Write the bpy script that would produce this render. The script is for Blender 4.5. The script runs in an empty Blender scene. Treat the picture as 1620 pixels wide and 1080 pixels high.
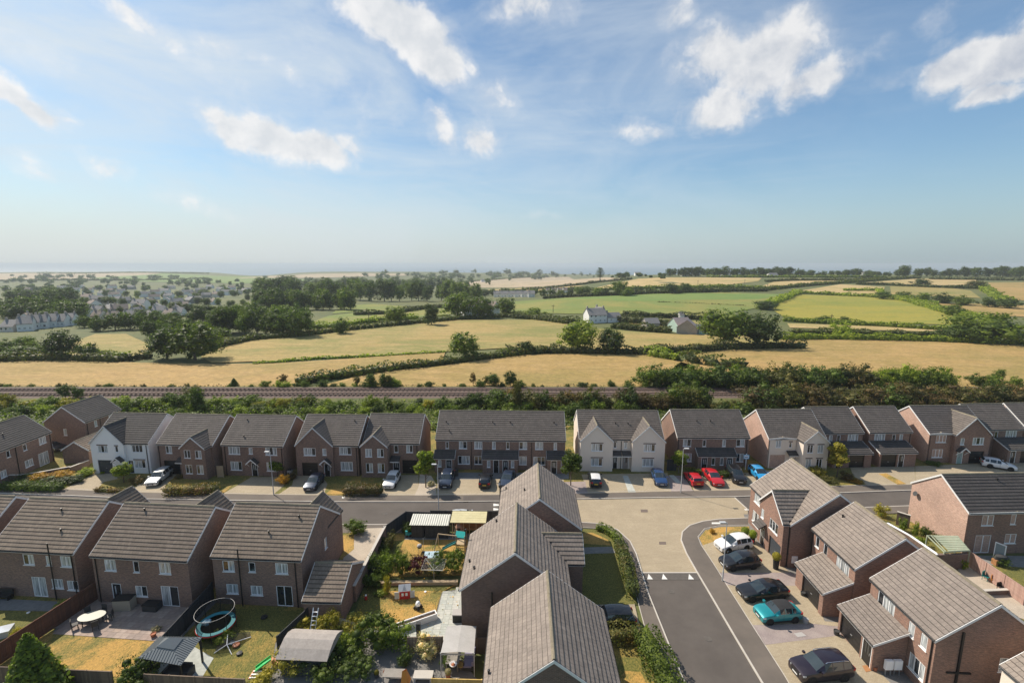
import bpy, bmesh, math, random
import numpy as np
from mathutils import Vector, Matrix
R = math.radians
random.seed(7); rng = np.random.default_rng(11)
sc = bpy.context.scene
COL = sc.collection
# ---------------------------------------------------------------- camera
CAMH = 32.0; FPX = 750.0; PITCH = R(9.25)
cd = bpy.data.cameras.new('camera'); cam = bpy.data.objects.new('camera', cd); COL.objects.link(cam)
cd.sensor_fit = 'HORIZONTAL'; cd.sensor_width = 36.0; cd.lens = FPX / 1620 * 36.0
cd.clip_start = 0.5; cd.clip_end = 120000
cam.location = (0, 0, CAMH); cam.rotation_euler = (R(90) - PITCH, 0, 0)
sc.camera = cam
# ---------------------------------------------------------------- sun and sky
SUN_EL = R(44.0); SUN_AZ = math.atan2(-0.78, 0.63)      # azimuth from +Y towards +X
SDIR = Vector((math.sin(SUN_AZ) * math.cos(SUN_EL), math.cos(SUN_AZ) * math.cos(SUN_EL), math.sin(SUN_EL)))
sl = bpy.data.lights.new('sun', 'SUN'); sl.energy = 5.0; sl.angle = R(0.5); sl.color = (1.0, 0.90, 0.77)
so = bpy.data.objects.new('sun', sl); COL.objects.link(so); so.rotation_euler = SDIR.to_track_quat('Z', 'Y').to_euler()
world = bpy.data.worlds.new('World'); sc.world = world; world.use_nodes = True
sc.view_settings.view_transform = 'Standard'; sc.view_settings.look = 'None'
sc.view_settings.gamma = 1.0; sc.view_settings.use_curve_mapping = False
sc.view_settings.exposure = 0.28
sc.cycles.max_bounces = 6; sc.cycles.volume_bounces = 1; sc.cycles.transparent_max_bounces = 8

def px_dir(u, v):
    x = (u - 810) / FPX; y = (v - 540) / FPX
    return Vector((x, math.cos(PITCH) - y * math.sin(PITCH), -math.sin(PITCH) - y * math.cos(PITCH)))

class NT:
    """small node helper"""
    def __init__(s, tree): s.t = tree; s.n = tree.nodes; s.l = tree.links
    def node(s, typ, **kw):
        nd = s.n.new(typ)
        for k, v in kw.items(): setattr(nd, k, v)
        return nd
    def put(s, sock, v):
        if isinstance(v, bpy.types.NodeSocket): s.l.new(v, sock)
        elif v is not None:
            if hasattr(sock.default_value, '__len__') and not hasattr(v, '__len__'): v = (v,) * len(sock.default_value)
            if hasattr(sock.default_value, '__len__') and len(sock.default_value) == 4 and len(v) == 3: v = (*v, 1)
            sock.default_value = v
    def math(s, op, a, b=None, c=None, clamp=False):
        nd = s.node('ShaderNodeMath', operation=op, use_clamp=clamp)
        for i, x in enumerate((a, b, c)):
            if x is not None: s.put(nd.inputs[i], x)
        return nd.outputs[0]
    def vmath(s, op, a, b=None, scale=None):
        nd = s.node('ShaderNodeVectorMath', operation=op)
        s.put(nd.inputs[0], a)
        if b is not None: s.put(nd.inputs[1], b)
        if scale is not None: s.put(nd.inputs['Scale'], scale)
        return nd.outputs['Value'] if op in ('LENGTH', 'DOT_PRODUCT', 'DISTANCE') else nd.outputs[0]
    def rng(s, v, a, b, c=0., d=1., smooth=False):
        nd = s.node('ShaderNodeMapRange'); nd.clamp = True
        if smooth: nd.interpolation_type = 'SMOOTHSTEP'
        s.put(nd.inputs[0], v); s.put(nd.inputs[1], a); s.put(nd.inputs[2], b); s.put(nd.inputs[3], c); s.put(nd.inputs[4], d)
        return nd.outputs[0]
    def mix(s, f, a, b, blend='MIX'):
        nd = s.node('ShaderNodeMix', data_type='RGBA', blend_type=blend)
        s.put(nd.inputs[0], f); s.put(nd.inputs[6], a); s.put(nd.inputs[7], b)
        return nd.outputs[2]
    def noise(s, vec, scale, detail=3, rough=.55, dist=0., col=False):
        nd = s.node('ShaderNodeTexNoise'); s.put(nd.inputs['Vector'], vec); s.put(nd.inputs['Scale'], scale)
        s.put(nd.inputs['Detail'], detail); s.put(nd.inputs['Roughness'], rough); s.put(nd.inputs['Distortion'], dist)
        return nd.outputs['Color' if col else 'Fac']

# sky with clouds (all of it in world directions; continues all round)
wt = NT(world.node_tree); world.node_tree.nodes.clear()
tc = wt.node('ShaderNodeTexCoord').outputs['Generated']
sky = wt.node('ShaderNodeTexSky', sky_type='NISHITA'); sky.sun_disc = False
sky.sun_elevation = SUN_EL; sky.sun_rotation = SUN_AZ
sky.air_density = 1.05; sky.dust_density = 1.4; sky.ozone_density = 2.2; sky.altitude = 50
SKY_STR = 0.092
# clouds: (u, v, half-width px, half-height px, tilt deg, strength) read from the photograph as directions
CL = [(372, 198, 46, 30, 10, 1.15), (430, 215, 56, 34, 8, 1.25), (492, 236, 52, 28, 8, 1.15), (545, 232, 30, 16, 10, .8), (600, 15, 60, 36, 10, 1.25), (648, 45, 62, 42, 20, 1.3), (690, 90, 46, 36, 30, 1.2), (738, 105, 22, 14, 30, .7), (12, 140, 42, 32, 15, 1.15), (55, 170, 48, 26, 15, 1.1), (100, 188, 22, 12, 10, .7), (200, 20, 60, 26, 14, .75), (255, 50, 44, 24, 30, .6), (335, 60, 40, 28, 25, .5), (330, 105, 60, 40, 10, .3), (60, 90, 90, 40, 0, .25), (560, 150, 90, 60, 0, .25), (500, 60, 70, 60, 0, .22),
      (700, 200, 34, 20, 55, .75), (765, 222, 36, 22, 20, .8), (780, 160, 45, 26, 30, .55), (60, 268, 48, 24, 10, .5), (170, 262, 45, 22, 20, .65), (300, 325, 75, 20, 10, .45), (445, 105, 42, 16, 18, .5),
      (1130, 90, 75, 36, 12, 1.0), (1215, 90, 80, 55, 15, 1.25), (1150, 165, 60, 36, 0, 1.0), (1285, 130, 60, 32, 5, 1.0), (1025, 208, 48, 18, 5, .7), (1070, 18, 30, 24, 0, .7), (835, 14, 62, 28, 0, .8),
      (1520, 105, 62, 46, 0, 1.3), (1590, 100, 62, 56, 0, 1.35), (1575, 155, 46, 24, 0, 1.15), (1495, 62, 28, 20, 0, .8), (1480, 30, 35, 24, 45, .65), (1390, 85, 36, 24, 0, .4), (1650, 60, 90, 70, 0, 1.0), (1420, 130, 46, 22, 0, .35), (855, 342, 32, 10, 0, .35),(575,205,22,18,0,.45),(620,203,16,12,0,.35)]
n1 = wt.noise(tc, 7.0, 8, .56, .2, col=True)
off = wt.vmath('SCALE', wt.vmath('SUBTRACT', n1, (.5, .5, .5)), scale=.085)
pd = wt.vmath('ADD', tc, off)
acc = None
for (u, v, a, b, tilt, st) in CL:
    d = px_dir(u, v).normalized()
    ex = (px_dir(u + 1, v).normalized() - d).normalized(); ey = (px_dir(u, v - 1).normalized() - d).normalized()
    t = R(-tilt)
    e1 = ex * math.cos(t) + ey * math.sin(t); e2 = -ex * math.sin(t) + ey * math.cos(t)
    k = (px_dir(u + 1, v).normalized() - px_dir(u, v).normalized()).length
    q = wt.vmath('SUBTRACT', pd, tuple(d))
    x1 = wt.math('MULTIPLY', wt.vmath('DOT_PRODUCT', q, tuple(e1)), .88 / (a * k)); x2 = wt.math('MULTIPLY', wt.vmath('DOT_PRODUCT', q, tuple(e2)), .85 / (b * k))
    x3 = wt.math('MULTIPLY', wt.vmath('DOT_PRODUCT', q, tuple(d)), 1 / (a * k))
    r2 = wt.math('ADD', wt.math('MULTIPLY', x1, x1), wt.math('MULTIPLY_ADD', x2, x2, wt.math('MULTIPLY', x3, x3)))
    bl = wt.math('MULTIPLY', wt.math('SUBTRACT', 1.35, wt.math('SQRT', r2), clamp=True), st)
    acc = bl if acc is None else wt.math('MAXIMUM', acc, bl)
# other clouds of the same kind everywhere the photograph does not look
sep = wt.node('ShaderNodeSeparateXYZ'); wt.put(sep.inputs[0], tc)
far = wt.vmath('SCALE', tc, scale=1.0)
rest = wt.math('MULTIPLY', wt.rng(wt.noise(tc, 3.2, 3, .5), .58, .72, 0, 1.1), wt.rng(sep.outputs[1], .45, .2, 0, 1))
rest = wt.math('MULTIPLY', rest, wt.rng(sep.outputs[2], .08, .3, 0, 1))
acc = wt.math('MAXIMUM', acc, rest)
n2 = wt.noise(tc, 21, 8, .6, .25)
dens = wt.math('ADD', acc, wt.math('MULTIPLY', wt.math('SUBTRACT', n2, .5), 1.5))
alpha = wt.math('MAXIMUM', wt.rng(dens, .28, .95, 0, 1, True), wt.math('MULTIPLY', wt.rng(dens, .05, .60, 0, 1, True), .26))
alpha = wt.math('MULTIPLY', alpha, wt.rng(acc, .0, .25, 0, 1))
soff = tuple(SDIR * .016)
n3 = wt.noise(wt.vmath('ADD', tc, soff), 19, 7, .55, .3)
rel = wt.math('SUBTRACT', n2, n3)
shade = wt.rng(wt.math('ADD', wt.math('MULTIPLY', rel, 1.3), wt.math('MULTIPLY', acc, -.26)), -.50, .06, 0, 1)
sun_c = wt.rng(wt.vmath('DOT_PRODUCT', wt.vmath('NORMALIZE', tc), tuple(SDIR)), .1, .85, 0, 1)
ccol = wt.mix(shade, wt.mix(sun_c, (4.9, 5.2, 5.8), (6.8, 7.0, 7.2)), wt.mix(sun_c, (7.6, 7.6, 7.6), (8.6, 8.5, 8.4)))
# thin high veil, denser towards the sun
sun_d = wt.vmath('DOT_PRODUCT', wt.vmath('NORMALIZE', tc), tuple(SDIR))
veil = wt.math('MULTIPLY', wt.rng(wt.noise(wt.vmath('MULTIPLY', tc, (1, 1, 3)), 2.6, 6, .6, .6), .35, .75, 0, 1), wt.rng(sun_d, .1, .85, .03, .95))
skyb = wt.mix(1., sky.outputs[0], wt.mix(wt.rng(sun_d, .15, .92, 0, 1), (1.04, 1.20, 1.25), (.60, .77, .87)), 'MULTIPLY')
skyc = wt.mix(wt.math('MULTIPLY', veil, 1.0), skyb, (6.6, 7.2, 7.6))
ci = wt.noise(wt.vmath('MULTIPLY', tc, (2.2, 2.2, 22)), 2.2, 7, .62, .8)
skyc = wt.mix(wt.math('MULTIPLY', wt.math('MULTIPLY', wt.rng(ci, .52, .84, 0, .22), wt.rng(sun_d, .05, .5, .25, 1)), wt.math('MULTIPLY', wt.rng(sep.outputs[2], .05, .14, 0, 1), wt.rng(sep.outputs[2], .22, .42, 1, .25))), skyc, (6.6, 7.0, 7.3))
hz = wt.rng(sep.outputs[2], .0, .22, 1, 0, True)
skyc = wt.mix(wt.math('MULTIPLY', wt.math('POWER', hz, 1.6), wt.rng(sun_d,.0,.7,.62,.8)), skyc, wt.mix(wt.rng(sun_d, .0, .7, 0, 1), (4.1, 5.2, 6.0), (6.1, 6.6, 6.9)))
final = wt.mix(wt.math('MULTIPLY', alpha, .92), skyc, ccol)
final = wt.mix(wt.rng(sep.outputs[2], -.02, -.001, 1, 0), final, (3.4, 4.0, 4.4))
bg = wt.node('ShaderNodeBackground'); wt.put(bg.inputs[0], final); bg.inputs[1].default_value = SKY_STR
wo = wt.node('ShaderNodeOutputWorld'); wt.l.new(bg.outputs[0], wo.inputs[0])
world.cycles.sampling_method = 'MANUAL'; world.cycles.sample_map_resolution = 512

# ---------------------------------------------------------------- terrain and places
def sstep(a, b, x):
    t = np.clip((np.asarray(x, float) - a) / (b - a), 0, 1); return t * t * (3 - 2 * t)
def terrain(x, y):
    x = np.asarray(x, float); y = np.asarray(y, float)
    t = x / np.maximum(y, 60)
    r = sstep(-.15, .35, t)
    left = -20 * sstep(150, 1000, y) - 60 * sstep(2800, 3300, y) + (4 + 5 * np.exp(-((t + .75) / .3) ** 2) + 5 * np.exp(-((t + .28) / .12) ** 2) - 22 * np.exp(-((t + .54) / .07) ** 2)) * sstep(2100, 2700, y)
    right = 12.5 * sstep(190, 850, y) - 45 * sstep(950, 1700, y) - 35 * sstep(2800, 3300, y)
    z = left * (1 - r) + right * r
    z = z + 1.2 * np.sin(x / 90 + 1) * np.sin(y / 140) * sstep(200, 500, y)
    return z
def g(u, v, z=0.0):
    d = px_dir(u, v); t = (z - CAMH) / d.z
    return Vector((d.x * t, d.y * t, z))
def gt(u, v):
    """point of the terrain seen at a pixel"""
    d = px_dir(u, v); lo, hi = 60.0 / d.y, 3600.0 / d.y
    prev = lo; t = lo
    while t < hi:
        if CAMH + d.z * t <= float(terrain(d.x * t, d.y * t)): break
        prev = t; t *= 1.03
    else: t = hi
    a, b = prev, t
    for _ in range(24):
        m = (a + b) / 2
        if CAMH + d.z * m <= float(terrain(d.x * m, d.y * m)): b = m
        else: a = m
    p = d * b; return Vector((p.x, p.y, float(terrain(p.x, p.y))))
def pxm(p):
    """metres per pixel at a point"""
    return (p.y * math.cos(PITCH) - (p.z - CAMH) * math.sin(PITCH)) / FPX

# ---------------------------------------------------------------- object helpers
def link(o, parent=None):
    COL.objects.link(o)
    if parent is not None: o.parent = parent
    return o
def tag(o, label=None, cat=None, group=None, kind=None):
    if label: o['label'] = label
    if cat: o['category'] = cat
    if group: o['group'] = group
    if kind: o['kind'] = kind
    return o
def thing(name, label, cat, loc=(0, 0, 0), rz=0., group=None):
    o = bpy.data.objects.new(name, None); o.empty_display_size = .3; COL.objects.link(o)
    o.location = loc; o.rotation_euler = (0, 0, rz); return tag(o, label, cat, group)
def copy_tree(o, parent=None):
    c = o.copy(); COL.objects.link(c); c.parent = parent
    for ch in o.children: copy_tree(ch, c)
    return c

class MB:
    def __init__(s): s.v = []; s.f = []; s.m = []; s.uv = []
    def quad(s, *p, m=0, uv=None):
        b = len(s.v); s.v += [tuple(q) for q in p]; s.f.append(tuple(range(b, b + len(p)))); s.m.append(m)
        if uv is None:
            P = [Vector(q) for q in p]; n = (P[1] - P[0]).cross(P[2] - P[1])
            if len(P) > 3 and n.length < 1e-9: n = (P[2] - P[0]).cross(P[3] - P[0])
            if n.length < 1e-12: n = Vector((0, 0, 1))
            n.normalize()
            if abs(n.z) > .92: e1 = Vector((1, 0, 0)); e2 = Vector((0, 1, 0))
            else: e1 = Vector((-n.y, n.x, 0)).normalized(); e2 = n.cross(e1)
            uv = [(q.dot(e1), q.dot(e2)) for q in P]
        s.uv += uv; return s
    def box(s, x0, x1, y0, y1, z0, z1, m=0, T=None):
        c = [Vector((x, y, z)) for z in (z0, z1) for y in (y0, y1) for x in (x0, x1)]
        if T is not None: c = [T @ q for q in c]
        for a in ((0, 2, 3, 1), (4, 5, 7, 6), (0, 1, 5, 4), (2, 6, 7, 3), (0, 4, 6, 2), (1, 3, 7, 5)): s.quad(*[c[i] for i in a], m=m)
        return s
    def beam(s, a, b, w, h, m=0):
        """box beam between two points"""
        a = Vector(a); b = Vector(b); d = b - a; L = d.length
        if L < 1e-6: return s
        d.normalize(); up = Vector((0, 0, 1)) if abs(d.z) < .95 else Vector((1, 0, 0))
        sx = d.cross(up).normalized(); up = sx.cross(d)
        T = Matrix((( sx.x, d.x, up.x, a.x), (sx.y, d.y, up.y, a.y), (sx.z, d.z, up.z, a.z), (0, 0, 0, 1)))
        return s.box(-w / 2, w / 2, 0, L, -h / 2, h / 2, m, T)
    def tube(s, pts, rad, n=8, m=0, cap=True):
        pts = [Vector(p) for p in pts]; rad = rad if hasattr(rad, '__len__') else [rad] * len(pts); rings = []
        for i, p in enumerate(pts):
            d = (pts[min(i + 1, len(pts) - 1)] - pts[max(i - 1, 0)]).normalized()
            up = Vector((0, 0, 1)) if abs(d.z) < .9 else Vector((1, 0, 0))
            a = d.cross(up).normalized(); b = d.cross(a)
            rings.append([p + a * math.cos(2 * math.pi * k / n) * rad[i] + b * math.sin(2 * math.pi * k / n) * rad[i] for k in range(n)])
        for i in range(len(rings) - 1):
            for k in range(n): s.quad(rings[i][k], rings[i][(k + 1) % n], rings[i + 1][(k + 1) % n], rings[i + 1][k], m=m)
        if cap: s.quad(*rings[0], m=m); s.quad(*reversed(rings[-1]), m=m)
        return s
    def lathe(s, prof, n=16, m=0, T=None, c=(0, 0), cap=True):
        rings = [[Vector((c[0] + r * math.cos(2 * math.pi * k / n), c[1] + r * math.sin(2 * math.pi * k / n), z)) for k in range(n)] for r, z in prof]
        if T is not None: rings = [[T @ q for q in r] for r in rings]
        for i in range(len(rings) - 1):
            for k in range(n): s.quad(rings[i][k], rings[i][(k + 1) % n], rings[i + 1][(k + 1) % n], rings[i + 1][k], m=m)
        if cap and prof[0][0] > 1e-3: s.quad(*reversed(rings[0]), m=m)
        if cap and prof[-1][0] > 1e-3: s.quad(*rings[-1], m=m)
        return s
    def mesh(s, name, mats, weld=True, smooth=None):
        me = bpy.data.meshes.new(name)
        if weld:
            key = {}; nv = []; idx = []
            for p in s.v:
                k = (round(p[0], 4), round(p[1], 4), round(p[2], 4))
                if k not in key: key[k] = len(nv); nv.append(p)
                idx.append(key[k])
            fs = []; ms = []; uvs = []; c = 0
            for f, m in zip(s.f, s.m):
                q = [idx[i] for i in f]; u = s.uv[c:c + len(f)]; c += len(f); r = []; ru = []
                for j, i in enumerate(q):
                    if i not in r: r.append(i); ru.append(u[j])
                if len(r) >= 3: fs.append(r); ms.append(m); uvs += ru
        else: nv, fs, ms, uvs = s.v, s.f, s.m, s.uv
        me.from_pydata(nv, [], fs)
        for m in (mats if isinstance(mats, (list, tuple)) else [mats]): me.materials.append(m)
        if len(me.polygons) == len(ms): me.polygons.foreach_set('material_index', ms)
        if len(me.loops) == len(uvs):
            ul = me.uv_layers.new(name='UVMap'); ul.data.foreach_set('uv', np.array(uvs, dtype=np.float32).ravel())
        me.update()
        if smooth is not None:
            me.polygons.foreach_set('use_smooth', [True] * len(me.polygons)); me.set_sharp_from_angle(angle=R(smooth))
        return me
    def build(s, name, mats, parent=None, weld=True, smooth=None, loc=None):
        o = bpy.data.objects.new(name, s.mesh(name, mats, weld, smooth)); link(o, parent)
        if loc is not None: o.location = loc
        return o

# ---------------------------------------------------------------- materials
MATS = {}
def mat(name, col=(.5, .5, .5), rough=.7, metal=0., spec=.5, fn=None, trans=0, coat=0.):
    if name in MATS: return MATS[name]
    m = bpy.data.materials.new(name); m.use_nodes = True; t = NT(m.node_tree)
    b = m.node_tree.nodes['Principled BSDF']
    t.put(b.inputs['Base Color'], col); t.put(b.inputs['Roughness'], rough); t.put(b.inputs['Metallic'], metal)
    b.inputs['Specular IOR Level'].default_value = spec
    if coat: b.inputs['Coat Weight'].default_value = coat; b.inputs['Coat Roughness'].default_value = .05
    if fn: fn(t, b)
    MATS[name] = m; return m
def objco(t): return t.node('ShaderNodeTexCoord').outputs['Object']
def wpos(t): return t.node('ShaderNodeNewGeometry').outputs['Position']
def uvco(t): return t.node('ShaderNodeTexCoord').outputs['UV']
def bump(t, b, h, dist, st=1.):
    n = t.node('ShaderNodeBump'); n.inputs['Strength'].default_value = st; n.inputs['Distance'].default_value = dist
    t.put(n.inputs['Height'], h); t.l.new(n.outputs[0], b.inputs['Normal'])
def f_brick(c1, c2, mort, dark=(.10, .07, .06)):
    def fn(t, b):
        uv = uvco(t)
        bk = t.node('ShaderNodeTexBrick'); bk.offset = .5; t.put(bk.inputs['Vector'], uv); t.put(bk.inputs['Scale'], 1.0)
        bk.inputs['Brick Width'].default_value = .235; bk.inputs['Row Height'].default_value = .083; bk.inputs['Mortar Size'].default_value = .010
        bk.inputs['Mortar Smooth'].default_value = .3; bk.inputs['Bias'].default_value = -.1
        t.put(bk.inputs['Color1'], c1); t.put(bk.inputs['Color2'], c2); t.put(bk.inputs['Mortar'], mort)
        w = t.noise(t.vmath('MULTIPLY', uv, (2.2, 9, 1)), 1.3, 4, .7)
        c = t.mix(t.rng(w, .42, .75, 0, .75), bk.outputs['Color'], dark)
        w2 = t.noise(t.vmath('MULTIPLY', uv, (4.2, 13, 1)), 1.0, 2, .6)
        c = t.mix(t.rng(w2, .56, .74, 0, .7), c, tuple(min(1, x * 1.55) for x in c1))
        w3 = t.noise(uv, .35, 3, .6)
        c = t.mix(1., c, t.mix(t.rng(w3, .3, .7), (.82, .82, .82), (1.12, 1.1, 1.08)), 'MULTIPLY')
        t.put(b.inputs['Base Color'], c); bump(t, b, t.math('ADD', bk.outputs['Fac'], t.math('MULTIPLY', w, -.5)), -.012, .6)
    return fn
def f_tile(base, hi, moss=.25):
    def fn(t, b):
        ge = t.node('ShaderNodeNewGeometry'); r = ge.outputs['Random Per Island']
        oi = t.node('ShaderNodeObjectInfo').outputs['Random']
        p = objco(t)
        c = t.mix(r, tuple(x * .88 for x in base), tuple((x * 2 + y) / 3 for x, y in zip(base, hi)))
        c = t.mix(1., c, t.mix(oi, (.84, .84, .86), (1.14, 1.12, 1.08)), 'MULTIPLY')
        w = t.noise(t.vmath('MULTIPLY', p, (1, 1, .35)), .8, 5, .7)
        c = t.mix(t.rng(w, .35, .7, 0, .55), c, tuple(x * .6 for x in base))
        w2 = t.noise(p, 7, 4, .7)
        c = t.mix(t.rng(w2, .55, .8, 0, .5), c, (hi[0] * 1.5, hi[1] * 1.5, hi[2] * 1.45))
        w4 = t.noise(t.vmath('ADD', p, (31, 7, 3)), 1.6, 5, .75)
        c = t.mix(t.math('MULTIPLY', t.rng(w4, .60, .75), moss), c, (.19, .16, .07))
        sx = t.node('ShaderNodeSeparateXYZ'); t.put(sx.inputs[0], uvco(t)); c = t.mix(1., c, t.mix(t.rng(sx.outputs[1], .06, .13), (.22, .21, .2), (1, 1, 1)), 'MULTIPLY')  # shadow line of each course, painted dark along the tile's lower edge
        t.put(b.inputs['Base Color'], c); bump(t, b, w2, .01, .5)
    return fn
def f_speck(c1, c2, sc1=40., sc2=.6, amt=.5, pos=True, c3=None, bumpd=.006):
    """mottled ground: fine grain plus broad patches"""
    def fn(t, b):
        p = wpos(t) if pos else objco(t)
        a = t.noise(p, sc1, 3, .7); c = t.mix(t.rng(a, .3, .7), c1, c2)
        w = t.noise(p, sc2, 5, .65); c = t.mix(t.rng(w, .35, .7, 0, amt), c, c3 or tuple(x * .6 for x in c1))
        t.put(b.inputs['Base Color'], c); bump(t, b, a, bumpd, .5)
    return fn
def f_rand(cols, vary=.25, rough=True):
    """one tone per object (Object Info random)"""
    def fn(t, b):
        oi = t.node('ShaderNodeObjectInfo').outputs['Random']
        rp = t.node('ShaderNodeValToRGB'); rp.color_ramp.interpolation = 'CONSTANT'
        el = rp.color_ramp.elements
        while len(el) < len(cols): el.new(.5)
        for i, c in enumerate(cols): el[i].position = i / len(cols); el[i].color = (*c, 1)
        t.put(rp.inputs[0], oi); w = t.noise(objco(t), 3., 4, .6)
        c = t.mix(1., rp.outputs[0], t.mix(t.rng(w, .3, .7), (1 - vary,) * 3, (1 + vary * .5,) * 3), 'MULTIPLY')
        t.put(b.inputs['Base Color'], c)
    return fn
M = {}
M['brick'] = mat('brick_buff_brown', fn=f_brick((.31, .185, .135), (.20, .122, .096), (.32, .265, .22)), rough=.9)
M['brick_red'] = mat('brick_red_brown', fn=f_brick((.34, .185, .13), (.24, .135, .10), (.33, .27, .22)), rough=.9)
M['brick_dark'] = mat('brick_dark_brown', fn=f_brick((.20, .122, .092), (.12, .078, .065), (.30, .25, .215)), rough=.9)
M['brick_sunlit'] = mat('brick_sunlit_pink', fn=f_brick((.58, .385, .30), (.45, .285, .22), (.55, .46, .39), (.30, .185, .14)), rough=.9)  # sunlit copy of the house brick, its light painted into the colour
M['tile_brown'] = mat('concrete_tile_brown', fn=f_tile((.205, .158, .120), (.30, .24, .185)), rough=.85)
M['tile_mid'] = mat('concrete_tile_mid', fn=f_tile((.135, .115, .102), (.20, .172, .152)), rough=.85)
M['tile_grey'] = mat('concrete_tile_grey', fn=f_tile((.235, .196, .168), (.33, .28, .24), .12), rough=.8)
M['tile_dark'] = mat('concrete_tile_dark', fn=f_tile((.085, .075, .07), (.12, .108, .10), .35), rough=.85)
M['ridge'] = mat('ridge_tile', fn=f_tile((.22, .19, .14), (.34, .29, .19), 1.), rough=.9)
M['render_white'] = mat('render_white', fn=f_speck((.86, .85, .83), (.90, .89, .87), 20, .5, .2, False, (.76, .74, .70)), rough=.9)
M['render_cream'] = mat('render_cream', fn=f_speck((.74, .64, .54), (.80, .70, .60), 20, .5, .3, False, (.64, .55, .46)), rough=.9)
M['upvc'] = mat('white_upvc', (.90, .90, .89), .35)
M['barge'] = mat('white_board', fn=f_speck((.74, .73, .71), (.80, .79, .77), 9, 1, .3, False, (.55, .54, .51)), rough=.6)
M['black_pl'] = mat('black_plastic', (.012, .012, .013), .45)
M['black_door'] = mat('black_door', (.012, .012, .014), .35)
M['grey_door'] = mat('anthracite_door', (.05, .058, .068), .45)
M['sage_door'] = mat('sage_door', (.26, .36, .32), .5)
M['brown_door'] = mat('taupe_door', (.33, .27, .24), .5)
def f_glass(t, b):
    oi = t.node('ShaderNodeObjectInfo').outputs['Random']
    w = t.noise(t.vmath('MULTIPLY', objco(t), (9, 1, .4)), 1.5, 2, .5)
    cur = t.math('MULTIPLY', t.rng(oi, .35, .36, 0, 1), t.rng(w, .40, .52, .35, 1))
    t.put(b.inputs['Base Color'], t.mix(cur, (.02, .025, .03), (.55, .58, .58)))
M['glass'] = mat('window_glass', rough=.04, spec=1.0, fn=f_glass)
M['slate_sill'] = mat('brick_lintel', (.17, .12, .10), .9)
M['metal'] = mat('galvanised_steel', (.45, .46, .47), .4, .7)
M['lamp_grey'] = mat('painted_grey_steel', (.55, .56, .56), .45, .2)
M['asphalt'] = mat('asphalt', rough=.92, fn=f_speck((.070, .059, .051), (.096, .082, .072), 45, .25, .8, True, (.125, .108, .094)))
M['asphalt_path'] = mat('asphalt_path', rough=.92, fn=f_speck((.135, .112, .092), (.175, .147, .122), 50, .35, .8, True, (.100, .085, .072)))
def f_pave(c1, c2, bw=.2, bh=.1, c3=None):
    def fn(t, b):
        p = wpos(t)
        bk = t.node('ShaderNodeTexBrick'); t.put(bk.inputs['Vector'], p); t.put(bk.inputs['Scale'], 1.)
        bk.inputs['Brick Width'].default_value = bw; bk.inputs['Row Height'].default_value = bh; bk.inputs['Mortar Size'].default_value = .006
        t.put(bk.inputs['Color1'], c1); t.put(bk.inputs['Color2'], c2); t.put(bk.inputs['Mortar'], tuple(x * .6 for x in c1))
        w = t.noise(p, .45, 6, .7); c = t.mix(t.rng(w, .35, .7, 0, .5), bk.outputs[0], c3 or tuple(x * .7 for x in c1))
        w2 = t.noise(t.vmath('MULTIPLY', p, (.25, 1.2, 1)), .8, 5, .7); c = t.mix(t.rng(w2, .5, .8, 0, .45), c, tuple(min(1, x * 1.15) for x in c2))
        t.put(b.inputs['Base Color'], c); bump(t, b, bk.outputs['Fac'], -.006, .5)
    return fn
M['block'] = mat('block_paving_buff', rough=.9, fn=f_pave((.37, .30, .20), (.43, .355, .245)))
M['block_drive'] = mat('block_paving_drive', rough=.9, fn=f_pave((.37, .30, .20), (.45, .375, .26)))
M['slab'] = mat('patio_slab', rough=.85, fn=f_rand([(.33, .25, .21), (.36, .275, .22), (.30, .235, .20), (.38, .30, .25)], .2))
M['slab_pale'] = mat('patio_slab_pale', rough=.85, fn=f_rand([(.46, .47, .42), (.42, .44, .40), (.50, .50, .45)], .2))
M['slab_grey'] = mat('patio_slab_grey', rough=.85, fn=f_rand([(.22, .22, .21), (.25, .245, .235), (.19, .19, .185)], .2))
M['kerb'] = mat('concrete_kerb', rough=.9, fn=f_speck((.50, .46, .40), (.58, .54, .48), 30, .7, .4, True))
M['paint'] = mat('road_paint', rough=.7, fn=f_speck((.72, .71, .66), (.78, .77, .73), 30, 2, .4, True))
M['ramp'] = mat('ramp_dark_blocks', rough=.9, fn=f_pave((.10, .088, .078), (.135, .12, .105)))
M['pebble'] = mat('pebble_bed', rough=.9, fn=f_speck((.50, .42, .32), (.30, .25, .2), 14, .8, .4, True, (.58, .5, .4), .02))
M['purple_gravel'] = mat('plum_slate_gravel', rough=.9, fn=f_speck((.33, .265, .245), (.20, .165, .16), 9, .8, .5, True, (.44, .37, .33), .03))
M['grey_gravel'] = mat('grey_gravel', rough=.9, fn=f_speck((.17, .16, .15), (.24, .23, .21), 16, .8, .5, True, (.12, .115, .11), .02))
def f_lawn(dry, green, lo=.42, hi=.58, sc_=.35, fine=9.):
    def fn(t, b):
        p = wpos(t); w = t.noise(p, sc_, 6, .7, .6); d = t.noise(t.vmath('MULTIPLY', p, (1, .55, 1)), fine, 5, .75)
        c = t.mix(t.rng(t.math('ADD', w, t.math('MULTIPLY', t.math('SUBTRACT', d, .5), .35)), lo, hi), green, dry)
        c = t.mix(t.rng(d, .25, .75), c, t.mix(.5, c, (.45, .30, .09)), 'MIX')
        c = t.mix(1., c, t.mix(t.rng(d, .3, .7), (.55, .55, .5), (1.25, 1.2, 1.1)), 'MULTIPLY')
        t.put(b.inputs['Base Color'], c); bump(t, b, d, .05, .6)
    return fn
M['lawn_dry'] = mat('lawn_dry', rough=.95, fn=f_lawn((.50, .30, .085), (.10, .13, .03), .38, .56))
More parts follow.
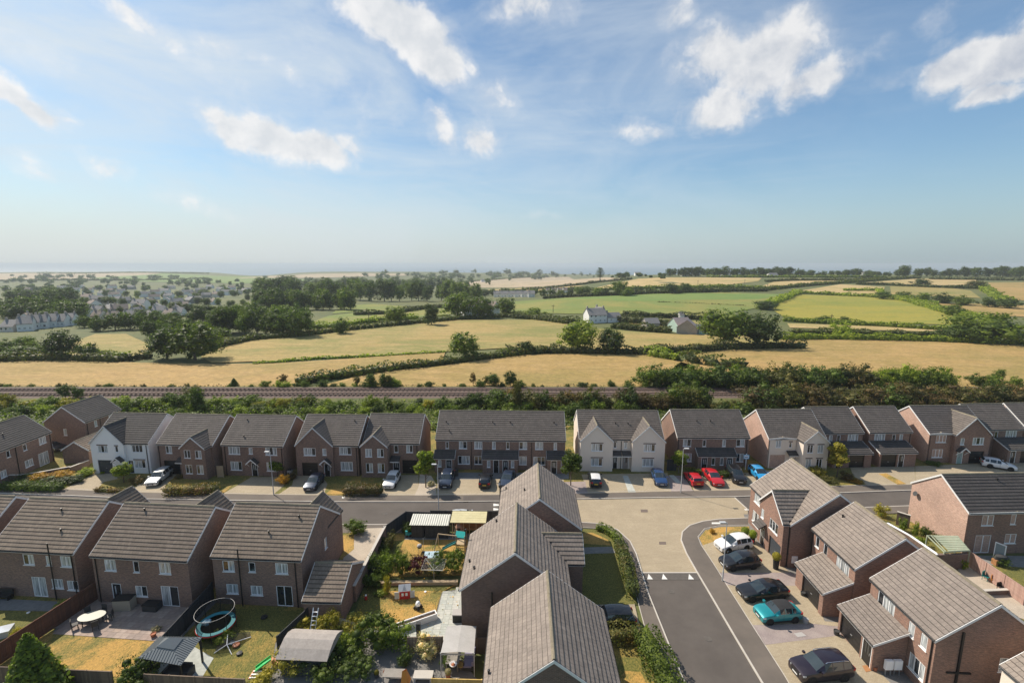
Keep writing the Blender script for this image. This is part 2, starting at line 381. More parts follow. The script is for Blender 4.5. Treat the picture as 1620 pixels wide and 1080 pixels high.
M['lawn_mid'] = mat('lawn_half_dry', rough=.95, fn=f_lawn((.25, .19, .045), (.055, .10, .016), .46, .62))
M['lawn_green'] = mat('lawn_green', rough=.95, fn=f_lawn((.10, .14, .025), (.035, .085, .014), .5, .7))
M['verge'] = mat('rough_grass', rough=.95, fn=f_lawn((.20, .19, .06), (.055, .085, .02), .45, .65, .12, 2.))
def f_field(c1, c2, c3, stripes=0., sc_=.012):
    def fn(t, b):
        p = wpos(t); w = t.noise(p, sc_, 6, .65, .8); f = t.noise(t.vmath('MULTIPLY', p, (.45, 1.0, 1)), .22, 6, .72)
        c = t.mix(t.rng(w, .42, .56), c1, c2); c = t.mix(t.rng(f, .42, .66, 0, .7), c, c3)
        g_ = t.noise(t.vmath('MULTIPLY', p, (.35, 1.0, 1)), .035, 5, .7, .6); c = t.mix(t.rng(g_, .50, .66, 0, .62), c, (c2[0] * .60, c2[1] * .80, c2[2] * .5))
        mw = t.node('ShaderNodeSeparateXYZ'); t.put(mw.inputs[0], t.vmath('ADD', p, t.vmath('SCALE', t.noise(p, .01, 2, .5, col=True), scale=40))); ml = t.math('SINE', t.math('ADD', t.math('MULTIPLY', mw.outputs[0], .22), t.math('MULTIPLY', mw.outputs[1], .75))); c = t.mix(t.rng(ml, .3, 1, 0, .22), c, tuple(x * .72 for x in c1))
        f2 = t.noise(t.vmath('MULTIPLY', p, (.6, 1.0, 1)), 1.3, 4, .75)
        c = t.mix(1., c, t.mix(t.rng(f2, .3, .7), (.62, .63, .60), (1.22, 1.2, 1.15)), 'MULTIPLY')
        if stripes:
            sx = t.node('ShaderNodeSeparateXYZ'); t.put(sx.inputs[0], p)
            s_ = t.math('SINE', t.math('ADD', t.math('MULTIPLY', sx.outputs[0], .9), t.math('MULTIPLY', sx.outputs[1], .35)))
            c = t.mix(t.rng(s_, .2, 1, 0, stripes), c, tuple(x * .8 for x in c2))
        t.put(b.inputs['Base Color'], c)
    return fn
M['f_gold'] = mat('stubble_gold', rough=.95, fn=f_field((.39, .25, .085), (.29, .21, .06), (.46, .305, .125)))
M['f_gold2'] = mat('pasture_gold_green', rough=.95, fn=f_field((.36, .26, .085), (.23, .215, .055), (.44, .31, .13)))
M['f_green'] = mat('pasture_green', rough=.95, fn=f_field((.15, .20, .035), (.26, .23, .05), (.19, .23, .045)))
M['f_green2'] = mat('pasture_fresh_green', rough=.95, fn=f_field((.12, .21, .035), (.16, .23, .045), (.2, .24, .05)))
M['f_crop'] = mat('crop_yellow_green', rough=.95, fn=f_field((.31, .27, .03), (.23, .24, .03), (.38, .29, .035), .5))
M['f_straw'] = mat('stubble_straw', rough=.95, fn=f_field((.48, .35, .16), (.39, .29, .11), (.54, .40, .21)))
M['f_pink'] = mat('stubble_pinkish', rough=.95, fn=f_field((.46, .35, .24), (.36, .28, .18), (.5, .4, .28)))
M['terrain'] = mat('grassland', rough=.95, fn=f_field((.075, .10, .03), (.12, .13, .04), (.17, .16, .05)))
M['ballast'] = mat('ballast', rough=.95, fn=f_speck((.11, .072, .056), (.17, .12, .098), 8, .25, .5, True, (.08, .055, .046), .05))
M['rail'] = mat('rail_steel', (.20, .13, .10), .6, .3)
M['sleeper'] = mat('sleeper_concrete', (.15, .115, .095), .9)
M['sea'] = mat('sea_water', (.05, .11, .16), .35, fn=lambda t, b: bump(t, b, t.noise(wpos(t), .02, 5, .6), 2., .3))
def f_leaf(c1, c2, c3=None, obj_vary=.35):
    """leaves: a tone per leaf and a tone per plant, with some light coming through"""
    def fn(t, b):
        r = t.node('ShaderNodeNewGeometry').outputs['Random Per Island']; oi = t.node('ShaderNodeObjectInfo').outputs['Random']
        c = t.mix(t.math('POWER', r, 1.5), c1, tuple(x * 1.22 for x in c2))
        if c3: c = t.mix(t.rng(t.noise(objco(t), .9, 2, .5), .5, .68), c, c3)
        c = t.mix(1., c, t.mix(oi, (1 - obj_vary, 1 - obj_vary, 1 - obj_vary), (1 + obj_vary, 1 + obj_vary * .8, 1.)), 'MULTIPLY')
        t.put(b.inputs['Base Color'], c); b.inputs['Roughness'].default_value = .6; b.inputs['Specular IOR Level'].default_value = .3
        tr = t.node('ShaderNodeBsdfTranslucent'); t.put(tr.inputs[0], t.mix(1., c, (1.3, 1.5, .6), 'MULTIPLY'))
        mx = t.node('ShaderNodeMixShader'); mx.inputs[0].default_value = .34
        t.l.new(b.outputs[0], mx.inputs[1]); t.l.new(tr.outputs[0], mx.inputs[2])
        t.l.new(mx.outputs[0], [n for n in t.n if n.type == 'OUTPUT_MATERIAL'][0].inputs[0])
    return fn
M['leaf_dark'] = mat('foliage_dark', fn=f_leaf((.036, .060, .014), (.10, .145, .030)))
M['leaf_mid'] = mat('foliage_mid', fn=f_leaf((.052, .085, .014), (.155, .205, .030)))
M['leaf_light'] = mat('foliage_light', fn=f_leaf((.10, .15, .018), (.29, .34, .04)))
M['leaf_hedge'] = mat('foliage_hedge', fn=f_leaf((.038, .058, .016), (.10, .125, .032), (.12, .105, .03)))
M['leaf_olive'] = mat('foliage_olive', fn=f_leaf((.06, .07, .02), (.15, .14, .045), (.17, .10, .04)))
M['leaf_russet'] = mat('foliage_russet', fn=f_leaf((.08, .06, .025), (.18, .12, .05), (.06, .075, .02)))
M['leaf_yellow'] = mat('foliage_yellow', fn=f_leaf((.18, .17, .02), (.38, .32, .05), (.13, .17, .03)))
M['leaf_gold'] = mat('flowers_golden', fn=f_leaf((.40, .22, .03), (.62, .38, .06), (.12, .15, .03)))
M['leaf_plum'] = mat('foliage_plum', fn=f_leaf((.05, .015, .02), (.16, .04, .05)))
M['leaf_ivory'] = mat('flowers_ivory_pink', fn=f_leaf((.10, .16, .04), (.75, .60, .48), (.62, .55, .38)))
M['leaf_photinia'] = mat('foliage_photinia', fn=f_leaf((.07, .08, .025), (.24, .15, .075), (.10, .12, .035)))
M['bark'] = mat('bark', rough=.95, fn=f_speck((.12, .09, .065), (.19, .15, .11), 9, 1, .4, False))
M['fence_red'] = mat('fence_red_brown', rough=.9, fn=f_rand([(.17, .075, .045), (.19, .085, .05), (.15, .07, .045)], .3))
M['fence_dark'] = mat('fence_charcoal', rough=.9, fn=f_rand([(.045, .05, .055), (.055, .058, .062), (.04, .045, .05)], .3))
M['fence_brown'] = mat('fence_weathered', rough=.9, fn=f_rand([(.17, .125, .09), (.21, .155, .11), (.15, .11, .085)], .3))
M['fence_pink'] = mat('fence_pale_pinkish', rough=.9, fn=f_rand([(.46, .29, .24), (.50, .33, .27), (.42, .27, .22)], .3))
M['fence_gold'] = mat('fence_golden', rough=.9, fn=f_rand([(.60, .42, .14), (.66, .46, .17), (.55, .38, .13)], .3))
M['timber'] = mat('timber_pale', rough=.9, fn=f_speck((.42, .31, .19), (.52, .40, .26), 12, 1, .3, False))
M['timber_orange'] = mat('timber_orange', rough=.85, fn=f_speck((.36, .16, .06), (.44, .22, .09), 12, 1, .3, False))
M['timber_green'] = mat('timber_sage', rough=.9, fn=f_speck((.33, .38, .27), (.41, .45, .33), 8, 1.2, .4, False))
# ================================================================ ground, sea, fields
def structure(o, kind='structure', label=None): o['kind'] = kind; return o
def make_terrain():
    ys = [-60, -30, 0, 30, 60, 90, 120, 145]; y = 145.
    while y < 3320: y += 12 if y < 420 else (22 if y < 1100 else 55); ys.append(y)
    ts = np.linspace(-1.75, 1.75, 150)
    V = []; F = []
    for yy in ys:
        X = ts * (max(yy, 0) + 90); Z = terrain(X, np.full_like(X, yy)) if yy > 150 else X * 0
        V += [(float(a), float(yy), float(c)) for a, c in zip(X, Z)]
    n = len(ts)
    for i in range(len(ys) - 1):
        for j in range(n - 1): a = i * n + j; F.append((a, a + 1, a + n + 1, a + n))
    me = bpy.data.meshes.new('ground'); me.from_pydata(V, [], F); me.materials.append(M['terrain'])
    me.polygons.foreach_set('use_smooth', [True] * len(F))
    return structure(link(bpy.data.objects.new('ground', me)))
make_terrain()
mb = MB(); mb.quad((-61000, 2400, -58), (61000, 2400, -58), (61000, 60000, -58), (-61000, 60000, -58)); structure(mb.build('sea', M['sea']))
def field(pts, m, dz=.3, name='field', step=45.):
    P = [gt(u, v) for u, v in pts]
    bm = bmesh.new(); vs = [bm.verts.new((p.x, p.y, 0)) for p in P]; bm.faces.new(vs)
    bmesh.ops.triangulate(bm, faces=bm.faces[:])
    xs = [p.x for p in P]; ys = [p.y for p in P]
    for ax, lo, hi in ((0, min(xs), max(xs)), (1, min(ys), max(ys))):
        st = max(step, (hi - lo) / 60); c = math.ceil(lo / st) * st
        while c < hi:
            bmesh.ops.bisect_plane(bm, geom=bm.verts[:] + bm.edges[:] + bm.faces[:], plane_co=(c, 0, 0) if ax == 0 else (0, c, 0), plane_no=(1, 0, 0) if ax == 0 else (0, 1, 0)); c += st
    for v in bm.verts: v.co.z = float(terrain(v.co.x, v.co.y)) + dz
    bmesh.ops.recalc_face_normals(bm, faces=bm.faces[:])
    me = bpy.data.meshes.new(name); bm.to_mesh(me); bm.free(); me.materials.append(M[m])
    if me.polygons and sum(p.normal.z for p in me.polygons) < 0: me.flip_normals()
    me.polygons.foreach_set('use_smooth', [True] * len(me.polygons))
    return structure(link(bpy.data.objects.new(name, me)))
FIELDS = [
 ([(-90,613),(-90,571),(120,571),(200,574),(330,577),(430,576),(560,568),(705,557),(700,571),(610,590),(490,604),(470,613)],'f_gold'),
 ([(318,565),(345,549),(420,531),(560,515),(700,507),(860,506),(900,514),(885,545),(840,549),(720,556),(600,563),(430,572),(335,575)],'f_gold2'),
 ([(500,613),(560,598),(620,588),(700,580),(760,571),(838,562),(900,560),(1020,560),(1040,566),(1075,573),(1100,580),(1030,600),(1025,613)],'f_gold'),
 ([(850,505),(915,516),(960,521),(1000,525),(1080,530),(1190,530),(1275,551),(1150,553),(1020,560),(838,560),(838,548)],'f_gold2'),
 ([(1032,613),(1050,595),(1075,575),(1090,566),(1110,558),(1240,538),(1300,536),(1450,540),(1720,548),(1720,613)],'f_gold'),
 ([(800,494),(815,477),(900,471),(1000,468),(1150,463),(1240,466),(1215,482),(1195,488),(1130,500),(1060,501),(990,497),(900,497)],'f_green'),
 ([(860,474),(980,468),(1100,464),(1240,466),(1200,474),(1000,477)],'f_green2',.36),
 ([(1232,480),(1262,466),(1400,471),(1450,479),(1535,510),(1500,514),(1400,512),(1240,502),(1222,490)],'f_crop'),
 ([(1245,512),(1420,518),(1500,523),(1460,525),(1250,519)],'f_straw'),
 ([(1250,463),(1330,450),(1400,454),(1395,468),(1300,465)],'f_straw'),
 ([(1408,453),(1500,455),(1535,460),(1552,472),(1450,468),(1410,466)],'f_gold2'),
 ([(1455,478),(1600,483),(1720,486),(1720,502),(1630,502),(1560,499)],'f_gold'),
 ([(1563,447),(1720,446),(1720,478),(1600,475),(1572,464)],'f_gold'),
 ([(1200,455),(1240,441),(1360,442),(1350,446),(1275,452)],'f_straw'),
 ([(1370,447),(1450,441),(1545,443),(1540,452),(1450,451)],'f_straw'),
 ([(930,458),(1010,441),(1100,439),(1205,440),(1200,445),(1150,451),(1020,454)],'f_straw'),
 ([(690,452),(810,439),(900,438),(985,441),(920,449),(860,453)],'f_pink'),
 ([(770,458),(860,454),(925,452),(880,459),(800,464)],'f_straw'),
 ([(60,562),(100,548),(150,529),(200,529),(235,545),(240,567),(150,567),(60,569)],'f_gold2'),
 ([(488,512),(520,500),(600,490),(700,486),(725,496),(620,507),(520,518),(490,518)],'f_green'),
 ([(525,497),(540,484),(590,481),(655,486),(560,494)],'f_green'),
 ([(985,512),(1060,508),(1130,508),(1180,518),(1080,519)],'f_gold2'),
 ([(-90,444),(-90,434),(100,432),(250,432),(330,436),(200,441),(60,443)],'f_pink',.8),
 ([(140,440),(260,432),(430,439),(520,445),(380,449),(230,446)],'f_green2',.9),
 ([(360,441),(480,434),(640,433),(650,436),(480,440)],'f_pink',.9)]
for f in FIELDS: field(*f[:2], dz=f[2] if len(f) > 2 else .3)

def W(pts, z=0.): return [g(u, v, z) for u, v in pts]
def slab(name, pts, z, m, z0=0., world_pts=False, kind='structure', parent=None):
    P = [Vector((p[0], p[1], z)) for p in pts] if world_pts else [g(u, v, z) for u, v in pts]
    bm = bmesh.new(); top = [bm.verts.new(p) for p in P]; f = bm.faces.new(top); f.normal_update()
    if f.normal.z < 0: f.normal_flip()
    vs = list(f.verts); bot = [bm.verts.new((v.co.x, v.co.y, z0)) for v in vs]
    for i in range(len(vs)): j = (i + 1) % len(vs); bm.faces.new((bot[i], bot[j], vs[j], vs[i]))
    bmesh.ops.triangulate(bm, faces=[f])
    me = bpy.data.meshes.new(name); bm.to_mesh(me); bm.free(); me.materials.append(M[m])
    o = link(bpy.data.objects.new(name, me), parent)
    if kind: o['kind'] = kind
    return o
def kerb_line(P, w=.13, h=.115, z0=0.):
    mb = MB()
    P = [Vector((p[0], p[1], 0)) for p in P]; L = []; Rr = []
    for i, p in enumerate(P):
        d = (P[min(i + 1, len(P) - 1)] - P[max(i - 1, 0)]).normalized(); n = Vector((-d.y, d.x, 0))
        L.append(p + n * w / 2); Rr.append(p - n * w / 2)
    up = Vector((0, 0, h)); z = Vector((0, 0, z0))
    for i in range(len(P) - 1):
        a, b, c, d = Rr[i], Rr[i + 1], L[i + 1], L[i]
        mb.quad(a + up, b + up, c + up, d + up); mb.quad(a + z, b + z, b + up, a + up); mb.quad(d + up, c + up, c + z, d + z)
    return structure(mb.build('kerb', M['kerb']))
K1 = W([(-110,777),(0,780.5),(60,782.5),(118,784.4),(230,789.6),(368,791.8),(437,792.8),(528,794),(694,794),(788,793),(915,789.5),(1060,787),(1162,786),(1323,780),(1446,775.4),(1560,771),(1720,765)])
B1 = W([(-110,765),(0,770.5),(100,773.5),(170,777),(230,778.5),(353,780.7),(463,783),(682,783),(791,782),(909,780.5),(1060,776.5),(1187,774.5),(1347,768.5),(1448,766),(1560,762),(1720,756)])
K2L = [Vector((p.x, p.y - 5.75, 0)) for p in K1[:9]]
K2R = W([(1183,820),(1230,812),(1280,807),(1369,803),(1450,800),(1560,796),(1720,789)])
slab('road', [(p.x, p.y) for p in K1[:10]] + [(p.x, p.y) for p in reversed(K2L + [Vector((-1.2, K2L[-1].y, 0))])], .004, 'asphalt', -.05, True)
slab('road', [tuple(g(1162, 786.4)[:2])] + [(p.x, p.y) for p in K1[13:]] + [(p.x, p.y) for p in reversed(K2R)] + [tuple(g(1183, 805.6)[:2])], .004, 'asphalt', -.05, True)
BLK = [(791,789.5),(915,789.5),(1060,787),(1162,786.4),(1183,805.6),(1183,819.8),(1137.8,821.6),(1111.9,825),(1091,831.5),(1079.4,841.9),(1077.6,854.8),(1086,875.6),(1102.8,905.4),(1015,905.7),(1006.7,876.7),(996.7,856.7),(976.7,838.3),(950,828.8),(920,826.7),(860,826),(791,826)]
slab('block_paved_junction', BLK, .010, 'block', -.05)
KL2 = W([(920,826.7),(950,828.8),(976.7,838.3),(996.7,856.7),(1006.7,876.7),(1015,905),(1026,940),(1054,1010),(1082.6,1080),(1128,1190)])
KR2 = W([(1183,819.8),(1137.8,821.6),(1111.9,825),(1091,831.5),(1079.4,841.9),(1077.6,854.8),(1086,875.6),(1102.8,905.4),(1123.3,940),(1163,1008),(1205.7,1080),(1272,1190)])
slab('road', [(p.x, p.y) for p in KL2[5:]] + [(p.x, p.y) for p in reversed(KR2[7:])], .004, 'asphalt', -.05, True)
slab('ramp', [(1015,905.2),(1103,905.2),(1109,916.5),(1018,916.5)], .020, 'ramp', 0)
slab('ramp', [(779,789.5),(791,789.5),(791,826),(779,826)], .020, 'ramp', 0)
slab('ramp', [(1163.5,786.3),(1171,786.1),(1192,805.4),(1184,805.8)], .020, 'ramp', 0)
for a in ([(1024,915.6),(1033,915.6),(1026,907)], [(1047,915.6),(1056,915.6),(1049,907)], [(1089,915.6),(1098,915.6),(1090,907)] ): slab('road_marking', a, .026, 'paint', .02)
for a in ([(780.5,796),(790.5,797.4),(790.5,799.3),(780.5,800)], [(780.5,803),(790.5,804.4),(790.5,806),(780.5,807)]): slab('road_marking', a, .026, 'paint', .02)
slab('road_marking', [(1177,804.8),(1184,804.8),(1185,806.4),(1179,806.6)], .03, 'paint', .02)
# thin pale setts row at the edge of the junction
for a, b in (((1015,905.5),(1103,905.3)), ((1162,786.4),(1183,805.6))):
    kerb_line(W([a, b]), .16, .03)
def offs(P, d):
    out = []
    for i, p in enumerate(P):
        t = (P[min(i + 1, len(P) - 1)] - P[max(i - 1, 0)]).normalized(); out.append(p + Vector((-t.y, t.x, 0)) * d)
    return out
xy = lambda P: [(p.x, p.y) for p in P]
slab('pavement', xy(K1) + xy(reversed(B1)), .100, 'asphalt_path', 0, True)
kerb_line(K1); kerb_line([p + Vector((0, .04, 0)) for p in B1], .07, .112)
kerb_line(K2L); kerb_line(K2R[2:])
K2o = offs(K2L, -1.9); slab('pavement', xy(K2L) + xy(reversed(K2o)), .100, 'asphalt_path', 0, True)
K2ro = offs(K2R, -1.7); slab('pavement', xy(K2R[2:]) + xy(reversed(K2ro[2:])), .100, 'asphalt_path', 0, True)
PL = [(922,835),(950,836.7),(966.7,846),(981,866),(990,890),(1000,915),(1010,955),(1022,1000),(1042,1060),(1075,1150),(1085,1190)]
slab('pavement', xy(KL2) + xy(reversed(W(PL))), .100, 'asphalt_path', 0, True)
PR = [(1183,831),(1137.8,832),(1114.5,836.7),(1104,849.6),(1109,862.6),(1124,885),(1137.8,906.7),(1158.5,940),(1194.8,997.4),(1240,1067.8),(1312,1190)]
slab('pavement', xy(KR2) + xy(reversed(W(PR))), .100, 'asphalt_path', 0, True)
kerb_line(KL2); kerb_line(KR2); kerb_line(W(PR), .06, .112); kerb_line(W(PL), .05, .106)
# pale repair patches and covers on the roads
for u, v in ((1019,807.5),(1048,858.5)):
    a = slab('drain_cover', [(u-5.5,v-2.2),(u+5.5,v-2.2),(u+6,v+2.2),(u-5,v+2.2)], .018, 'sleeper', .0)
for u, v, w in ((348,788.5,6),(1133,827,7),(543,786.5,2)): slab('service_cover', [(u-w,v-1.3),(u+w,v-1.3),(u+w,v+1.3),(u-w,v+1.3)], .106, 'paint', .0)
for i_, (u, v) in enumerate(((1062,935),(1120,1010),(300,806),(610,812),(1290,797))):
    q = g(u, v); mc = MB().lathe([(.33, 0), (.33, .016), (.001, .016)], 14).build('manhole_cover', M['ramp']); mc.location = (q.x, q.y, .004); structure(mc)
for a in ([(733,784.2),(790,783),(790,791),(733,793)], [(600,800),(690,800),(700,806),(596,806)], [(1030,960),(1060,956),(1075,985),(1042,990)]): slab('repair_patch', a, .1065 if a[0][1] < 790 else .0085, 'asphalt', 0)
# north side front gardens and drives
slab('front_gardens', xy(B1) + [(B1[-1].x, 78.), (60, 80.), (30, 78), (-40, 76), (-60, 75.5), (B1[0].x, 76.)], .092, 'lawn_mid', 0, True)
slab('back_gardens', [(-140, 75.6), (-60, 75.4), (-40, 75.9), (30, 77.9), (60, 79.9), (130, 77.9), (130, 92), (-140, 90)], .086, 'lawn_mid', 0, True)
DR = [([(100.7,773.5),(148,749),(184,746),(186,757),(164,762),(151,776)],'block_drive'), ([(205,778),(236,752),(285,748),(266,762),(258,779.3)],'block_drive'),
 ([(353,780.5),(376,767),(398,754),(447,754),(449,768),(432,782)],'block_drive'), ([(440,782),(462,767),(466,751),(508,751),(518,765),(512,783)],'block_drive'),
 ([(601,783),(612,751),(662,751),(662,772),(656,783)],'block_drive'), ([(656,783),(662,770),(664,750),(682,752),(690,765),(690,783)],'pebble'),
 ([(690,783),(692,758),(892,757),(892,781)],'block_drive'), ([(690,758),(692,747),(900,747),(900,757)],'slab_grey'),
 ([(892,781),(893,762),(926,761),(930,780)],'purple_gravel'), ([(930,780),(920,750),(1056,748),(1062,776.8)],'block_drive'),
 ([(1062,776.8),(1055,752),(1086,752),(1096,776)],'purple_gravel'), ([(1098,776),(1087,749),(1192,747),(1215,774)],'block_drive'), ([(1215,774),(1200,744),(1262,742),(1290,770.5)],'block_drive'),
 ([(1372,767.5),(1350,752),(1345,739),(1447,737),(1448,766)],'block_drive'), ([(1448,766),(1448,737),(1600,731),(1720,731),(1720,756)],'block_drive')]
for p, m in DR: slab('driveway' if 'block' in m else ('gravel_bed' if m != 'slab_grey' else 'paved_path'), p, .104 if 'block' in m else .107, m)
slab('dry_verge', [(1390,749),(1402,748),(1434,765),(1420,766)], .112, 'lawn_dry')
slab('dry_verge', [(513,783),(524,773),(545,772),(548,783)], .112, 'lawn_dry')
slab('dry_verge', [(345,780),(362,768),(368,767),(352,780.5)], .112, 'lawn_dry')
slab('garden_path', [(985,752),(993,752),(1006,778),(994,778)], .112, 'slab_pale')
slab('garden_path', [(1058,751),(1066,751),(1079,764),(1070,764)], .112, 'slab_pale')
slab('shrub_bed', [(1290,770),(1294,744),(1350,741),(1356,768)], .098, 'lawn_mid')
# south side plots
slab('back_gardens', [(-95, 20), (-95, 48), (-19.5, 45.5), (-18.9, 38), (-4.7, 36), (-4.7, 20)], .06, 'lawn_mid', 0, True)
slab('front_gardens', [(K2o[0].x, 46.)] + xy(K2o) + [(-11.5, K2o[-1].y), (-11.5, 46)], .086, 'lawn_mid', 0, True)
slab('pebble_bed', [(562,836),(611,834),(576,902),(540,896),(548,862)], .104, 'pebble')
slab('dry_verge', [(538,848),(560,840),(560,868),(538,886)], .110, 'lawn_dry')
slab('lawn', [(-110,1075),(-110,962),(95,968),(148,934),(0,1036)], .100, 'lawn_green')
slab('patio', [(-110,962),(-110,941),(96,951),(92,966)], .108, 'slab_grey')
slab('lawn', [(84,998.5),(251,1009.5),(200,1070),(-60,1062)], .098, 'lawn_dry')
slab('lawn', [(325,945),(350,958),(486,966),(436,1014),(425,1078),(205,1076)], .100, 'lawn_mid')
slab('lawn', [(347,961),(486,967),(458,1000),(332,986)], .106, 'lawn_green')
slab('gravel_bed', [(322,944),(344,950),(250,1046),(222,1046)], .104, 'grey_gravel')
slab('patio', [(250,1050),(300,1018),(338,1040),(320,1070),(235,1066)], .108, 'slab_pale')
slab('yard', [(436,1016),(486,968),(560,975),(700,1005),(760,1080),(770,1130),(400,1130),(425,1075)], .088, 'grey_gravel')
slab('lawn', [(577,924),(725,921),(699,936),(689,969),(608,999),(556,985)], .104, 'lawn_dry')
slab('lawn', [(577,924),(600,924),(603,992),(556,985)], .109, 'lawn_green')
slab('lawn', [(577,924),(725,921),(700,934),(600,934)], .108, 'lawn_green')
slab('lawn', [(603,876),(612,845),(800,845),(790,860),(735,908),(578,912)], .104, 'lawn_dry')
slab('lawn', [(581,908),(606,858),(640,853),(618,900),(612,908)], .110, 'lawn_green')
slab('patio', [(640,843),(640,853),(735,853),(800,851),(800,843)], .112, 'slab_grey')
# east side of the middle houses
slab('lawn', [(905,836),(950,838),(966,847),(980,867),(989,891),(999,915),(1008,955),(905,960)], .098, 'lawn_green')
slab('lawn', [(905,842),(938,842),(962,853),(966,862),(905,858)], .104, 'lawn_dry')
slab('garden_path', [(905,866),(968,864),(974,874),(905,876)], .110, 'slab_grey')
slab('driveway', [(920,956),(1004,955),(1015,1003),(925,1010)], .106, 'block_drive')
slab('lawn', [(920,1012),(1020,1006),(1042,1060),(1075,1150),(930,1150)], .098, 'lawn_mid')
slab('lawn', [(975,1075),(990,1060),(1014,1062),(1024,1085),(985,1100)], .106, 'lawn_dry')
# right-hand fronts
slab('front_gardens', W([(1109,862.6),(1137.8,832)]) and [(p.x, p.y) for p in W(PR)] + [(36, 22), (36, 57), (30, 57)], .080, 'grey_gravel', 0, True)
slab('lawn', [(1106,850),(1116,838),(1140,833),(1185,832),(1187,842),(1153,848),(1112,862)], .104, 'lawn_dry')
slab('driveway', [(1110,862.6),(1153,848),(1187,842),(1200,860),(1250,905),(1139,905)], .106, 'block_drive')
slab('gravel_bed', [(1139,905.5),(1250,905),(1272,912),(1275,926),(1149,925)], .110, 'purple_gravel')
slab('driveway', [(1149,925),(1275,926),(1305,982),(1330,984),(1334,992),(1287,987),(1191,988)], .106, 'block_drive')
slab('gravel_bed', [(1191,988),(1287,986),(1334,991),(1330,1004),(1220,1018),(1210,1019)], .112, 'purple_gravel')
slab('driveway', [(1210,1019.5),(1220,1018),(1330,1004),(1420,1090),(1480,1190),(1312,1190),(1240,1067)], .107, 'block_drive')
slab('back_gardens', [(36, 22), (36, 57), (50.5, 57), (50.5, 48), (100, 49), (100, 22)], .080, 'lawn_mid', 0, True)
slab('gravel_bed', [(1500,880),(1560,890),(1620,945),(1720,990),(1720,1010),(1560,960)], .096, 'pebble')
slab('patio', [(1535,878),(1720,880),(1720,905),(1560,892)], .100, 'slab_grey')
slab('lawn', [(1585,905),(1610,897),(1720,900),(1720,940),(1640,930)], .106, 'lawn_green')
# individually laid slabs
def laid_slabs(pts, m, size=.6, ang=0., label=None, z=.108):
    """patio of single slabs: pieces whose centre lies inside the outline"""
    P = [g(u, v, z) for u, v in pts]; n = len(P)
    def inside(x, y):
        c = False
        for i in range(n):
            a, b = P[i], P[i - 1]
            if (a.y > y) != (b.y > y) and x < (b.x - a.x) * (y - a.y) / (b.y - a.y) + a.x: c = not c
        return c
    cx = sum(p.x for p in P) / n; cy = sum(p.y for p in P) / n
    root = bpy.data.objects.new('patio', None); COL.objects.link(root); root.location = (cx, cy, 0); root.rotation_euler.z = ang; root['kind'] = 'structure'
    me = MB().box(-size / 2 + .008, size / 2 - .008, -size / 2 + .008, size / 2 - .008, 0, .045).mesh('slab', M[m])
    ca, sa = math.cos(ang), math.sin(ang); k = 0; N = int(9 / size)
    for i in range(-N, N + 1):
        for j in range(-N, N + 1):
            lx = i * size; ly = j * size
            if inside(cx + lx * ca - ly * sa, cy + lx * sa + ly * ca) and k < 300:
                o = bpy.data.objects.new('slab', me); link(o, root); o.location = (lx, ly, z - .045 + random.uniform(0, .006)); k += 1
    return root
slab('patio_bed', [(84,998.5),(251,1009),(306,955),(150,935),(135,955)], .085, 'grey_gravel')
laid_slabs([(83,998.5),(252,1009),(308,955),(150,935),(134,955)], 'slab', .62, R(-4.8), z=.128)
slab('patio_bed', [(699,935),(735,930),(735,1010),(645,1010),(600,1003),(690,970)], .085, 'grey_gravel')
laid_slabs([(699,935),(735,930),(738,1010),(640,1010),(600,1003),(690,970)], 'slab_pale', .62, R(-1.5), z=.128)
# ---------------------------------------------------------------- railway
RY0, RY1 = 109.6, 119.0
mb = MB()
prof = [(RY0 - 4, 0), (RY0 - .4, .55), (RY1 + .4, .55), (RY1 + 3.5, 0)]
for i in range(3): mb.quad((-240, prof[i][0], prof[i][1]), (240, prof[i][0], prof[i][1]), (240, prof[i + 1][0], prof[i + 1][1]), (-240, prof[i + 1][0], prof[i + 1][1]), m=(1 if i != 1 else 0))
structure(mb.build('railway_bed', [M['ballast'], M['terrain']]))
SL = MB().box(-1.3, 1.3, -.13, .13, 0, .17).mesh('sleeper', M['sleeper'])
for yc in (112.0, 116.4):
    tr = bpy.data.objects.new('railway_track', None); COL.objects.link(tr); tr.location = (0, yc, .55); tr['kind'] = 'structure'
    for s in (-.72, .72):
        mb = MB(); mb.box(-240, 240, s - .075, s + .075, .17, .19).box(-240, 240, s - .02, s + .02, .19, .30).box(-240, 240, s - .04, s + .04, .30, .36); mb.build('rail', M['rail'], tr)
    mb = MB()
    for k in range(-215, 215): mb.box(k * 1.1 - .13, k * 1.1 + .13, -1.3, 1.3, 0, .14)
    o = mb.build('sleepers', M['sleeper'], tr, weld=False); o['kind'] = 'stuff'
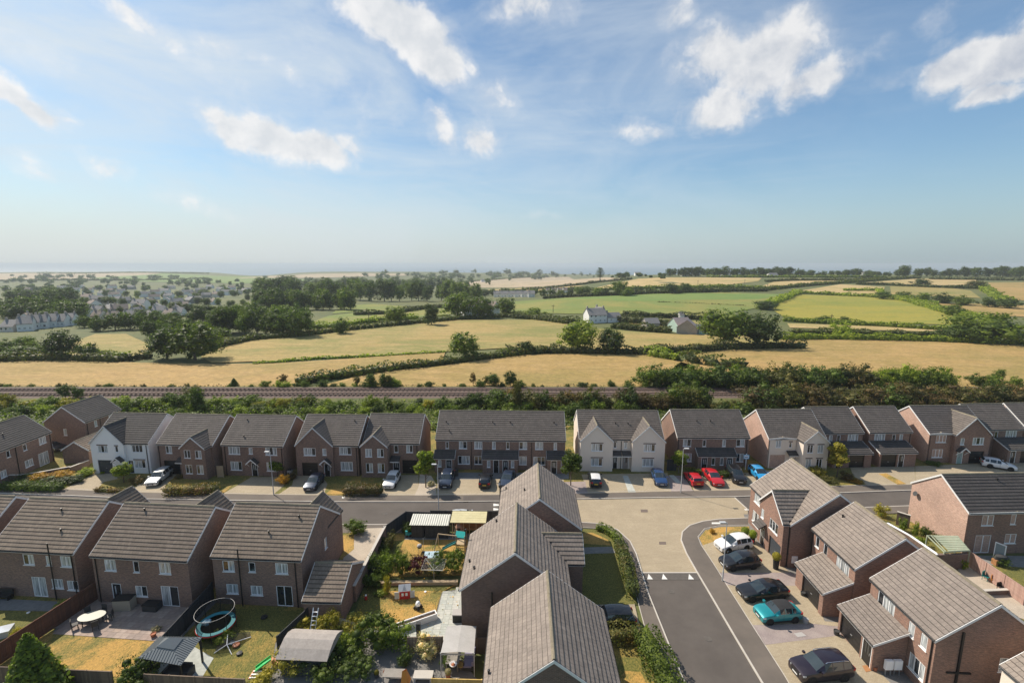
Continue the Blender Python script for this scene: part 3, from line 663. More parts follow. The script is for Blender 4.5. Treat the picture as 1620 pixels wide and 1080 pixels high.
# ================================================================ houses
WINC = {}
def window(parent, O, e, s, z, w, h, panes=2, sill=True, frame='upvc', name='window'):
    """window set 7 cm into its opening; O = wall origin, e = unit vector along the wall (outward normal = (e.y,-e.x))"""
    k = (round(w, 2), round(h, 2), panes, frame)
    if k not in WINC:
        f = MB(); t = .065; y0, y1 = .03, .085
        f.box(0, w, y0, y1, 0, t).box(0, w, y0, y1, h - t, h).box(0, t, y0, y1, t, h - t).box(w - t, w, y0, y1, t, h - t)
        for i in range(1, panes):
            x = w * i / panes; f.box(x - .035, x + .035, y0 - .008, y1, t, h - t)
        gl = [MB().box(w * i / panes + .035, w * (i + 1) / panes - .035, .062, .07, t - .005, h - t + .005).mesh('pane', M['glass']) for i in range(panes)]
        sl = MB().box(-.05, w + .05, -.055, .03, -.055, .0).mesh('sill', M['upvc'])
        WINC[k] = (f.mesh(name, M[frame]), gl, sl)
    fm, gl, sl = WINC[k]
    o = bpy.data.objects.new(name, fm); link(o, parent)
    o.location = (O[0] + e[0] * s, O[1] + e[1] * s, z); o.rotation_euler = (0, 0, math.atan2(e[1], e[0]))
    for m_ in gl: link(bpy.data.objects.new('pane', m_), o)
    if sill: link(bpy.data.objects.new('sill', sl), o)
    return o
def place(o, O, e, s, z):
    o.location = (O[0] + e[0] * s, O[1] + e[1] * s, z); o.rotation_euler = (0, 0, math.atan2(e[1], e[0])); return o
def door(parent, O, e, s, z, w=.95, h=2.08, col='black_door', light=True):
    f = MB(); t = .07; f.box(0, t, .02, .09, 0, h).box(w - t, w, .02, .09, 0, h).box(t, w - t, .02, .09, h - t, h)
    o = place(f.build('door_frame', M['upvc'], parent), O, e, s, z)
    d = MB().box(t, w - t, .045, .085, 0, h - t).build('door', M[col], o)
    if light:
        MB().box(w * .3, w * .44, .03, .046, h * .45, h * .85).build('pane', M['glass'], o); MB().box(w * .56, w * .7, .03, .046, h * .45, h * .85).build('pane', M['glass'], o)
    MB().box(w * .78, w * .82, .0, .045, h * .45, h * .55).build('handle', M['metal'], o)
    return o
def garage_door(parent, O, e, s, z, w, h, col='black_door'):
    m = MB()
    n = 5
    for i in range(n): m.box(.02, w - .02, .12, .16, h * i / n + .012, h * (i + 1) / n - .012)
    m.box(.0, w, .16, .18, 0, h)
    o = place(m.build('garage_door', M[col], parent, weld=False), O, e, s, z)
    MB().box(w * .46, w * .54, .09, .12, h * .38, h * .41).build('handle', M['metal'], o); return o
def wall_face(mb, O, e, L, z0, z1, holes=(), gable=0., gx=None, depth=.1, m=0):
    """a wall with real openings (reveals 10 cm deep) and optional gable triangle"""
    O = Vector((O[0], O[1], 0)); e = Vector((e[0], e[1], 0)); n = Vector((e.y, -e.x, 0)); up = Vector((0, 0, 1))
    P = lambda s, z, d=0.: O + e * s + up * z - n * d
    xs = sorted({0., L, *[round(h[0], 4) for h in holes], *[round(h[0] + h[2], 4) for h in holes]})
    zs = sorted({z0, z1, *[round(h[1], 4) for h in holes], *[round(h[1] + h[3], 4) for h in holes]})
    for i in range(len(xs) - 1):
        for j in range(len(zs) - 1):
            cx = (xs[i] + xs[i + 1]) / 2; cz = (zs[j] + zs[j + 1]) / 2
            if any(h[0] < cx < h[0] + h[2] and h[1] < cz < h[1] + h[3] for h in holes): continue
            a, b = xs[i], xs[i + 1]; c, d = zs[j], zs[j + 1]
            mb.quad(P(a, c), P(b, c), P(b, d), P(a, d), m=m, uv=[(a + O.x, c), (b + O.x, c), (b + O.x, d), (a + O.x, d)])
    for h in holes:
        a, c, b, d = h[0], h[1], h[0] + h[2], h[1] + h[3]
        mb.quad(P(a, c), P(a, c, depth), P(b, c, depth), P(b, c), m=m); mb.quad(P(a, d), P(b, d), P(b, d, depth), P(a, d, depth), m=m)
        mb.quad(P(a, c), P(a, d), P(a, d, depth), P(a, c, depth), m=m); mb.quad(P(b, c), P(b, c, depth), P(b, d, depth), P(b, d), m=m)
    if gable:
        mb.quad(P(0, z1), P(L, z1), P(L / 2, z1 + gable), m=m, uv=[(O.x, z1), (L + O.x, z1), (L / 2 + O.x, z1 + gable)])
TUV = [(0, 0), (1, 0), (1, 1), (0, 1)]; RUV = [(0, 0), (1, 0), (1, .05), (0, .05)]  # RUV puts the risers inside the painted shadow line
def tiles(mb, A, u, v, n, L, S, keep=None, cw=.33, ch=.385, lift=.048, jit=.005):
    """overlapping tiles on a slope: A eave corner, u along, v up the slope, n normal"""
    nc = max(1, round(S / ch)); ch = S / nc; nk = max(1, round(L / cw)); cw = L / nk
    for j in range(nc):
        sh = .5 if j % 2 else 0.
        for k in range(-1 if sh else 0, nk):
            a = max(0, (k + sh) * cw); b = min(L, (k + 1 + sh) * cw)
            if b - a < .02: continue
            s0 = j * ch - .03; s1 = (j + 1) * ch + .01
            if s1 > S: s1 = S
            if keep and not keep(A + u * ((a + b) / 2) + v * ((s0 + s1) / 2)): continue
            t = lift + random.uniform(-jit, jit); t2 = .012; g_ = .006
            p0 = A + u * (a + g_) + v * s0; p1 = A + u * (b - g_) + v * s0; p2 = A + u * (b - g_) + v * s1; p3 = A + u * (a + g_) + v * s1
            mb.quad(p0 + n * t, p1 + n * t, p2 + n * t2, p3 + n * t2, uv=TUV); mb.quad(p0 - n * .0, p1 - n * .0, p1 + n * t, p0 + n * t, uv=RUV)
def gable_roof(parent, x0, x1, y0, y1, ze, rise, axis='x', tile='tile_brown', keep=None, ends=(1, 1), name='roof', ridge=True, barge=True, yend=None, fascia=(1, 1), tkw={}, flen=None):
    """gable roof over a rectangle; ridge runs along axis. Returns the roof object"""
    if axis == 'x': T = lambda a, b, z: Vector((a, b, z)); a0, a1, b0, b1 = x0, x1, y0, y1
    else: T = lambda a, b, z: Vector((b, a, z)); a0, a1, b0, b1 = y0, y1, x0, x1
    bm_ = (b0 + b1) / 2; hb = (b1 - b0) / 2; th = .10
    mb = MB(); dn = th / math.cos(math.atan2(rise, hb))
    prof = [(b0, ze), (bm_, ze + rise), (b1, ze), (b1, ze - dn), (bm_, ze + rise - dn), (b0, ze - dn)]
    for i in range(6):
        p, q = prof[i], prof[(i + 1) % 6]
        mb.quad(T(a0, *p), T(a1, *p), T(a1, *q), T(a0, *q))
    for a in (a0, a1):
        mb.quad(*[T(a, *prof[i]) for i in (0, 1, 4, 5)]); mb.quad(*[T(a, *prof[i]) for i in (1, 2, 3, 4)])
    ro = mb.build(name, M['tile_dark'], parent)
    S = math.hypot(hb, rise); tb = MB()
    for side in (0, 1):
        A = T(a0, b0 if side == 0 else b1, ze); u = (T(1, 0, 0) - T(0, 0, 0)); v = (T(0, hb if side == 0 else -hb, rise) - T(0, 0, 0)) / S
        n = u.cross(v)
        if n.z < 0: n = -n
        tiles(tb, A, u, v, n, a1 - a0, S, keep, **tkw)
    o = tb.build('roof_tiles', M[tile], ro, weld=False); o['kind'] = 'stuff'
    if ridge:
        rb = MB(); k = max(1, round((a1 - a0) / .45)); U5 = [(0, .5)] * 4; w = (a1 - a0) / k
        for i in range(k):
            a = a0 + i * w + .008; b = a0 + (i + 1) * w - .008; z = ze + rise + .03 + random.uniform(0, .012)
            if keep and not keep(T((a + b) / 2, bm_, ze + rise)): continue
            rb.quad(T(a, bm_ - .14, z - .07), T(b, bm_ - .14, z - .07), T(b, bm_ - .05, z + .05), T(a, bm_ - .05, z + .05), uv=U5); rb.quad(T(a, bm_ - .05, z + .05), T(b, bm_ - .05, z + .05), T(b, bm_ + .05, z + .05), T(a, bm_ + .05, z + .05), uv=U5)
            rb.quad(T(a, bm_ + .05, z + .05), T(b, bm_ + .05, z + .05), T(b, bm_ + .14, z - .07), T(a, bm_ + .14, z - .07), uv=U5)
        o = rb.build('ridge_tiles', M['ridge'], ro, weld=False); o['kind'] = 'stuff'
    if barge:
        for a, on, sg in ((a0, ends[0], -1), (a1, ends[1], 1)):
            if not on: continue
            m = MB(); x = a + sg * .02
            for bb in (b0, b1):
                p = [(bb, ze + .02), (bm_, ze + rise + .02), (bm_, ze + rise - .2), (bb, ze - .2)]
                m.quad(*[T(x + sg * .035, *q) for q in p]); m.quad(*[T(x, *q) for q in p])
                m.quad(T(x, *p[0]), T(x, *p[1]), T(x + sg * .035, *p[1]), T(x + sg * .035, *p[0])); m.quad(T(x, *p[3]), T(x, *p[2]), T(x + sg * .035, *p[2]), T(x + sg * .035, *p[3]))
            m.build('bargeboard', M['barge'], ro)
    for bb, on, sg in ((b0, fascia[0], -1), (b1, fascia[1], 1)):
        if not on: continue
        m = MB(); p, q = sorted((bb + sg * .0, bb - sg * .03)); f0, f1 = (a0 + .03, a1 - .03) if flen is None else flen; lo = T(f0, p, ze - .22); hi = T(f1, q, ze - .035)
        m.box(min(lo.x, hi.x), max(lo.x, hi.x), min(lo.y, hi.y), max(lo.y, hi.y), lo.z, hi.z); m.build('fascia', M['barge'], ro)
        m = MB(); m.tube([T(f0, bb + sg * .055, ze - .085), T(f1, bb + sg * .055, ze - .085)], .05, 6); m.build('gutter', M['black_pl'], ro)
    return ro
def cross_roof(parent, c, ext, D, ze, slope, front=True, tile='tile_brown'):
    """projecting gable wing roof that dies into the main slope; c = (x0,x1,proj,slope)"""
    x0, x1, p = c[0], c[1], c[2]; sl = c[3] if len(c) > 3 else .95
    rise = (x1 - x0) / 2 * sl; reach = rise / slope
    main = lambda q: ze + slope * (q.y if front else D - q.y)
    keep = lambda q: q.z > main(q) + .01
    y0, y1 = (-p, reach) if front else (D - reach, D + p)
    return gable_roof(parent, x0, x1, y0, y1, ze, rise, 'y', tile, keep, ends=(1, 0) if front else (0, 1), name='gable_roof', fascia=(p > .3, p > .3), flen=(-p + .03, .0) if front else (D, D + p - .03))
def lean_to(parent, x0, x1, p, z_top, z_low, mats, tile, holes=(), fill=None, side_holes=()):
    """single-storey projection with a mono-pitch tiled roof, local x0..x1, projecting to y=-p"""
    m = MB(); i_ = .12
    wall_face(m, (x0 + i_, -p + .2), (1, 0), x1 - x0 - 2 * i_, 0, z_low - .05, holes)
    zt = z_top - (z_top - z_low) * 0.02
    for xx, e in ((x1 - i_, 1), (x0 + i_, -1)):
        q = [Vector((xx, -p + .2, 0)), Vector((xx, .14, 0)), Vector((xx, .14, z_top - .12)), Vector((xx, -p + .2, z_low - .05))]
        if e < 0: q = q[::-1]
        m.quad(*q, uv=[(a.y, a.z) for a in q])
    m.build('lean_to_wall', mats, parent)
    S = math.hypot(p + .12, z_top - z_low); v = Vector((0, p + .12, z_top - z_low)) / S; n = Vector((1, 0, 0)).cross(v)
    A = Vector((x0, -p, z_low)); r = MB()
    T = [Vector((x0, -p, z_low)), Vector((x1, -p, z_low)), Vector((x1, .12, z_top)), Vector((x0, .12, z_top))]
    d = Vector((0, 0, -.09)); r.quad(*T); r.quad(*[q + d for q in reversed(T)])
    for i in range(4): r.quad(T[i], T[i] + d, T[(i + 1) % 4] + d, T[(i + 1) % 4])
    ro = r.build('lean_to_roof', M['tile_dark'], parent)
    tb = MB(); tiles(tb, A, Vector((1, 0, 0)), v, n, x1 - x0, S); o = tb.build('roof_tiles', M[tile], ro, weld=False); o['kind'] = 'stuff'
    MB().box(x0 + .02, x1 - .02, -p - .01, -p + .02, z_low - .2, z_low - .02).build('fascia', M['barge'], ro)
    MB().tube([(x0, -p - .05, z_low - .06), (x1, -p - .05, z_low - .06)], .045, 6).build('gutter', M['black_pl'], ro)
    for xx, sg in ((x0, -1), (x1, 1)):
        b = MB(); a0, a1 = sorted((xx + sg * .005, xx + sg * .035))
        q = [(-p, z_low + .02), (.1, z_top + .02), (.1, z_top - .17), (-p, z_low - .17)]
        b.quad(*[(a0, *t) for t in q]); b.quad(*[(a1, *t) for t in q]); b.quad((a0, *q[0]), (a1, *q[0]), (a1, *q[1]), (a0, *q[1])); b.quad((a0, *q[3]), (a1, *q[3]), (a1, *q[2]), (a0, *q[2])); b.build('bargeboard', M['barge'], ro)
    return ro
def canopy_gable(parent, x, z=2.35, y=0., w=1.5, p=.75, tile='tile_dark'):
    r = gable_roof(parent, x - w / 2, x + w / 2, y - p, y + .1, z, w * .42, 'y', tile, name='porch_canopy', ends=(1, 0), ridge=False, fascia=(0, 0))
    for sx in (-1, 1): MB().beam((x + sx * (w / 2 - .1), y - .02, z - .75), (x + sx * (w / 2 - .1), y - p + .12, z - .1), .07, .07).build('bracket', M['upvc'], r)
    return r
def canopy_flat(parent, x0, x1, z=2.6, y=0., p=.9, tile='tile_dark'):
    r = MB(); T = [Vector((x0, y - p, z)), Vector((x1, y - p, z)), Vector((x1, y + .02, z + .55)), Vector((x0, y + .02, z + .55))]; d = Vector((0, 0, -.1))
    r.quad(*T); r.quad(*[q + d for q in reversed(T)])
    for i in range(4): r.quad(T[i], T[i] + d, T[(i + 1) % 4] + d, T[(i + 1) % 4])
    ro = r.build('porch_canopy', M['tile_dark'], parent)
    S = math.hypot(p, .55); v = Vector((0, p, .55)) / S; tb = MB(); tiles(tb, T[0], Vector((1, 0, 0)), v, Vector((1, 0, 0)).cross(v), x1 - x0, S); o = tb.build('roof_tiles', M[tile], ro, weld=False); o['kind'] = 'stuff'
    MB().box(x0 + .01, x1 - .01, y - p - .03, y - p - .002, z - .14, z).build('fascia', M['barge'], ro); return ro
def house(label, x, y, ang, w, half, wall='brick', tile='tile_brown', gables=(), back_gables=(), front=(), back=(), left=(), right=(), lean=(), canopies=(), pipes=(), bpipes=(), eh=5.0, pitch=.75,
          gwall=None, cat='house', group=None, ends=(1, 1), lintels=False, z0=0., name='house', vents=0, rpipes=(), stacks=()):
    """front eave runs from (x,y) along ang; openings are (kind, s, z, w, h, panes...) along each wall seen from outside, left to right.
    gables: dict x0,x1,p,slope,open  openings measured from the gable's own left edge"""
    t = thing(name, label, cat, (x, y, z0), R(ang), group)
    D = 2 * half; ov = .16; rise = half * pitch; wz = eh - .06
    wx0, wx1 = .05, w - .05
    main = MB(); hs = lambda L: [(o_[1], o_[2], o_[3], o_[4]) for o_ in L]
    def fill(ops, O, e):
        for o_ in ops:
            k, s, z, ww, hh = o_[:5]; ex = o_[5] if len(o_) > 5 else None
            if k == 'w': window(t, O, e, s, z, ww, hh, ex or 2)
            elif k == 'p': window(t, O, e, s, z, ww, hh, ex or 2, False, name='patio_door')
            elif k == 'd': door(t, O, e, s, z, ww, hh, ex or 'black_door')
            elif k == 'g': garage_door(t, O, e, s, z, ww, hh, ex or 'black_door')
            if lintels and k in 'w':
                n_ = (e[1], -e[0]); place(MB().box(-.08, ww + .08, -.03, .02, hh + .0, hh + .17).build('lintel', M['slate_sill'], t), O, e, s, z)
    W0 = ov
    # front wall (cells hidden behind full-height gables are kept: they are inside)
    gx = [(c['x0'], c['x1']) for c in gables]
    fr = [o_ for o_ in front]
    wall_face(main, (wx0, W0), (1, 0), wx1 - wx0, 0, wz, hs(fr)); fill(fr, (wx0, W0), (1, 0))
    wall_face(main, (wx1, W0), (0, 1), D - 2 * ov, 0, wz, hs(right), (half - ov) * pitch); fill(right, (wx1, W0), (0, 1))
    wall_face(main, (wx1, D - ov), (-1, 0), wx1 - wx0, 0, wz, hs(back)); fill(back, (wx1, D - ov), (-1, 0))
    wall_face(main, (wx0, D - ov), (0, -1), D - 2 * ov, 0, wz, hs(left), (half - ov) * pitch); fill(left, (wx0, D - ov), (0, -1))
    main.build('wall', M[wall], t)
    for c in list(gables) + [dict(b, back=1) for b in back_gables]:
        bk = c.get('back'); gw = M[c.get('wall', gwall or wall)]; m = MB(); a, b = c['x0'] + .1, c['x1'] - .1; sl = c.get('slope', .95); gr = (b - a) / 2 * sl
        if not bk:
            O = (a, -c['p'] + .12); e = (1, 0); wall_face(m, O, e, b - a, 0, wz, hs(c.get('open', ())), gr)
            if c['p'] > .05:
                wall_face(m, (b, -c['p'] + .12), (0, 1), c['p'] + .1, 0, wz); wall_face(m, (a, ov + .06), (0, -1), c['p'] + .1, 0, wz)
        else:
            O = (b, D + c['p'] - .12); e = (-1, 0); wall_face(m, O, e, b - a, 0, wz, hs(c.get('open', ())), gr)
            wall_face(m, (a, D + c['p'] - .12), (0, -1), c['p'] + .1, 0, wz); wall_face(m, (b, D - ov - .06), (0, 1), c['p'] + .1, 0, wz)
        m.build('gable_wall', gw, t); fill(c.get('open', ()), O, e)
        cross_roof(t, (c['x0'], c['x1'], c['p'], sl), 0, D, eh, pitch, not bk, tile)
    gable_roof(t, 0, w, 0, D, eh, rise, 'x', tile, ends=ends)
    for l in lean:
        O = (l['x0'] + .12, -l['p'] + .2); lean_to(t, l['x0'], l['x1'], l['p'], l.get('zt', 3.4), l.get('zl', 2.45), M[l.get('wall', wall)], l.get('tile', 'tile_dark'), hs(l.get('open', ()))); fill(l.get('open', ()), O, (1, 0))
    for c in canopies: (canopy_gable if c[0] == 'g' else canopy_flat)(t, *c[1:])
    for px in pipes: MB().tube([(px, .1, .02), (px, .1, eh - .3)], .05, 6).build('downpipe', M['black_pl'], t)
    for px in bpipes: MB().tube([(px, D - .1, .02), (px, D - .1, eh - .3)], .05, 6).build('downpipe', M['black_pl'], t)
    for vx, vy in (vents or ()):
        zz = eh + pitch * min(vy, D - vy); MB().lathe([(.07, zz - .1), (.07, zz + .22), (.1, zz + .24), (.1, zz + .3), (.0, zz + .32)], 8, c=(vx, vy)).build('roof_vent', M['black_pl'], t)
    for px in stacks: MB().tube([(px, -.02, .02), (px, -.02, eh + .95)], .06, 6).build('soil_pipe', M['black_pl'], t)
    if rpipes and rpipes[0] < 0:
        py = -rpipes[0]; b_ = MB(); b_.box(wx1 + .02, wx1 + .12, py - .07, py + .07, .02, eh + .75); b_.box(wx1 + .02, wx1 + .11, py - .75, py + .95, 2.35, 2.47); b_.build('soil_pipe', M['black_pl'], t); rpipes = ()
    for py in rpipes: MB().tube([(wx1 + .06, py, .02), (wx1 + .06, py, eh + .9)], .055, 6).build('soil_pipe', M['black_pl'], t)
    return t
def garage(label, x, y, ang, w, half, wall='brick', tile='tile_brown', eh=2.4, pitch=.62, front=()):
    return house(label, x, y, ang, w, half, wall, tile, eh=eh, pitch=pitch, cat='garage', name='brick_garage', front=front)
w3 = lambda s, z=1.05, w=1.75, h=1.2: ('w', s, z, w, h, 3)
w2 = lambda s, z=1.05, w=1.15, h=1.2: ('w', s, z, w, h, 2)
w1 = lambda s, z=3.55, w=.55, h=1.05: ('w', s, z, w, h, 1)
U = 3.5
# ---- far row, left to right
house('brown brick house at the far left of the far row, long side facing right', -74.9, 64.6, 92, 9.5, 3.9, 'brick', 'tile_dark', front=[w1(2.2), w1(4.7, 3.6, .6, 1.0), w2(7.3, 3.55, 1.2, 1.1), w2(.9, .9, .9, 1.1), w2(4.6, .9, 1.3, 1.1), ('p', 6.8, .1, 1.7, 2.1, 2)], pipes=(3.6, 9.2), vents=[(4, 2)])
house('brown brick house set back behind the white house with its gable to the street', -73.85, 78.7, 89, 7.6, 3.75, 'brick', 'tile_dark', front=[w1(1.8), w1(4.8)], left=[w1(3.2, 2.6, .6, 1.2)], pipes=(.4, 3.0))
garage('low brick garage between the white house and the house behind it', -68.3, 72.7, 89, 6.3, 2.3)
house('white rendered detached house with dark grey garage door', -64.7, 69.35, -3, 9.1, 4.45, 'render_white', 'tile_dark', gables=[dict(x0=0, x1=5.5, p=.35, slope=1.02, open=[w3(1.1, U, 1.6, 1.15), w1(3.9, U + .1, .5, 1.0), ('g', .85, .1, 2.3, 2.2, 'grey_door')])],
      front=[w3(6.3, U, 1.7, 1.15), w3(6.4, .95, 1.75, 1.3), ('d', 5.4, .12, .85, 2.05, 'black_door')], canopies=[('g', 4.55, 2.4, -.25)], pipes=(8.7,), lintels=True, left=[])
house('brown brick detached house with a small right-hand gable behind the clipped hedge', -54.25, 68.75, -4.5, 9.0, 4.5, 'brick', 'tile_mid', gables=[dict(x0=4.7, x1=8.75, p=1.25, slope=.87, open=[w2(.55, U - .1, 1.0, 1.25), w2(2.3, U - .1, 1.0, 1.25), w2(.55, .95, 1.05, 1.4), w2(2.3, .95, 1.05, 1.4)])],
      front=[w2(1.3, U, 1.0, 1.2), ('g', .75, .1, 2.6, 2.25), ('d', 3.6, .1, .9, 2.05)], canopies=[('f', 3.5, 4.7, 2.5)], pipes=(.25,))
house('plain brick detached house with a central door under a small canopy', -44.15, 68.35, -3.6, 9.7, 4.5, 'brick', 'tile_mid', front=[w3(1.0, U, 1.8, 1.25), w1(4.2, U + .1, .6, 1.0), w3(6.8, U, 1.8, 1.25), w3(1.1, .95, 1.8, 1.4), w3(6.8, .95, 1.75, 1.4), ('d', 4.4, .1, .95, 2.1)], canopies=[('g', 4.9, 2.35, .16, 1.7)], pipes=(.5, 9.4), vents=[(2.2, 3.6), (3, 1.2)])
house('brown brick detached house with a broad left gable over a black garage door', -32.85, 68.4, -2.4, 9.6, 4.5, 'brick', 'tile_mid', gables=[dict(x0=0, x1=5.9, p=.3, slope=.98, open=[w3(1.2, U - .1, 1.85, 1.2), w1(4.1, U, .6, 1.05), ('g', .8, .1, 2.45, 2.15), ('d', 4.2, .1, .95, 2.1)])],
      front=[w3(6.6, U, 1.85, 1.2), w3(6.7, .95, 1.85, 1.4)], canopies=[('g', 4.75, 2.4, -.2, 1.6)], pipes=(9.3,), vents=[(8, 3.5)])
house('brown brick detached house with a narrow left gable and black garage on the right', -22.85, 69.1, -1.8, 8.7, 4.4, 'brick', 'tile_mid', gables=[dict(x0=0, x1=4.25, p=1.45, slope=.87, open=[w2(.7, U - .15, 1.0, 1.3), w2(2.5, U - .15, 1.0, 1.3), w2(.7, .9, 1.05, 1.45), w2(2.5, .9, 1.05, 1.45)])],
      front=[w1(4.7, U, .65, 1.15), w2(6.6, U, 1.0, 1.2), ('g', 5.9, .1, 2.4, 2.2), ('d', 4.45, .1, 1.0, 2.1)], canopies=[('f', 4.3, 5.75, 2.45)], pipes=(8.3,))
# terrace of four
ter_open = []
tf = [w1(1.5, U, .5, 1.1), w2(3.6, U, 1.25, 1.2), w2(6.0, U, 1.25, 1.2), w1(8.8, U, .55, 1.2), w1(11.0, U, .5, 1.2), w2(13.0, U, 1.25, 1.2), w2(15.5, U, 1.25, 1.2), w1(18.4, U, .5, 1.1),
      w3(3.4, .95, 1.85, 1.35), w2(6.0, .95, 1.2, 1.35), w2(13.0, .95, 1.2, 1.4), w3(15.2, .95, 1.9, 1.35)]
ln = lambda x0, x1, op: dict(x0=x0, x1=x1, p=1.25, zt=3.35, zl=2.5, open=op)
house('long brown brick terrace of four homes with dark lean-to porches', -11.95, 70.55, -1.5, 20.3, 4.45, 'brick', 'tile_mid', front=tf,
      lean=[ln(-.15, 3.15, [w1(.55, 1.0, .5, 1.1), ('d', 1.75, .1, .95, 2.1)]), ln(7.3, 13.0, [w1(.7, 1.0, .5, 1.1), ('d', 1.65, .1, .9, 2.1), ('d', 3.1, .1, .9, 2.1), w1(4.4, 1.0, .5, 1.1)]), ln(17.3, 20.3, [('d', .55, .1, .95, 2.1), w1(2.1, 1.0, .5, 1.1)])],
      pipes=(5.6, 15.0), cat='terraced house', name='terrace', vents=[(1.3, 2.6), (8.8, 2.6), (11.6, 2.6), (18.6, 2.6), (2, 1.2)])
house('cream rendered semi-detached pair with two steep front gables', 10.55, 70.85, -1.6, 13.2, 4.45, 'render_cream', 'tile_mid', gables=[dict(x0=0, x1=5.2, p=1.0, slope=.98, open=[w3(1.7, U - .1, 1.75, 1.2), w3(1.7, .95, 1.75, 1.3)]), dict(x0=8.0, x1=13.2, p=1.0, slope=.98, open=[w3(1.75, U - .1, 1.75, 1.2), w3(1.6, .95, 1.75, 1.3)])],
      front=[w1(5.35, U, .45, 1.0), w1(7.0, U, .45, 1.0), ('d', 5.3, .1, .75, 2.1), ('d', 6.75, .1, 1.05, 2.1, 'brown_door')], canopies=[('f', 5.15, 6.55, 2.6), ('f', 6.65, 8.05, 2.6)], pipes=(6.6,), lintels=True, cat='semi-detached house', vents=[(6.0, 2.3), (8, 2.3)])
house('brown brick semi-detached pair with a shared dark porch roof behind the red cars', 26.15, 71.4, -.6, 11.4, 4.35, 'brick', 'tile_mid', front=[w2(.9, U, 1.3, 1.2), w1(4.0, U, .55, 1.1), w1(7.1, U, .55, 1.1), w2(9.3, U, 1.3, 1.2), w3(.9, .95, 1.5, 1.4), w3(8.9, .95, 1.7, 1.4)],
      lean=[dict(x0=2.9, x1=9.0, p=1.3, zt=3.35, zl=2.5, open=[('d', .5, .1, .95, 2.1), w1(2.1, .95, .55, 1.2), w1(3.4, .95, .55, 1.2), ('d', 4.45, .1, .95, 2.1)])], pipes=(.2, 11.0), cat='semi-detached house', vents=[(3.8, 2.4), (6.0, 2.4)])
house('cream fronted detached house with a brick side wall and a right-hand gable', 40.35, 70.95, .6, 9.1, 4.5, 'brick_sunlit', 'tile_mid', gwall='render_cream', gables=[dict(x0=4.4, x1=8.5, p=1.75, slope=.9, open=[w2(.6, U - .2, .9, 1.3), w2(2.2, U - .2, .9, 1.3), w2(.55, .9, .9, 1.45), w2(2.2, .9, .9, 1.45)]), dict(x0=-.02, x1=4.5, p=.04, slope=.1, open=[w2(1.1, U, .85, 1.2), w1(3.2, U, .45, .9), ('g', .35, .1, 2.4, 2.2)])],
      canopies=[('f', 2.9, 4.4, 2.5)], pipes=(.15,), lintels=True)
house('brown brick house with a lean-to garage right of the cream gabled house', 49.6, 73.35, 1.5, 7.6, 4.2, 'brick', 'tile_mid', front=[w1(1.9, U, .6, 1.1), w1(3.2, U, .6, 1.1), w3(5.0, U, 1.75, 1.25)], lean=[dict(x0=1.0, x1=7.5, p=2.5, zt=3.6, zl=2.5, open=[('d', .5, .1, .95, 2.1), ('g', 2.7, .1, 2.4, 2.15)])], pipes=(.2,))
house('brown brick house with garage porch and white door, left of the sage door', 58.2, 73.65, 2, 7.2, 4.2, 'brick_red', 'tile_mid', front=[w3(.9, U, 1.8, 1.25), w1(3.9, U, .6, 1.1), w1(5.1, U, .6, 1.1)], lean=[dict(x0=0, x1=6.2, p=2.5, zt=3.6, zl=2.5, open=[('g', .3, .1, 2.5, 2.15), ('d', 3.1, .1, .95, 2.1)])], pipes=(6.9,))
house('brown brick detached house with a right-hand gable and a sage green door', 67.45, 73.05, 1.4, 9.9, 4.5, 'brick_sunlit', 'tile_mid', gwall='brick_red', gables=[dict(x0=3.7, x1=9.7, p=.6, slope=.95, open=[w1(.9, U - .2, .65, 1.1), w3(2.9, U - .2, 1.85, 1.2), ('g', 2.7, .1, 2.4, 2.1), ('d', .7, .1, .95, 2.1, 'sage_door')]), dict(x0=-.02, x1=3.8, p=.02, slope=.1, open=[w3(1.1, U, 1.7, 1.25), w3(.8, .95, 1.75, 1.4)])],
      canopies=[('g', 4.95, 2.4, -.5, 1.6)], pipes=(.2,))
house('brown brick house with a lean-to porch near the right edge of the far row', 77.7, 75.1, 1.5, 7.4, 4.2, 'brick', 'tile_mid', front=[w1(1.0, U, .6, 1.1), w1(2.5, U, .6, 1.1), w3(4.4, U, 1.9, 1.25), w2(.9, .9, 1.0, 1.4)], lean=[dict(x0=2.4, x1=8.2, p=2.5, zt=3.6, zl=2.5, open=[('d', .5, .1, .9, 2.1), ('g', 2.2, .1, 2.5, 2.15)])])
house('brown brick house cut off by the right edge of the far row', 85.6, 75.3, 1.5, 9, 4.3, 'brick_sunlit', 'tile_mid', gwall='brick', gables=[dict(x0=-.02, x1=9.02, p=.02, slope=.02, open=[w3(2.0, U, 1.8, 1.2), w3(2, .95, 1.8, 1.3)])])
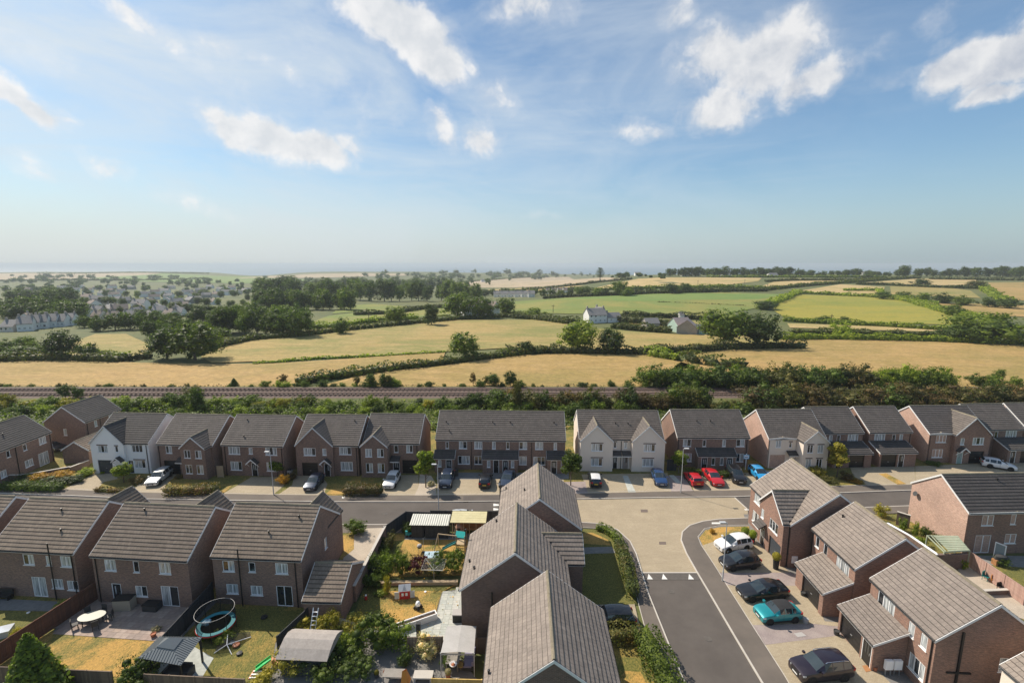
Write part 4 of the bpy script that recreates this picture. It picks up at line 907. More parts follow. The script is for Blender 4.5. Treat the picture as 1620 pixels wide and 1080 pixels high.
# ---- near left row (backs towards us)
rear = dict(wall='brick', tile='tile_brown', pitch=.75)
house('brown brick house leftmost in the near row, only its gable in view', -60.8, 42.6, -4.7, 8.8, 4.25, **rear)
house('brown brick house in the near left row backing onto the green lawn', -50.3, 41.75, -4.6, 8.75, 4.2, stacks=(6.3,), rpipes=(5.2,), back_gables=[dict(x0=4.3, x1=8.6, p=.9, slope=1.0)], front=[w2(3.2, U - .05, 1.15, 1.1), w1(5.6, U, .55, 1.0), w2(7.1, U - .05, 1.15, 1.1), ('p', 3.7, .1, 1.5, 2.1, 2), w2(5.8, 1.1, 1.2, 1.0), w2(7.4, 1.0, 1.15, 1.0)], pipes=(8.4,), vents=[(4.5, 3.2), (6, 1.6)], **rear)
house('brown brick house with patio and open patio door in the near left row', -39.7, 40.7, -4.9, 9.75, 4.2, back_gables=[dict(x0=4.0, x1=8.3, p=1.0, slope=1.0)], front=[w2(1.2, U - .05, 1.15, 1.15), w1(4.1, U - .05, .6, 1.15), w2(6.7, U - .05, 1.15, 1.15), ('d', 1.6, .1, .95, 2.05, 'black_door'), w2(4.0, .95, 1.2, 1.1), ('p', 6.6, .1, 1.75, 2.1, 2)], pipes=(.4,), vents=[(2.7, 3.6)], **rear)
house('brown brick house beside the trampoline, right-hand end of the near left row', -28.25, 40.55, -3.9, 8.75, 4.25, stacks=(2.75,), back_gables=[dict(x0=4.5, x1=8.75, p=.75, slope=1.0)], front=[w2(.95, U - .05, 1.15, 1.1), w1(3.5, U - .0, .65, 1.0), w2(6.1, U - .05, 1.2, 1.1), w2(1.1, 1.15, 1.15, 1.0), w2(3.5, 1.1, 1.15, 1.0), ('p', 6.0, .1, 1.55, 2.1, 2)],
      right=[w1(4.6, 3.0, .55, 1.2)], pipes=(8.1,), vents=[(4.7, 1.9), (7.1, 3.2)], **rear)
garage('small brick garage with a tiled roof beside the last near-left house', -18.75, 38.0, -2, 3.5, 3.0, eh=2.35, pitch=.6)
# ---- middle houses, ridges running away from us
house('middle brown brick house farthest from us, next to the paved junction', 7.25, 45.25, 88.2, 8.8, 4.4, 'brick', 'tile_grey', name='house', vents=[(4, 6), (7.6, 8.2)], left=[], gwall=None)
house('middle brown brick house with a side wing and a black flue pipe on its wall', 4.95, 35.7, 88.4, 8.3, 4.7, 'brick_dark', 'tile_grey', gables=[dict(x0=3.75, x1=8.1, p=1.55, slope=.8, open=[w2(1.4, U - .1, 1.2, 1.2), w2(1.4, .95, 1.2, 1.3)])], left=[], right=[], vents=[(1.6, 8.3), (7.2, 6.7), (3.2, 8.9)], front=[w2(1.0, U - .1, 1.15, 1.1)])
house('middle brown brick house nearest to us, its roof cut by the bottom edge', 7.0, 25.15, 88.5, 8.5, 4.45, 'brick_dark', 'tile_grey', vents=[(2.1, 8.6)], right=[w1(4.2, 3.4, .5, .9)])
# ---- right-hand row facing the side road
house('brick house on the corner of the junction with a large dark cross gable', 29.45, 55.1, -91.5, 9.1, 4.75, 'brick_red', 'tile_grey', gables=[dict(x0=3.65, x1=8.95, p=.65, slope=.95, open=[w1(.45, U - .3, .6, 1.1), w3(2.35, U - .5, 1.75, 1.2), ('g', 2.6, .1, 2.35, 2.15, 'grey_door'), ('d', .6, .1, .95, 2.1)])], front=[w2(1.0, U, 1.5, 1.25), w3(.9, .95, 1.7, 1.4)], canopies=[('f', 4.1, 5.6, 2.45, -.5)], pipes=(8.9,), left=[])
rr = dict(wall='brick_red', tile='tile_grey', half=4.1)
house('brick house with a tiled lean-to garage roof beside the blue-green car', 31.0, 45.35, -92, 6.6, front=[w1(.6, U, .6, 1.15), w1(1.9, U, .6, 1.15), w3(3.9, U - .1, 1.8, 1.25)], lean=[dict(x0=2.0, x1=6.6, p=2.55, zt=3.65, zl=2.45, tile='tile_grey', open=[('g', 1.1, .1, 2.7, 2.15)])], pipes=(.2,), vents=[(.9, 2.4)], **rr)
house('brick house nearest on the right with a tiled lean-to garage and two meter boxes', 31.15, 37.45, -93, 6.9, front=[w3(.9, U - .1, 1.9, 1.25), w1(4.3, U - .1, .6, 1.15), w1(5.5, U - .1, .6, 1.15), w3(4.75, .9, 1.5, 1.35)], lean=[dict(x0=.15, x1=4.65, p=2.55, zt=3.65, zl=2.45, tile='tile_grey', open=[('g', .25, .1, 2.6, 2.15), ('d', 3.0, .1, 1.1, 2.1)])],
      right=[w1(4.6, 2.6, .6, 1.15)], rpipes=(-1.9,), pipes=(6.6,), **rr)
house('house with a pale wall at the bottom right corner, mostly outside the frame', 33.3, 28.4, -93, 7, 4.2, 'render_cream', 'tile_grey')
house('brick house with a large sunlit pink gable wall right of the road', 50.35, 48.45, 1.8, 11, 3.75, 'brick_sunlit', 'tile_dark', gwall='brick_red', gables=[dict(x0=-.02, x1=11.02, p=.02, slope=.01, open=[w2(1.6, U - .1, 1.35, 1.25), w1(4.9, U, .6, 1.2), w2(4.6, 1.2, 1.3, 1.15), ('p', 1.2, .1, 1.8, 2.15, 2)])], vents=[(6, 3)])
# ================================================================ vegetation
def leaf_arrays(C, N, size, asp=.75):
    """quads centred on C with normals scattered round N"""
    n = len(C); nv = N + rng.normal(0, .55, (n, 3)); nv /= np.linalg.norm(nv, axis=1, keepdims=True) + 1e-9
    r = rng.normal(0, 1, (n, 3)); a = np.cross(nv, r); a /= np.linalg.norm(a, axis=1, keepdims=True) + 1e-9; b = np.cross(nv, a)
    s = (size * rng.uniform(.6, 1.3, n))[:, None]
    # irregular four-cornered leaf clump
    k = rng.uniform(.55, 1.15, (n, 4, 1))
    P = np.stack([C - a * s * k[:, 0], C - b * s * asp * k[:, 1], C + a * s * k[:, 2], C + b * s * asp * k[:, 3]], 1)
    return P.reshape(-1, 3)
def cloud_mesh(name, C, N, size, m, core=None, extra=None):
    """mesh of leaf clumps; core = list of (centre, radii) low-poly lumps that close the inside"""
    V = [leaf_arrays(C, N, size)]; nq = len(C); base = nq * 4
    me = bpy.data.meshes.new(name); F4 = np.arange(nq * 4).reshape(-1, 4)
    tri = []; cv = []
    if core:
        for c, r in core:
            v, f = ICO; q = v * np.array(r) * rng.uniform(.82, 1.1, (len(v), 1)) + np.array(c)
            tri.append(f + base + sum(len(x) for x in cv)); cv.append(q)
    allv = np.concatenate(V + cv) if cv else V[0]; tr = np.concatenate(tri) if tri else np.zeros((0, 3), int)
    me.vertices.add(len(allv)); me.vertices.foreach_set('co', allv.astype(np.float32).ravel())
    loops = np.concatenate([F4.ravel(), tr.ravel()]); me.loops.add(len(loops)); me.loops.foreach_set('vertex_index', loops.astype(np.int32))
    st = np.concatenate([np.arange(nq) * 4, nq * 4 + np.arange(len(tr)) * 3]); me.polygons.add(len(st)); me.polygons.foreach_set('loop_start', st.astype(np.int32))
    me.materials.append(M[m] if isinstance(m, str) else m); me.update(calc_edges=True); me.validate(); return me
def ico(sub):
    bm = bmesh.new(); bmesh.ops.create_icosphere(bm, subdivisions=sub, radius=1.); v = np.array([x.co[:] for x in bm.verts]); f = np.array([[w.index for w in x.verts] for x in bm.faces]); bm.free(); return v, f
ICO = ico(1)
def sph(n):
    v = rng.normal(0, 1, (n, 3)); return v / np.linalg.norm(v, axis=1, keepdims=True)
def crown(nl, nq, rx, rz, zc, lobe=(.28, .5), flat=.8, low=-.6, seed=0, gaps=.12):
    """lumpy crown inside an ellipsoid: returns leaf centres, normals and core lumps"""
    d = sph(nl); d[:, 2] = np.clip(d[:, 2], low, 1)
    nl = int(nl * 1.7); d = sph(nl); d[:, 2] = np.clip(d[:, 2], low, 1); rad = rng.uniform(.30, .92, nl)[:, None]
    c = d * rad * np.array([rx, rx, rz]) + np.array([0, 0, zc]); lr = rng.uniform(lobe[0] * .5, lobe[1], nl) * rx * (1.25 - .55 * rad[:, 0])
    C = []; N = []
    per = np.maximum(26, (lr ** 2 / (lr ** 2).sum() * nq)).astype(int)
    for i in range(nl):
        q = sph(per[i]); sc_ = lr[i] * np.clip(rng.normal(.98, .17, per[i]), .7, 1.5)[:, None]
        p = c[i] + q * sc_ * np.array([1, 1, flat]); C.append(p); N.append(q)
    C = np.concatenate(C); N = np.concatenate(N)
    # drop those buried in other lobes
    dmin = np.min(np.linalg.norm((C[:, None] - c[None]) / (lr[None, :, None] * np.array([1, 1, flat])), axis=2), axis=1)
    k = dmin > .72; C = C[k]; N = N[k]
    core = [(c[i], (lr[i] * .62, lr[i] * .62, lr[i] * flat * .60)) for i in range(nl) if rng.random() > gaps]
    return C, N, core
def trunk_mesh(name, h, r, limbs=4, spread=.35, base=.0):
    m = MB(); m.tube([(0, 0, -.02 * h), (r * .3, 0, h * .5), (0, r * .4, h)], [r * 1.25, r, r * .7], 7)
    for i in range(limbs):
        a = i * 2.4 + .5; z0 = h * (.55 + .12 * (i % 3)); L = spread * (1 + .3 * (i % 2))
        m.tube([(0, 0, z0), (math.cos(a) * L * .5, math.sin(a) * L * .5, z0 + L * .6), (math.cos(a) * L, math.sin(a) * L, z0 + L * 1.35)], [r * .55, r * .4, r * .18], 5)
    return m.mesh(name, M['bark'], weld=False)
PROTO = {}
def proto(key, kind):
    """unit-height plants; width given by kind"""
    if key in PROTO: return PROTO[key]
    if kind == 'broad':   # wide rounded crown
        C, N, core = crown(30, 4600, .50, .50, .47, (.26, .46), low=-.8); tr = trunk_mesh('trunk', .36, .022, 5, .18)
    elif kind == 'tall':
        C, N, core = crown(26, 3800, .34, .52, .46, (.34, .55), low=-.9); tr = trunk_mesh('trunk', .3, .02, 4, .14)
    elif kind == 'open':   # light crown with gaps
        C, N, core = crown(22, 3000, .42, .46, .51, (.24, .40), gaps=.35); tr = trunk_mesh('trunk', .45, .020, 6, .2)
    elif kind == 'bush':
        C, N, core = crown(22, 3300, .62, .48, .46, (.26, .46), low=-.9); tr = trunk_mesh('stem', .3, .02, 3, .14)
    elif kind == 'street':
        C, N, core = crown(20, 2900, .22, .36, .62, (.36, .6), gaps=.3); tr = trunk_mesh('trunk', .40, .013, 4, .1)
    elif kind == 'cone':
        z = rng.uniform(.02, 1, 2600) ** 1.25; a = rng.uniform(0, 6.283, 2600); r = .27 * (1 - z) ** .75 * rng.uniform(.8, 1.12, 2600)
        C = np.stack([np.cos(a) * r, np.sin(a) * r, z], 1); N = np.stack([np.cos(a), np.sin(a), a * 0 + .5], 1); core = [((0, 0, .12 + i * .09), (.24 * (1 - (.12 + i * .09)) ** .7, .24 * (1 - (.12 + i * .09)) ** .7, .1)) for i in range(9)]; tr = trunk_mesh('trunk', .3, .02, 0)
    elif kind == 'cedar':
        C = []; N = []; core = []
        for i in range(9):
            zc = .32 + i * .075; rr_ = .42 * (1 - abs(i - 3.) / 8); n = 150; a = rng.uniform(0, 6.283, n); r = rr_ * np.sqrt(rng.random(n)); C.append(np.stack([np.cos(a) * r + .04 * math.sin(i * 2.), np.sin(a) * r, zc + rng.normal(0, .012, n)], 1)); N.append(np.tile([0, 0, 1.], (n, 1)))
            core.append(((.04 * math.sin(i * 2.), 0, zc - .01), (rr_ * .8, rr_ * .8, .03)))
        C = np.concatenate(C); N = np.concatenate(N); tr = trunk_mesh('trunk', .9, .028, 0)
    elif kind == 'ball':
        q = sph(1500); C = q * .48 * rng.uniform(.93, 1.06, (1500, 1)) + np.array([0, 0, .52]); N = q; core = [((0, 0, .52), (.45, .45, .45))]; tr = trunk_mesh('stem', .2, .03, 0)
    lf = {'broad': .026, 'tall': .025, 'open': .024, 'bush': .030, 'street': .026, 'cone': .024, 'cedar': .03, 'ball': .045}[kind]
    C, N = np.asarray(C), np.asarray(N); PROTO[key] = (C, N, core, lf, tr); return PROTO[key]
PM = {}
def plant(kind, var, m, loc, h, wscale=1., label=None, cat='tree', group=None, name='tree', leaf=1., parts=True, rz=None, part_names=('crown', 'trunk')):
    k = (kind, var, m, leaf)
    if k not in PM:
        C, N, core, lf, tr = proto((kind, var), kind); PM[k] = (cloud_mesh(part_names[0], C, N, lf * leaf, m, core), tr)
    cm, tr = PM[k]; rz = random.uniform(0, 6.28) if rz is None else rz
    if parts:
        t = thing(name, label, cat, loc, rz, group); t.scale = (h * wscale, h * wscale, h)
        link(bpy.data.objects.new(part_names[0], cm), t); link(bpy.data.objects.new(part_names[1], tr), t)
    else:
        t = bpy.data.objects.new(name, cm); COL.objects.link(t); t.location = loc; t.rotation_euler = (0, 0, rz); t.scale = (h * wscale, h * wscale, h); tag(t, label, cat, group)
    return t
KW = {'broad': 1.1, 'tall': .74, 'open': .86, 'bush': 1.25, 'street': .48, 'cone': .54, 'cedar': .86, 'ball': .98}   # natural width / height
def tree_px(u, v, hpx, wpx, kind, m, label, cat='tree', group=None, name='tree', flat=None, parts=None, leaf=1.):
    """plant whose foot is seen at (u,v) and that shows hpx by wpx in the 1620 px photograph"""
    p = gt(u, v) if flat is None else g(u, v, flat); s = pxm(p); h = hpx * s * 1.02; w = wpx * s
    return plant(kind, random.randrange(3), m, (p.x, p.y + w * .3, float(terrain(p.x, p.y + w * .3)) if (flat is None and p.y > 150) else p.z), h, w / h / KW[kind], label, cat, group, name, leaf=leaf, parts=(hpx >= 14) if parts is None else parts)
def a_far(P): return P[len(P) // 2][1] > 400
def hedge(P, w, h, m, label, cat='hedge', name='hedge', leaf=.28, dens=1., z=None, group=None, wob=.12, terr=False, core=True):
    """hedge along a polyline of world points, one mesh; top and sides uneven"""
    P = [np.array([p[0], p[1], (float(terrain(p[0], p[1])) if terr else (p[2] if z is None else z))]) for p in P]
    C = []; N = []; cr = []
    hk = rng.uniform(.85, 1.15); w *= .8 if terr and a_far(P) else 1.
    for a, b in zip(P[:-1], P[1:]):
        L = np.linalg.norm((b - a)[:2]); d = (b - a) / max(L, 1e-6); nrm = np.array([-d[1], d[0], 0])
        n = int(L * (w + 2 * h) / (leaf ** 2 * 1.5) * dens) + 6
        s = rng.uniform(0, L, n); q = rng.uniform(-1, 1, n); ang = q * 2.2
        x = np.clip(np.sin(ang) * 1.25, -1, 1) * w / 2; zz = np.where(np.abs(ang) < 1.15, 1, np.clip(1 - (np.abs(ang) - 1.15) / 1.05, 0, 1)) * h
        ph = a[0] + a[1]; lump = 1 + wob * (np.sin(s * 1.7 / max(w, .5) + ph) + np.sin(s * .63 / max(w, .5) + ph * 2)) + rng.normal(0, wob * .35, n)
        C.append(a + d * s[:, None] + nrm * (x * lump)[:, None] + np.array([0, 0, 1.]) * (zz * lump)[:, None])
        nz = np.where(np.abs(ang) < 1.15, 1., .25); N.append(nrm * np.sign(x)[:, None] * (1 - nz * .7)[:, None] + np.array([0, 0, 1.]) * nz[:, None])
        if core:
            k = max(1, int(L / (w * .8)))
            for i in range(k):
                c = a + d * L * (i + .5) / k; cr.append((c + np.array([0, 0, h * .42]), (L / k * .85 if abs(d[0]) > .7 else w * .42, w * .42 if abs(d[0]) > .7 else L / k * .85, h * .5)))
    me = cloud_mesh(name, np.concatenate(C), np.concatenate(N), leaf, m, cr)
    o = bpy.data.objects.new(name, me); COL.objects.link(o); return tag(o, label, cat, group)

# ---- field hedgerows (pixel lines at their foot)
HR = [([(-90,573),(0,572),(60,571),(105,570),(190,573)],3.2,2.6,'dark hedge along the top of the golden field at the far left'),
 ([(190,573),(222,568),(240,566)],2.2,2.2,'short hedge left of the twin oaks in the golden field'),
 ([(310,563),(345,550),(400,538),(480,532),(560,522),(600,518),(680,510),(740,505),(800,502),(840,505),(900,513)],3.6,2.6,'long curved hedge above the large golden field left of centre'),
 ([(400,577),(420,575),(500,568),(600,564),(705,558)],1.6,.8,'low green ditch line crossing the large golden field'),
 ([(470,608),(520,600),(570,593),(620,586),(700,577),(760,569),(838,560),(880,557)],3.4,2.2,'diagonal hedge between the two golden fields behind the railway'),
 ([(800,561),(870,559),(940,560),(1020,561)],3.2,2.6,'dark hedge under the three round trees in mid field'),
 ([(1020,558),(1080,559),(1150,553),(1270,551)],3.6,2.8,'dark hedge running right from the round trees to the big oak pair'),
 ([(1026,562),(1060,568),(1075,571)],4.5,2.6,'thick shrubby hedge stub below the mid field hedge'),
 ([(1078,570),(1110,575),(1140,580),(1178,584)],5.,2.8,'shrubby hedge running into the right golden field'),
 ([(1236,538),(1300,537),(1361,538),(1460,540),(1560,544),(1630,546),(1720,549)],3.,2.6,'lower dark hedge at the top of the right golden field'),
 ([(1250,529),(1320,529),(1400,531),(1470,533),(1540,535)],2.8,2.4,'upper of two parallel dark hedges right of the oak pair'),
 ([(1238,508),(1300,512),(1400,517),(1460,521),(1500,523),(1570,524)],3.,2.4,'dark hedge below the yellow green crop field'),
 ([(1412,471),(1450,480),(1500,495),(1540,504),(1572,514)],9.,3.,'broad green hedge bank down the right side of the yellow green field'),
 ([(1262,464),(1320,467),(1392,471)],5.,2.6,'hedge along the top of the yellow green field'),
 ([(1205,490),(1218,482),(1240,474),(1262,464)],6.,3.,'hedge between the green and the yellow green field'),
 ([(800,499),(840,502),(880,507),(918,511)],4.,2.6,'hedge left of the white farmhouse'),
 ([(985,500),(1040,502),(1100,505),(1160,508),(1190,508)],4.5,3.,'hedge along the bottom of the bright green field'),
 ([(968,519),(1010,523),(1062,527)],4.,3.,'dark hedge between farmhouse and grey barn'),
 ([(960,506),(985,510),(1050,515),(1062,519)],5.,3.5,'overgrown hedge behind the farmhouse garden'),
 ([(860,473),(900,470),(960,468),(1060,464),(1150,461),(1215,461)],6.,3.5,'hedge along the top of the bright green field'),
 ([(770,464),(820,460),(870,456),(900,453),(945,447),(1000,442)],6.,3.,'thin hedge across the pinkish stubble field'),
 ([(690,453),(740,446),(800,441),(870,438)],6.,3.,'distant hedge above the pinkish stubble field'),
 ([(940,460),(1000,457),(1060,456),(1150,455),(1210,457)],6.,3.2,'hedge below the straw fields left of centre right'),
 ([(860,460),(920,458),(940,460)],7.,3.,'short hedge left of the straw fields'),
 ([(1205,460),(1230,457),(1280,452),(1350,447),(1410,442),(1455,440)],7.,3.,'slanting hedge between the straw fields on the right'),
 ([(1120,439),(1200,439),(1300,439),(1400,439)],7.,3.,'hedge below the skyline trees right of centre'),
 ([(1355,450),(1400,451),(1450,454),(1500,456),(1560,457)],7.,3.,'hedge across the straw fields near the lone round bushes'),
 ([(1212,446),(1260,444),(1320,444),(1380,443)],7.,2.6,'thin hedge between upper straw fields'),
 ([(1548,452),(1560,460),(1575,470),(1590,478)],9.,3.2,'green hedge bank below the pale round tree'),
 ([(1470,442),(1550,443),(1640,444),(1720,444)],8.,3.,'hedge at the upper right edge of the fields'),
 ([(1335,460),(1390,460),(1396,468)],5.,2.5,'short hedge corner above the yellow green field'),
 ([(1040,478),(1100,480),(1180,484)],1.5,.4,'faint fence line grass across the bright green field'),
 ([(480,519),(520,519),(600,508),(660,504)],4.,2.5,'hedge below the small green field behind the wood'),
 ([(560,499),(620,497),(680,488),(730,486)],5.,3.,'hedge between the two small green fields'),
 ([(128,556),(150,563),(200,566)],3.,2.,'rough hedge below the small golden patch on the left'),
 ([(-60,445),(60,444),(200,444),(330,441)],14.,5.,'distant hedge line on the hill above the town'),
 ([(60,433),(180,432),(330,433)],14.,4.,'hedge on the skyline of the far left hill')]
for pts, w, h, lb in HR:
    P = [gt(u, v) for u, v in pts]; mid = P[len(P) // 2]
    lf = max(.42, min(2.6, mid.y * .0021)); P2 = []
    for a, b in zip(P[:-1], P[1:]):
        k = max(1, int((b - a).length / 60)); P2 += [a.lerp(b, i / k) for i in range(k)]
    P2.append(P[-1])
    hedge(P2, w, h, 'leaf_hedge' if 'low' not in lb else 'leaf_light', lb, leaf=lf, dens=1.0, terr=True, group='field hedges', wob=.16)
# ---- single field trees
TR = [(734,571,46,58,'broad','leaf_mid','lone round tree standing in the diagonal hedge, centre of the fields'),
 (832,561,26,28,'bush','leaf_dark','small dark tree in the hedge left of the round field trees'),
 (917,560,56,80,'broad','leaf_light','light green multi-stemmed tree in the mid field hedge'), (972,562,46,50,'broad','leaf_dark','dark round tree right of the light green one in mid field'),
 (1158,551,66,96,'broad','leaf_mid','left half of the large oak pair beside the barn'), (1210,552,60,84,'broad','leaf_dark','darker right half of the large oak pair'),
 (1338,535,27,42,'bush','leaf_light','bright green round tree between the parallel hedges'), (1592,547,54,130,'bush','leaf_mid','large spreading tree at the right edge of the golden field'), (1535,544,30,60,'bush','leaf_dark','dark bushy tree left of the spreading right-edge tree'),
 (623,514,32,42,'broad','leaf_light','light tree in front of the small green field'), (681,515,38,28,'tall','leaf_dark','dark ivy-covered tree left of the farm cottage'), (538,529,28,30,'bush','leaf_dark','small dark tree in the long curved hedge'),
 (722,505,46,64,'broad','leaf_mid','large tree in front of the farm cottage'), (762,505,38,46,'broad','leaf_dark','dark tree right of the farm cottage'), (800,500,32,40,'broad','leaf_mid','tree at the right end of the cottage garden'), (845,503,18,40,'bush','leaf_mid','low bush along the hedge right of the cottage'),
 (950,445,22,17,'cedar','leaf_dark','flat-topped cedar on the skyline'), (875,437,9,13,'bush','leaf_dark','small round tree on the skyline left of the cedar'), (983,440,11,20,'bush','leaf_dark','round tree on the skyline just right of the cedar'),
 (983,468,26,34,'broad','leaf_mid','round tree at the top of the bright green field'), (1066,465,18,24,'broad','leaf_dark','dark round tree in the hedge above the green field'), (1085,463,17,22,'broad','leaf_dark','second dark tree in the hedge above the green field'), (1150,463,9,20,'bush','leaf_dark','small bush in the hedge above the green field'),
 (1378,440,7,20,'bush','leaf_dark','round bush on the upper field hedge'), (1466,452,12,32,'bush','leaf_dark','dark round bush between upper straw fields'), (1552,457,16,28,'bush','leaf_olive','pale olive round tree among the right-hand fields'), (1402,474,16,26,'bush','leaf_dark','dark bush at the top corner of the yellow green field'),
 (250,572,58,70,'broad','leaf_dark','left one of the twin oaks at the edge of the golden field'), (290,575,66,96,'broad','leaf_mid','large right one of the twin oaks'), (84,570,50,58,'broad','leaf_dark','dark tree in the hedge below the white terrace'), (130,571,30,38,'bush','leaf_dark','round bush right of the dark tree in the left hedge'), (20,570,26,60,'bush','leaf_dark','low dark bush in the hedge at the far left'),
 (262,446 + 110,26,34,'bush','leaf_mid','bush on the left flank of the twin oaks'), (340,540,26,40,'bush','leaf_mid','bush at the corner of the large golden field'),
 (1217,491,18,40,'bush','leaf_dark','shrubs at the lower left corner of the yellow green field'), (1435,474,14,30,'bush','leaf_dark','dark shrub in the row right of the yellow green field'), (1468,478,16,36,'bush','leaf_mid','second shrub in the row right of the yellow green field'), (1500,481,18,34,'bush','leaf_dark','third shrub in the row right of the yellow green field'), (1530,484,17,34,'bush','leaf_mid','fourth shrub in the row right of the yellow green field'), (1572,487,18,30,'bush','leaf_dark','fifth shrub in the row right of the yellow green field'), (1605,489,19,40,'bush','leaf_dark','sixth shrub in the row at the right edge'),
 (1310,510,11,30,'bush','leaf_mid','low bush in the hedge below the yellow green field'), (1340,497 + 12,9,20,'bush','leaf_mid','small bush in the same hedge'), (1515,500,22,34,'bush','leaf_mid','bush on the broad hedge bank at right')]
for u, v, h, w, k, m, lb in TR: tree_px(u, v, h, w, k, m, lb, group='trees standing in the field hedges')
# ---- woods and tree belts: every tree its own object
def belt(n, u0, u1, vf, hpx, wr, kinds, ms, label, group, jit=1.2, cat='tree'):
    for i in range(n):
        u = u0 + (u1 - u0) * (i + random.uniform(.1, .9)) / n; v = vf(u) + random.uniform(-jit, jit); h = random.uniform(*hpx); w = h * random.uniform(*wr)
        kd = random.choice(kinds); mm = random.choice(ms); f3 = ['left end', 'left half', 'middle', 'right half', 'right end'][min(4, int(5 * i / n))]
        tree_px(u, v, h, w, kd, mm, {'broad': 'broad ', 'tall': 'tall ', 'bush': 'low '}.get(kd, '') + ('fresh green ' if mm == 'leaf_mid' else '') + label.replace('large ', '') + ', ' + f3, cat, group)
DK = ['leaf_dark', 'leaf_dark', 'leaf_mid']
belt(24, 1056, 1255, lambda u: 437.5, (13, 18), (.75, 1.1), ['broad', 'tall'], ['leaf_dark'], 'dark tree in the skyline belt right of the cedar', 'trees of the skyline belt', .6)
belt(18, 1255, 1425, lambda u: 437.5, (8, 15), (.8, 1.4), ['broad', 'bush'], ['leaf_dark'], 'dark tree in the low skyline belt', 'trees of the low skyline belt', .6)
belt(20, 1425, 1640, lambda u: 438.5, (12, 20), (.8, 1.3), ['broad', 'tall'], ['leaf_dark'], 'dark tree in the skyline wood at the right edge', 'trees of the right skyline wood', .6)
belt(24, 405, 700, lambda u: 459 + (u - 405) * .012, (18, 26), (.8, 1.2), ['broad', 'tall'], DK, 'tree at the back of the wood', 'back rank of the wood')
belt(24, 400, 760, lambda u: 474 + (u - 405) * .01, (28, 40), (.7, 1.0), ['broad', 'tall', 'broad'], DK, 'tree in the dark wood', 'middle rank of the wood')
belt(14, 400, 560, lambda u: 492 + (u - 400) * -.01, (30, 42), (.8, 1.1), ['broad', 'bush'], DK, 'tree at the left front of the dark wood', 'front rank of the wood')
belt(9, 330, 478, lambda u: 527 + (u - 330) * .05, (36, 50), (.9, 1.25), ['broad', 'bush'], ['leaf_mid', 'leaf_dark'], 'tree above the large golden field', 'trees above the large golden field', 2)
belt(9, 310, 480, lambda u: 512, (26, 36), (1., 1.3), ['broad', 'bush'], ['leaf_mid', 'leaf_dark'], 'tree behind those above the golden field', 'trees behind that belt', 2)
belt(16, 760, 1000, lambda u: 468 + (u - 760) * .005, (11, 17), (1., 1.6), ['bush', 'broad'], DK, 'tree in the belt behind the terrace of small houses', 'trees behind the small terrace', 1.5)
belt(12, 1000, 1120, lambda u: 462, (7, 11), (1.2, 1.8), ['bush'], DK, 'bush in the belt above the bright green field', 'bushes above the green field', 1.)
belt(12, -10, 120, lambda u: 503 + u * .05, (26, 40), (1., 1.4), ['broad', 'bush'], DK, 'dark tree at the left edge of the town', 'dark trees at the left edge', 4)
belt(10, 10, 115, lambda u: 480, (22, 30), (1.0, 1.3), ['broad'], ['leaf_mid', 'leaf_dark'], 'large tree in the wood at the left of the town', 'trees of the left town wood', 3)
belt(7, -20, 90, lambda u: 556, (14, 24), (1.1, 1.6), ['bush'], DK, 'bush on the rough ground below the white terrace', 'bushes below the white terrace', 6)
belt(12, 120, 300, lambda u: 521 + (u - 120) * .03, (20, 32), (.9, 1.3), ['broad', 'bush'], DK, 'tree before the town', 'trees in front of the town', 3)
belt(9, 230, 330, lambda u: 535, (24, 34), (.9, 1.2), ['broad', 'bush'], ['leaf_mid', 'leaf_dark'], 'tree just behind the twin oaks', 'trees behind the twin oaks', 4)
for vv, n, hp, wd in ((472, 20, (9, 14), 'the back of'), (483, 18, (11, 18), 'the middle of'), (496, 14, (13, 20), 'the front of'), (508, 12, (14, 22), 'the near edge of')):
    belt(n, 0 if vv < 475 else 40, 420 if vv < 500 else 330, lambda u: vv, hp, (.9, 1.4), ['broad', 'bush', 'tall'], DK, 'tree at ' + wd + ' the town', 'trees at ' + wd + ' the town', 3.5)
def tree_mass(name, spec, m, label):
    # far-off trees that read as one mass: (n, u0, u1, v, hpx range, width ratio)
    C = []; N = []; cr = []
    for n, u0, u1, v, hp, wr in spec:
        for i in range(n):
            cu = u0 + (u1 - u0) * (int(6 * i / n) + .5) / 6; p = gt(cu + random.gauss(0, (u1 - u0) / 11), v + random.gauss(0, 2.2)); s = pxm(p); h = random.uniform(*hp) * s * random.choice((.7, 1., 1.35)); w = h * random.uniform(*wr)
            c, nn, core = crown(7, 220, w * .42, h * .42, h * .48, (.4, .62), low=-.8); C.append(c + np.array(p)); N.append(nn); cr += [(np.array(q[0]) + np.array(p), q[1]) for q in core]
    o = bpy.data.objects.new(name, cloud_mesh(name, np.concatenate(C), np.concatenate(N), 1.5, m, cr)); COL.objects.link(o); o['kind'] = 'stuff'
tree_mass('distant_woodland', [(26, -20, 520, 446, (4, 8), (1.4, 2.6)), (30, 0, 420, 450, (5, 8), (.9, 1.6)), (26, 0, 420, 456, (6, 9), (.9, 1.6)), (22, 0, 420, 463, (7, 11), (.9, 1.4)), (34, 600, 870, 437, (5, 8), (1.4, 2.6)), (30, 640, 870, 441, (5, 8), (1.4, 2.6)), (30, 0, 300, 441, (4, 7), (1.4, 3.)), (14, 985, 1056, 438, (3, 6), (1, 2)), (14, 870, 985, 438, (3, 6), (1, 2)), (16, 560, 800, 448, (9, 14), (.9, 1.4))], 'leaf_dark', '')
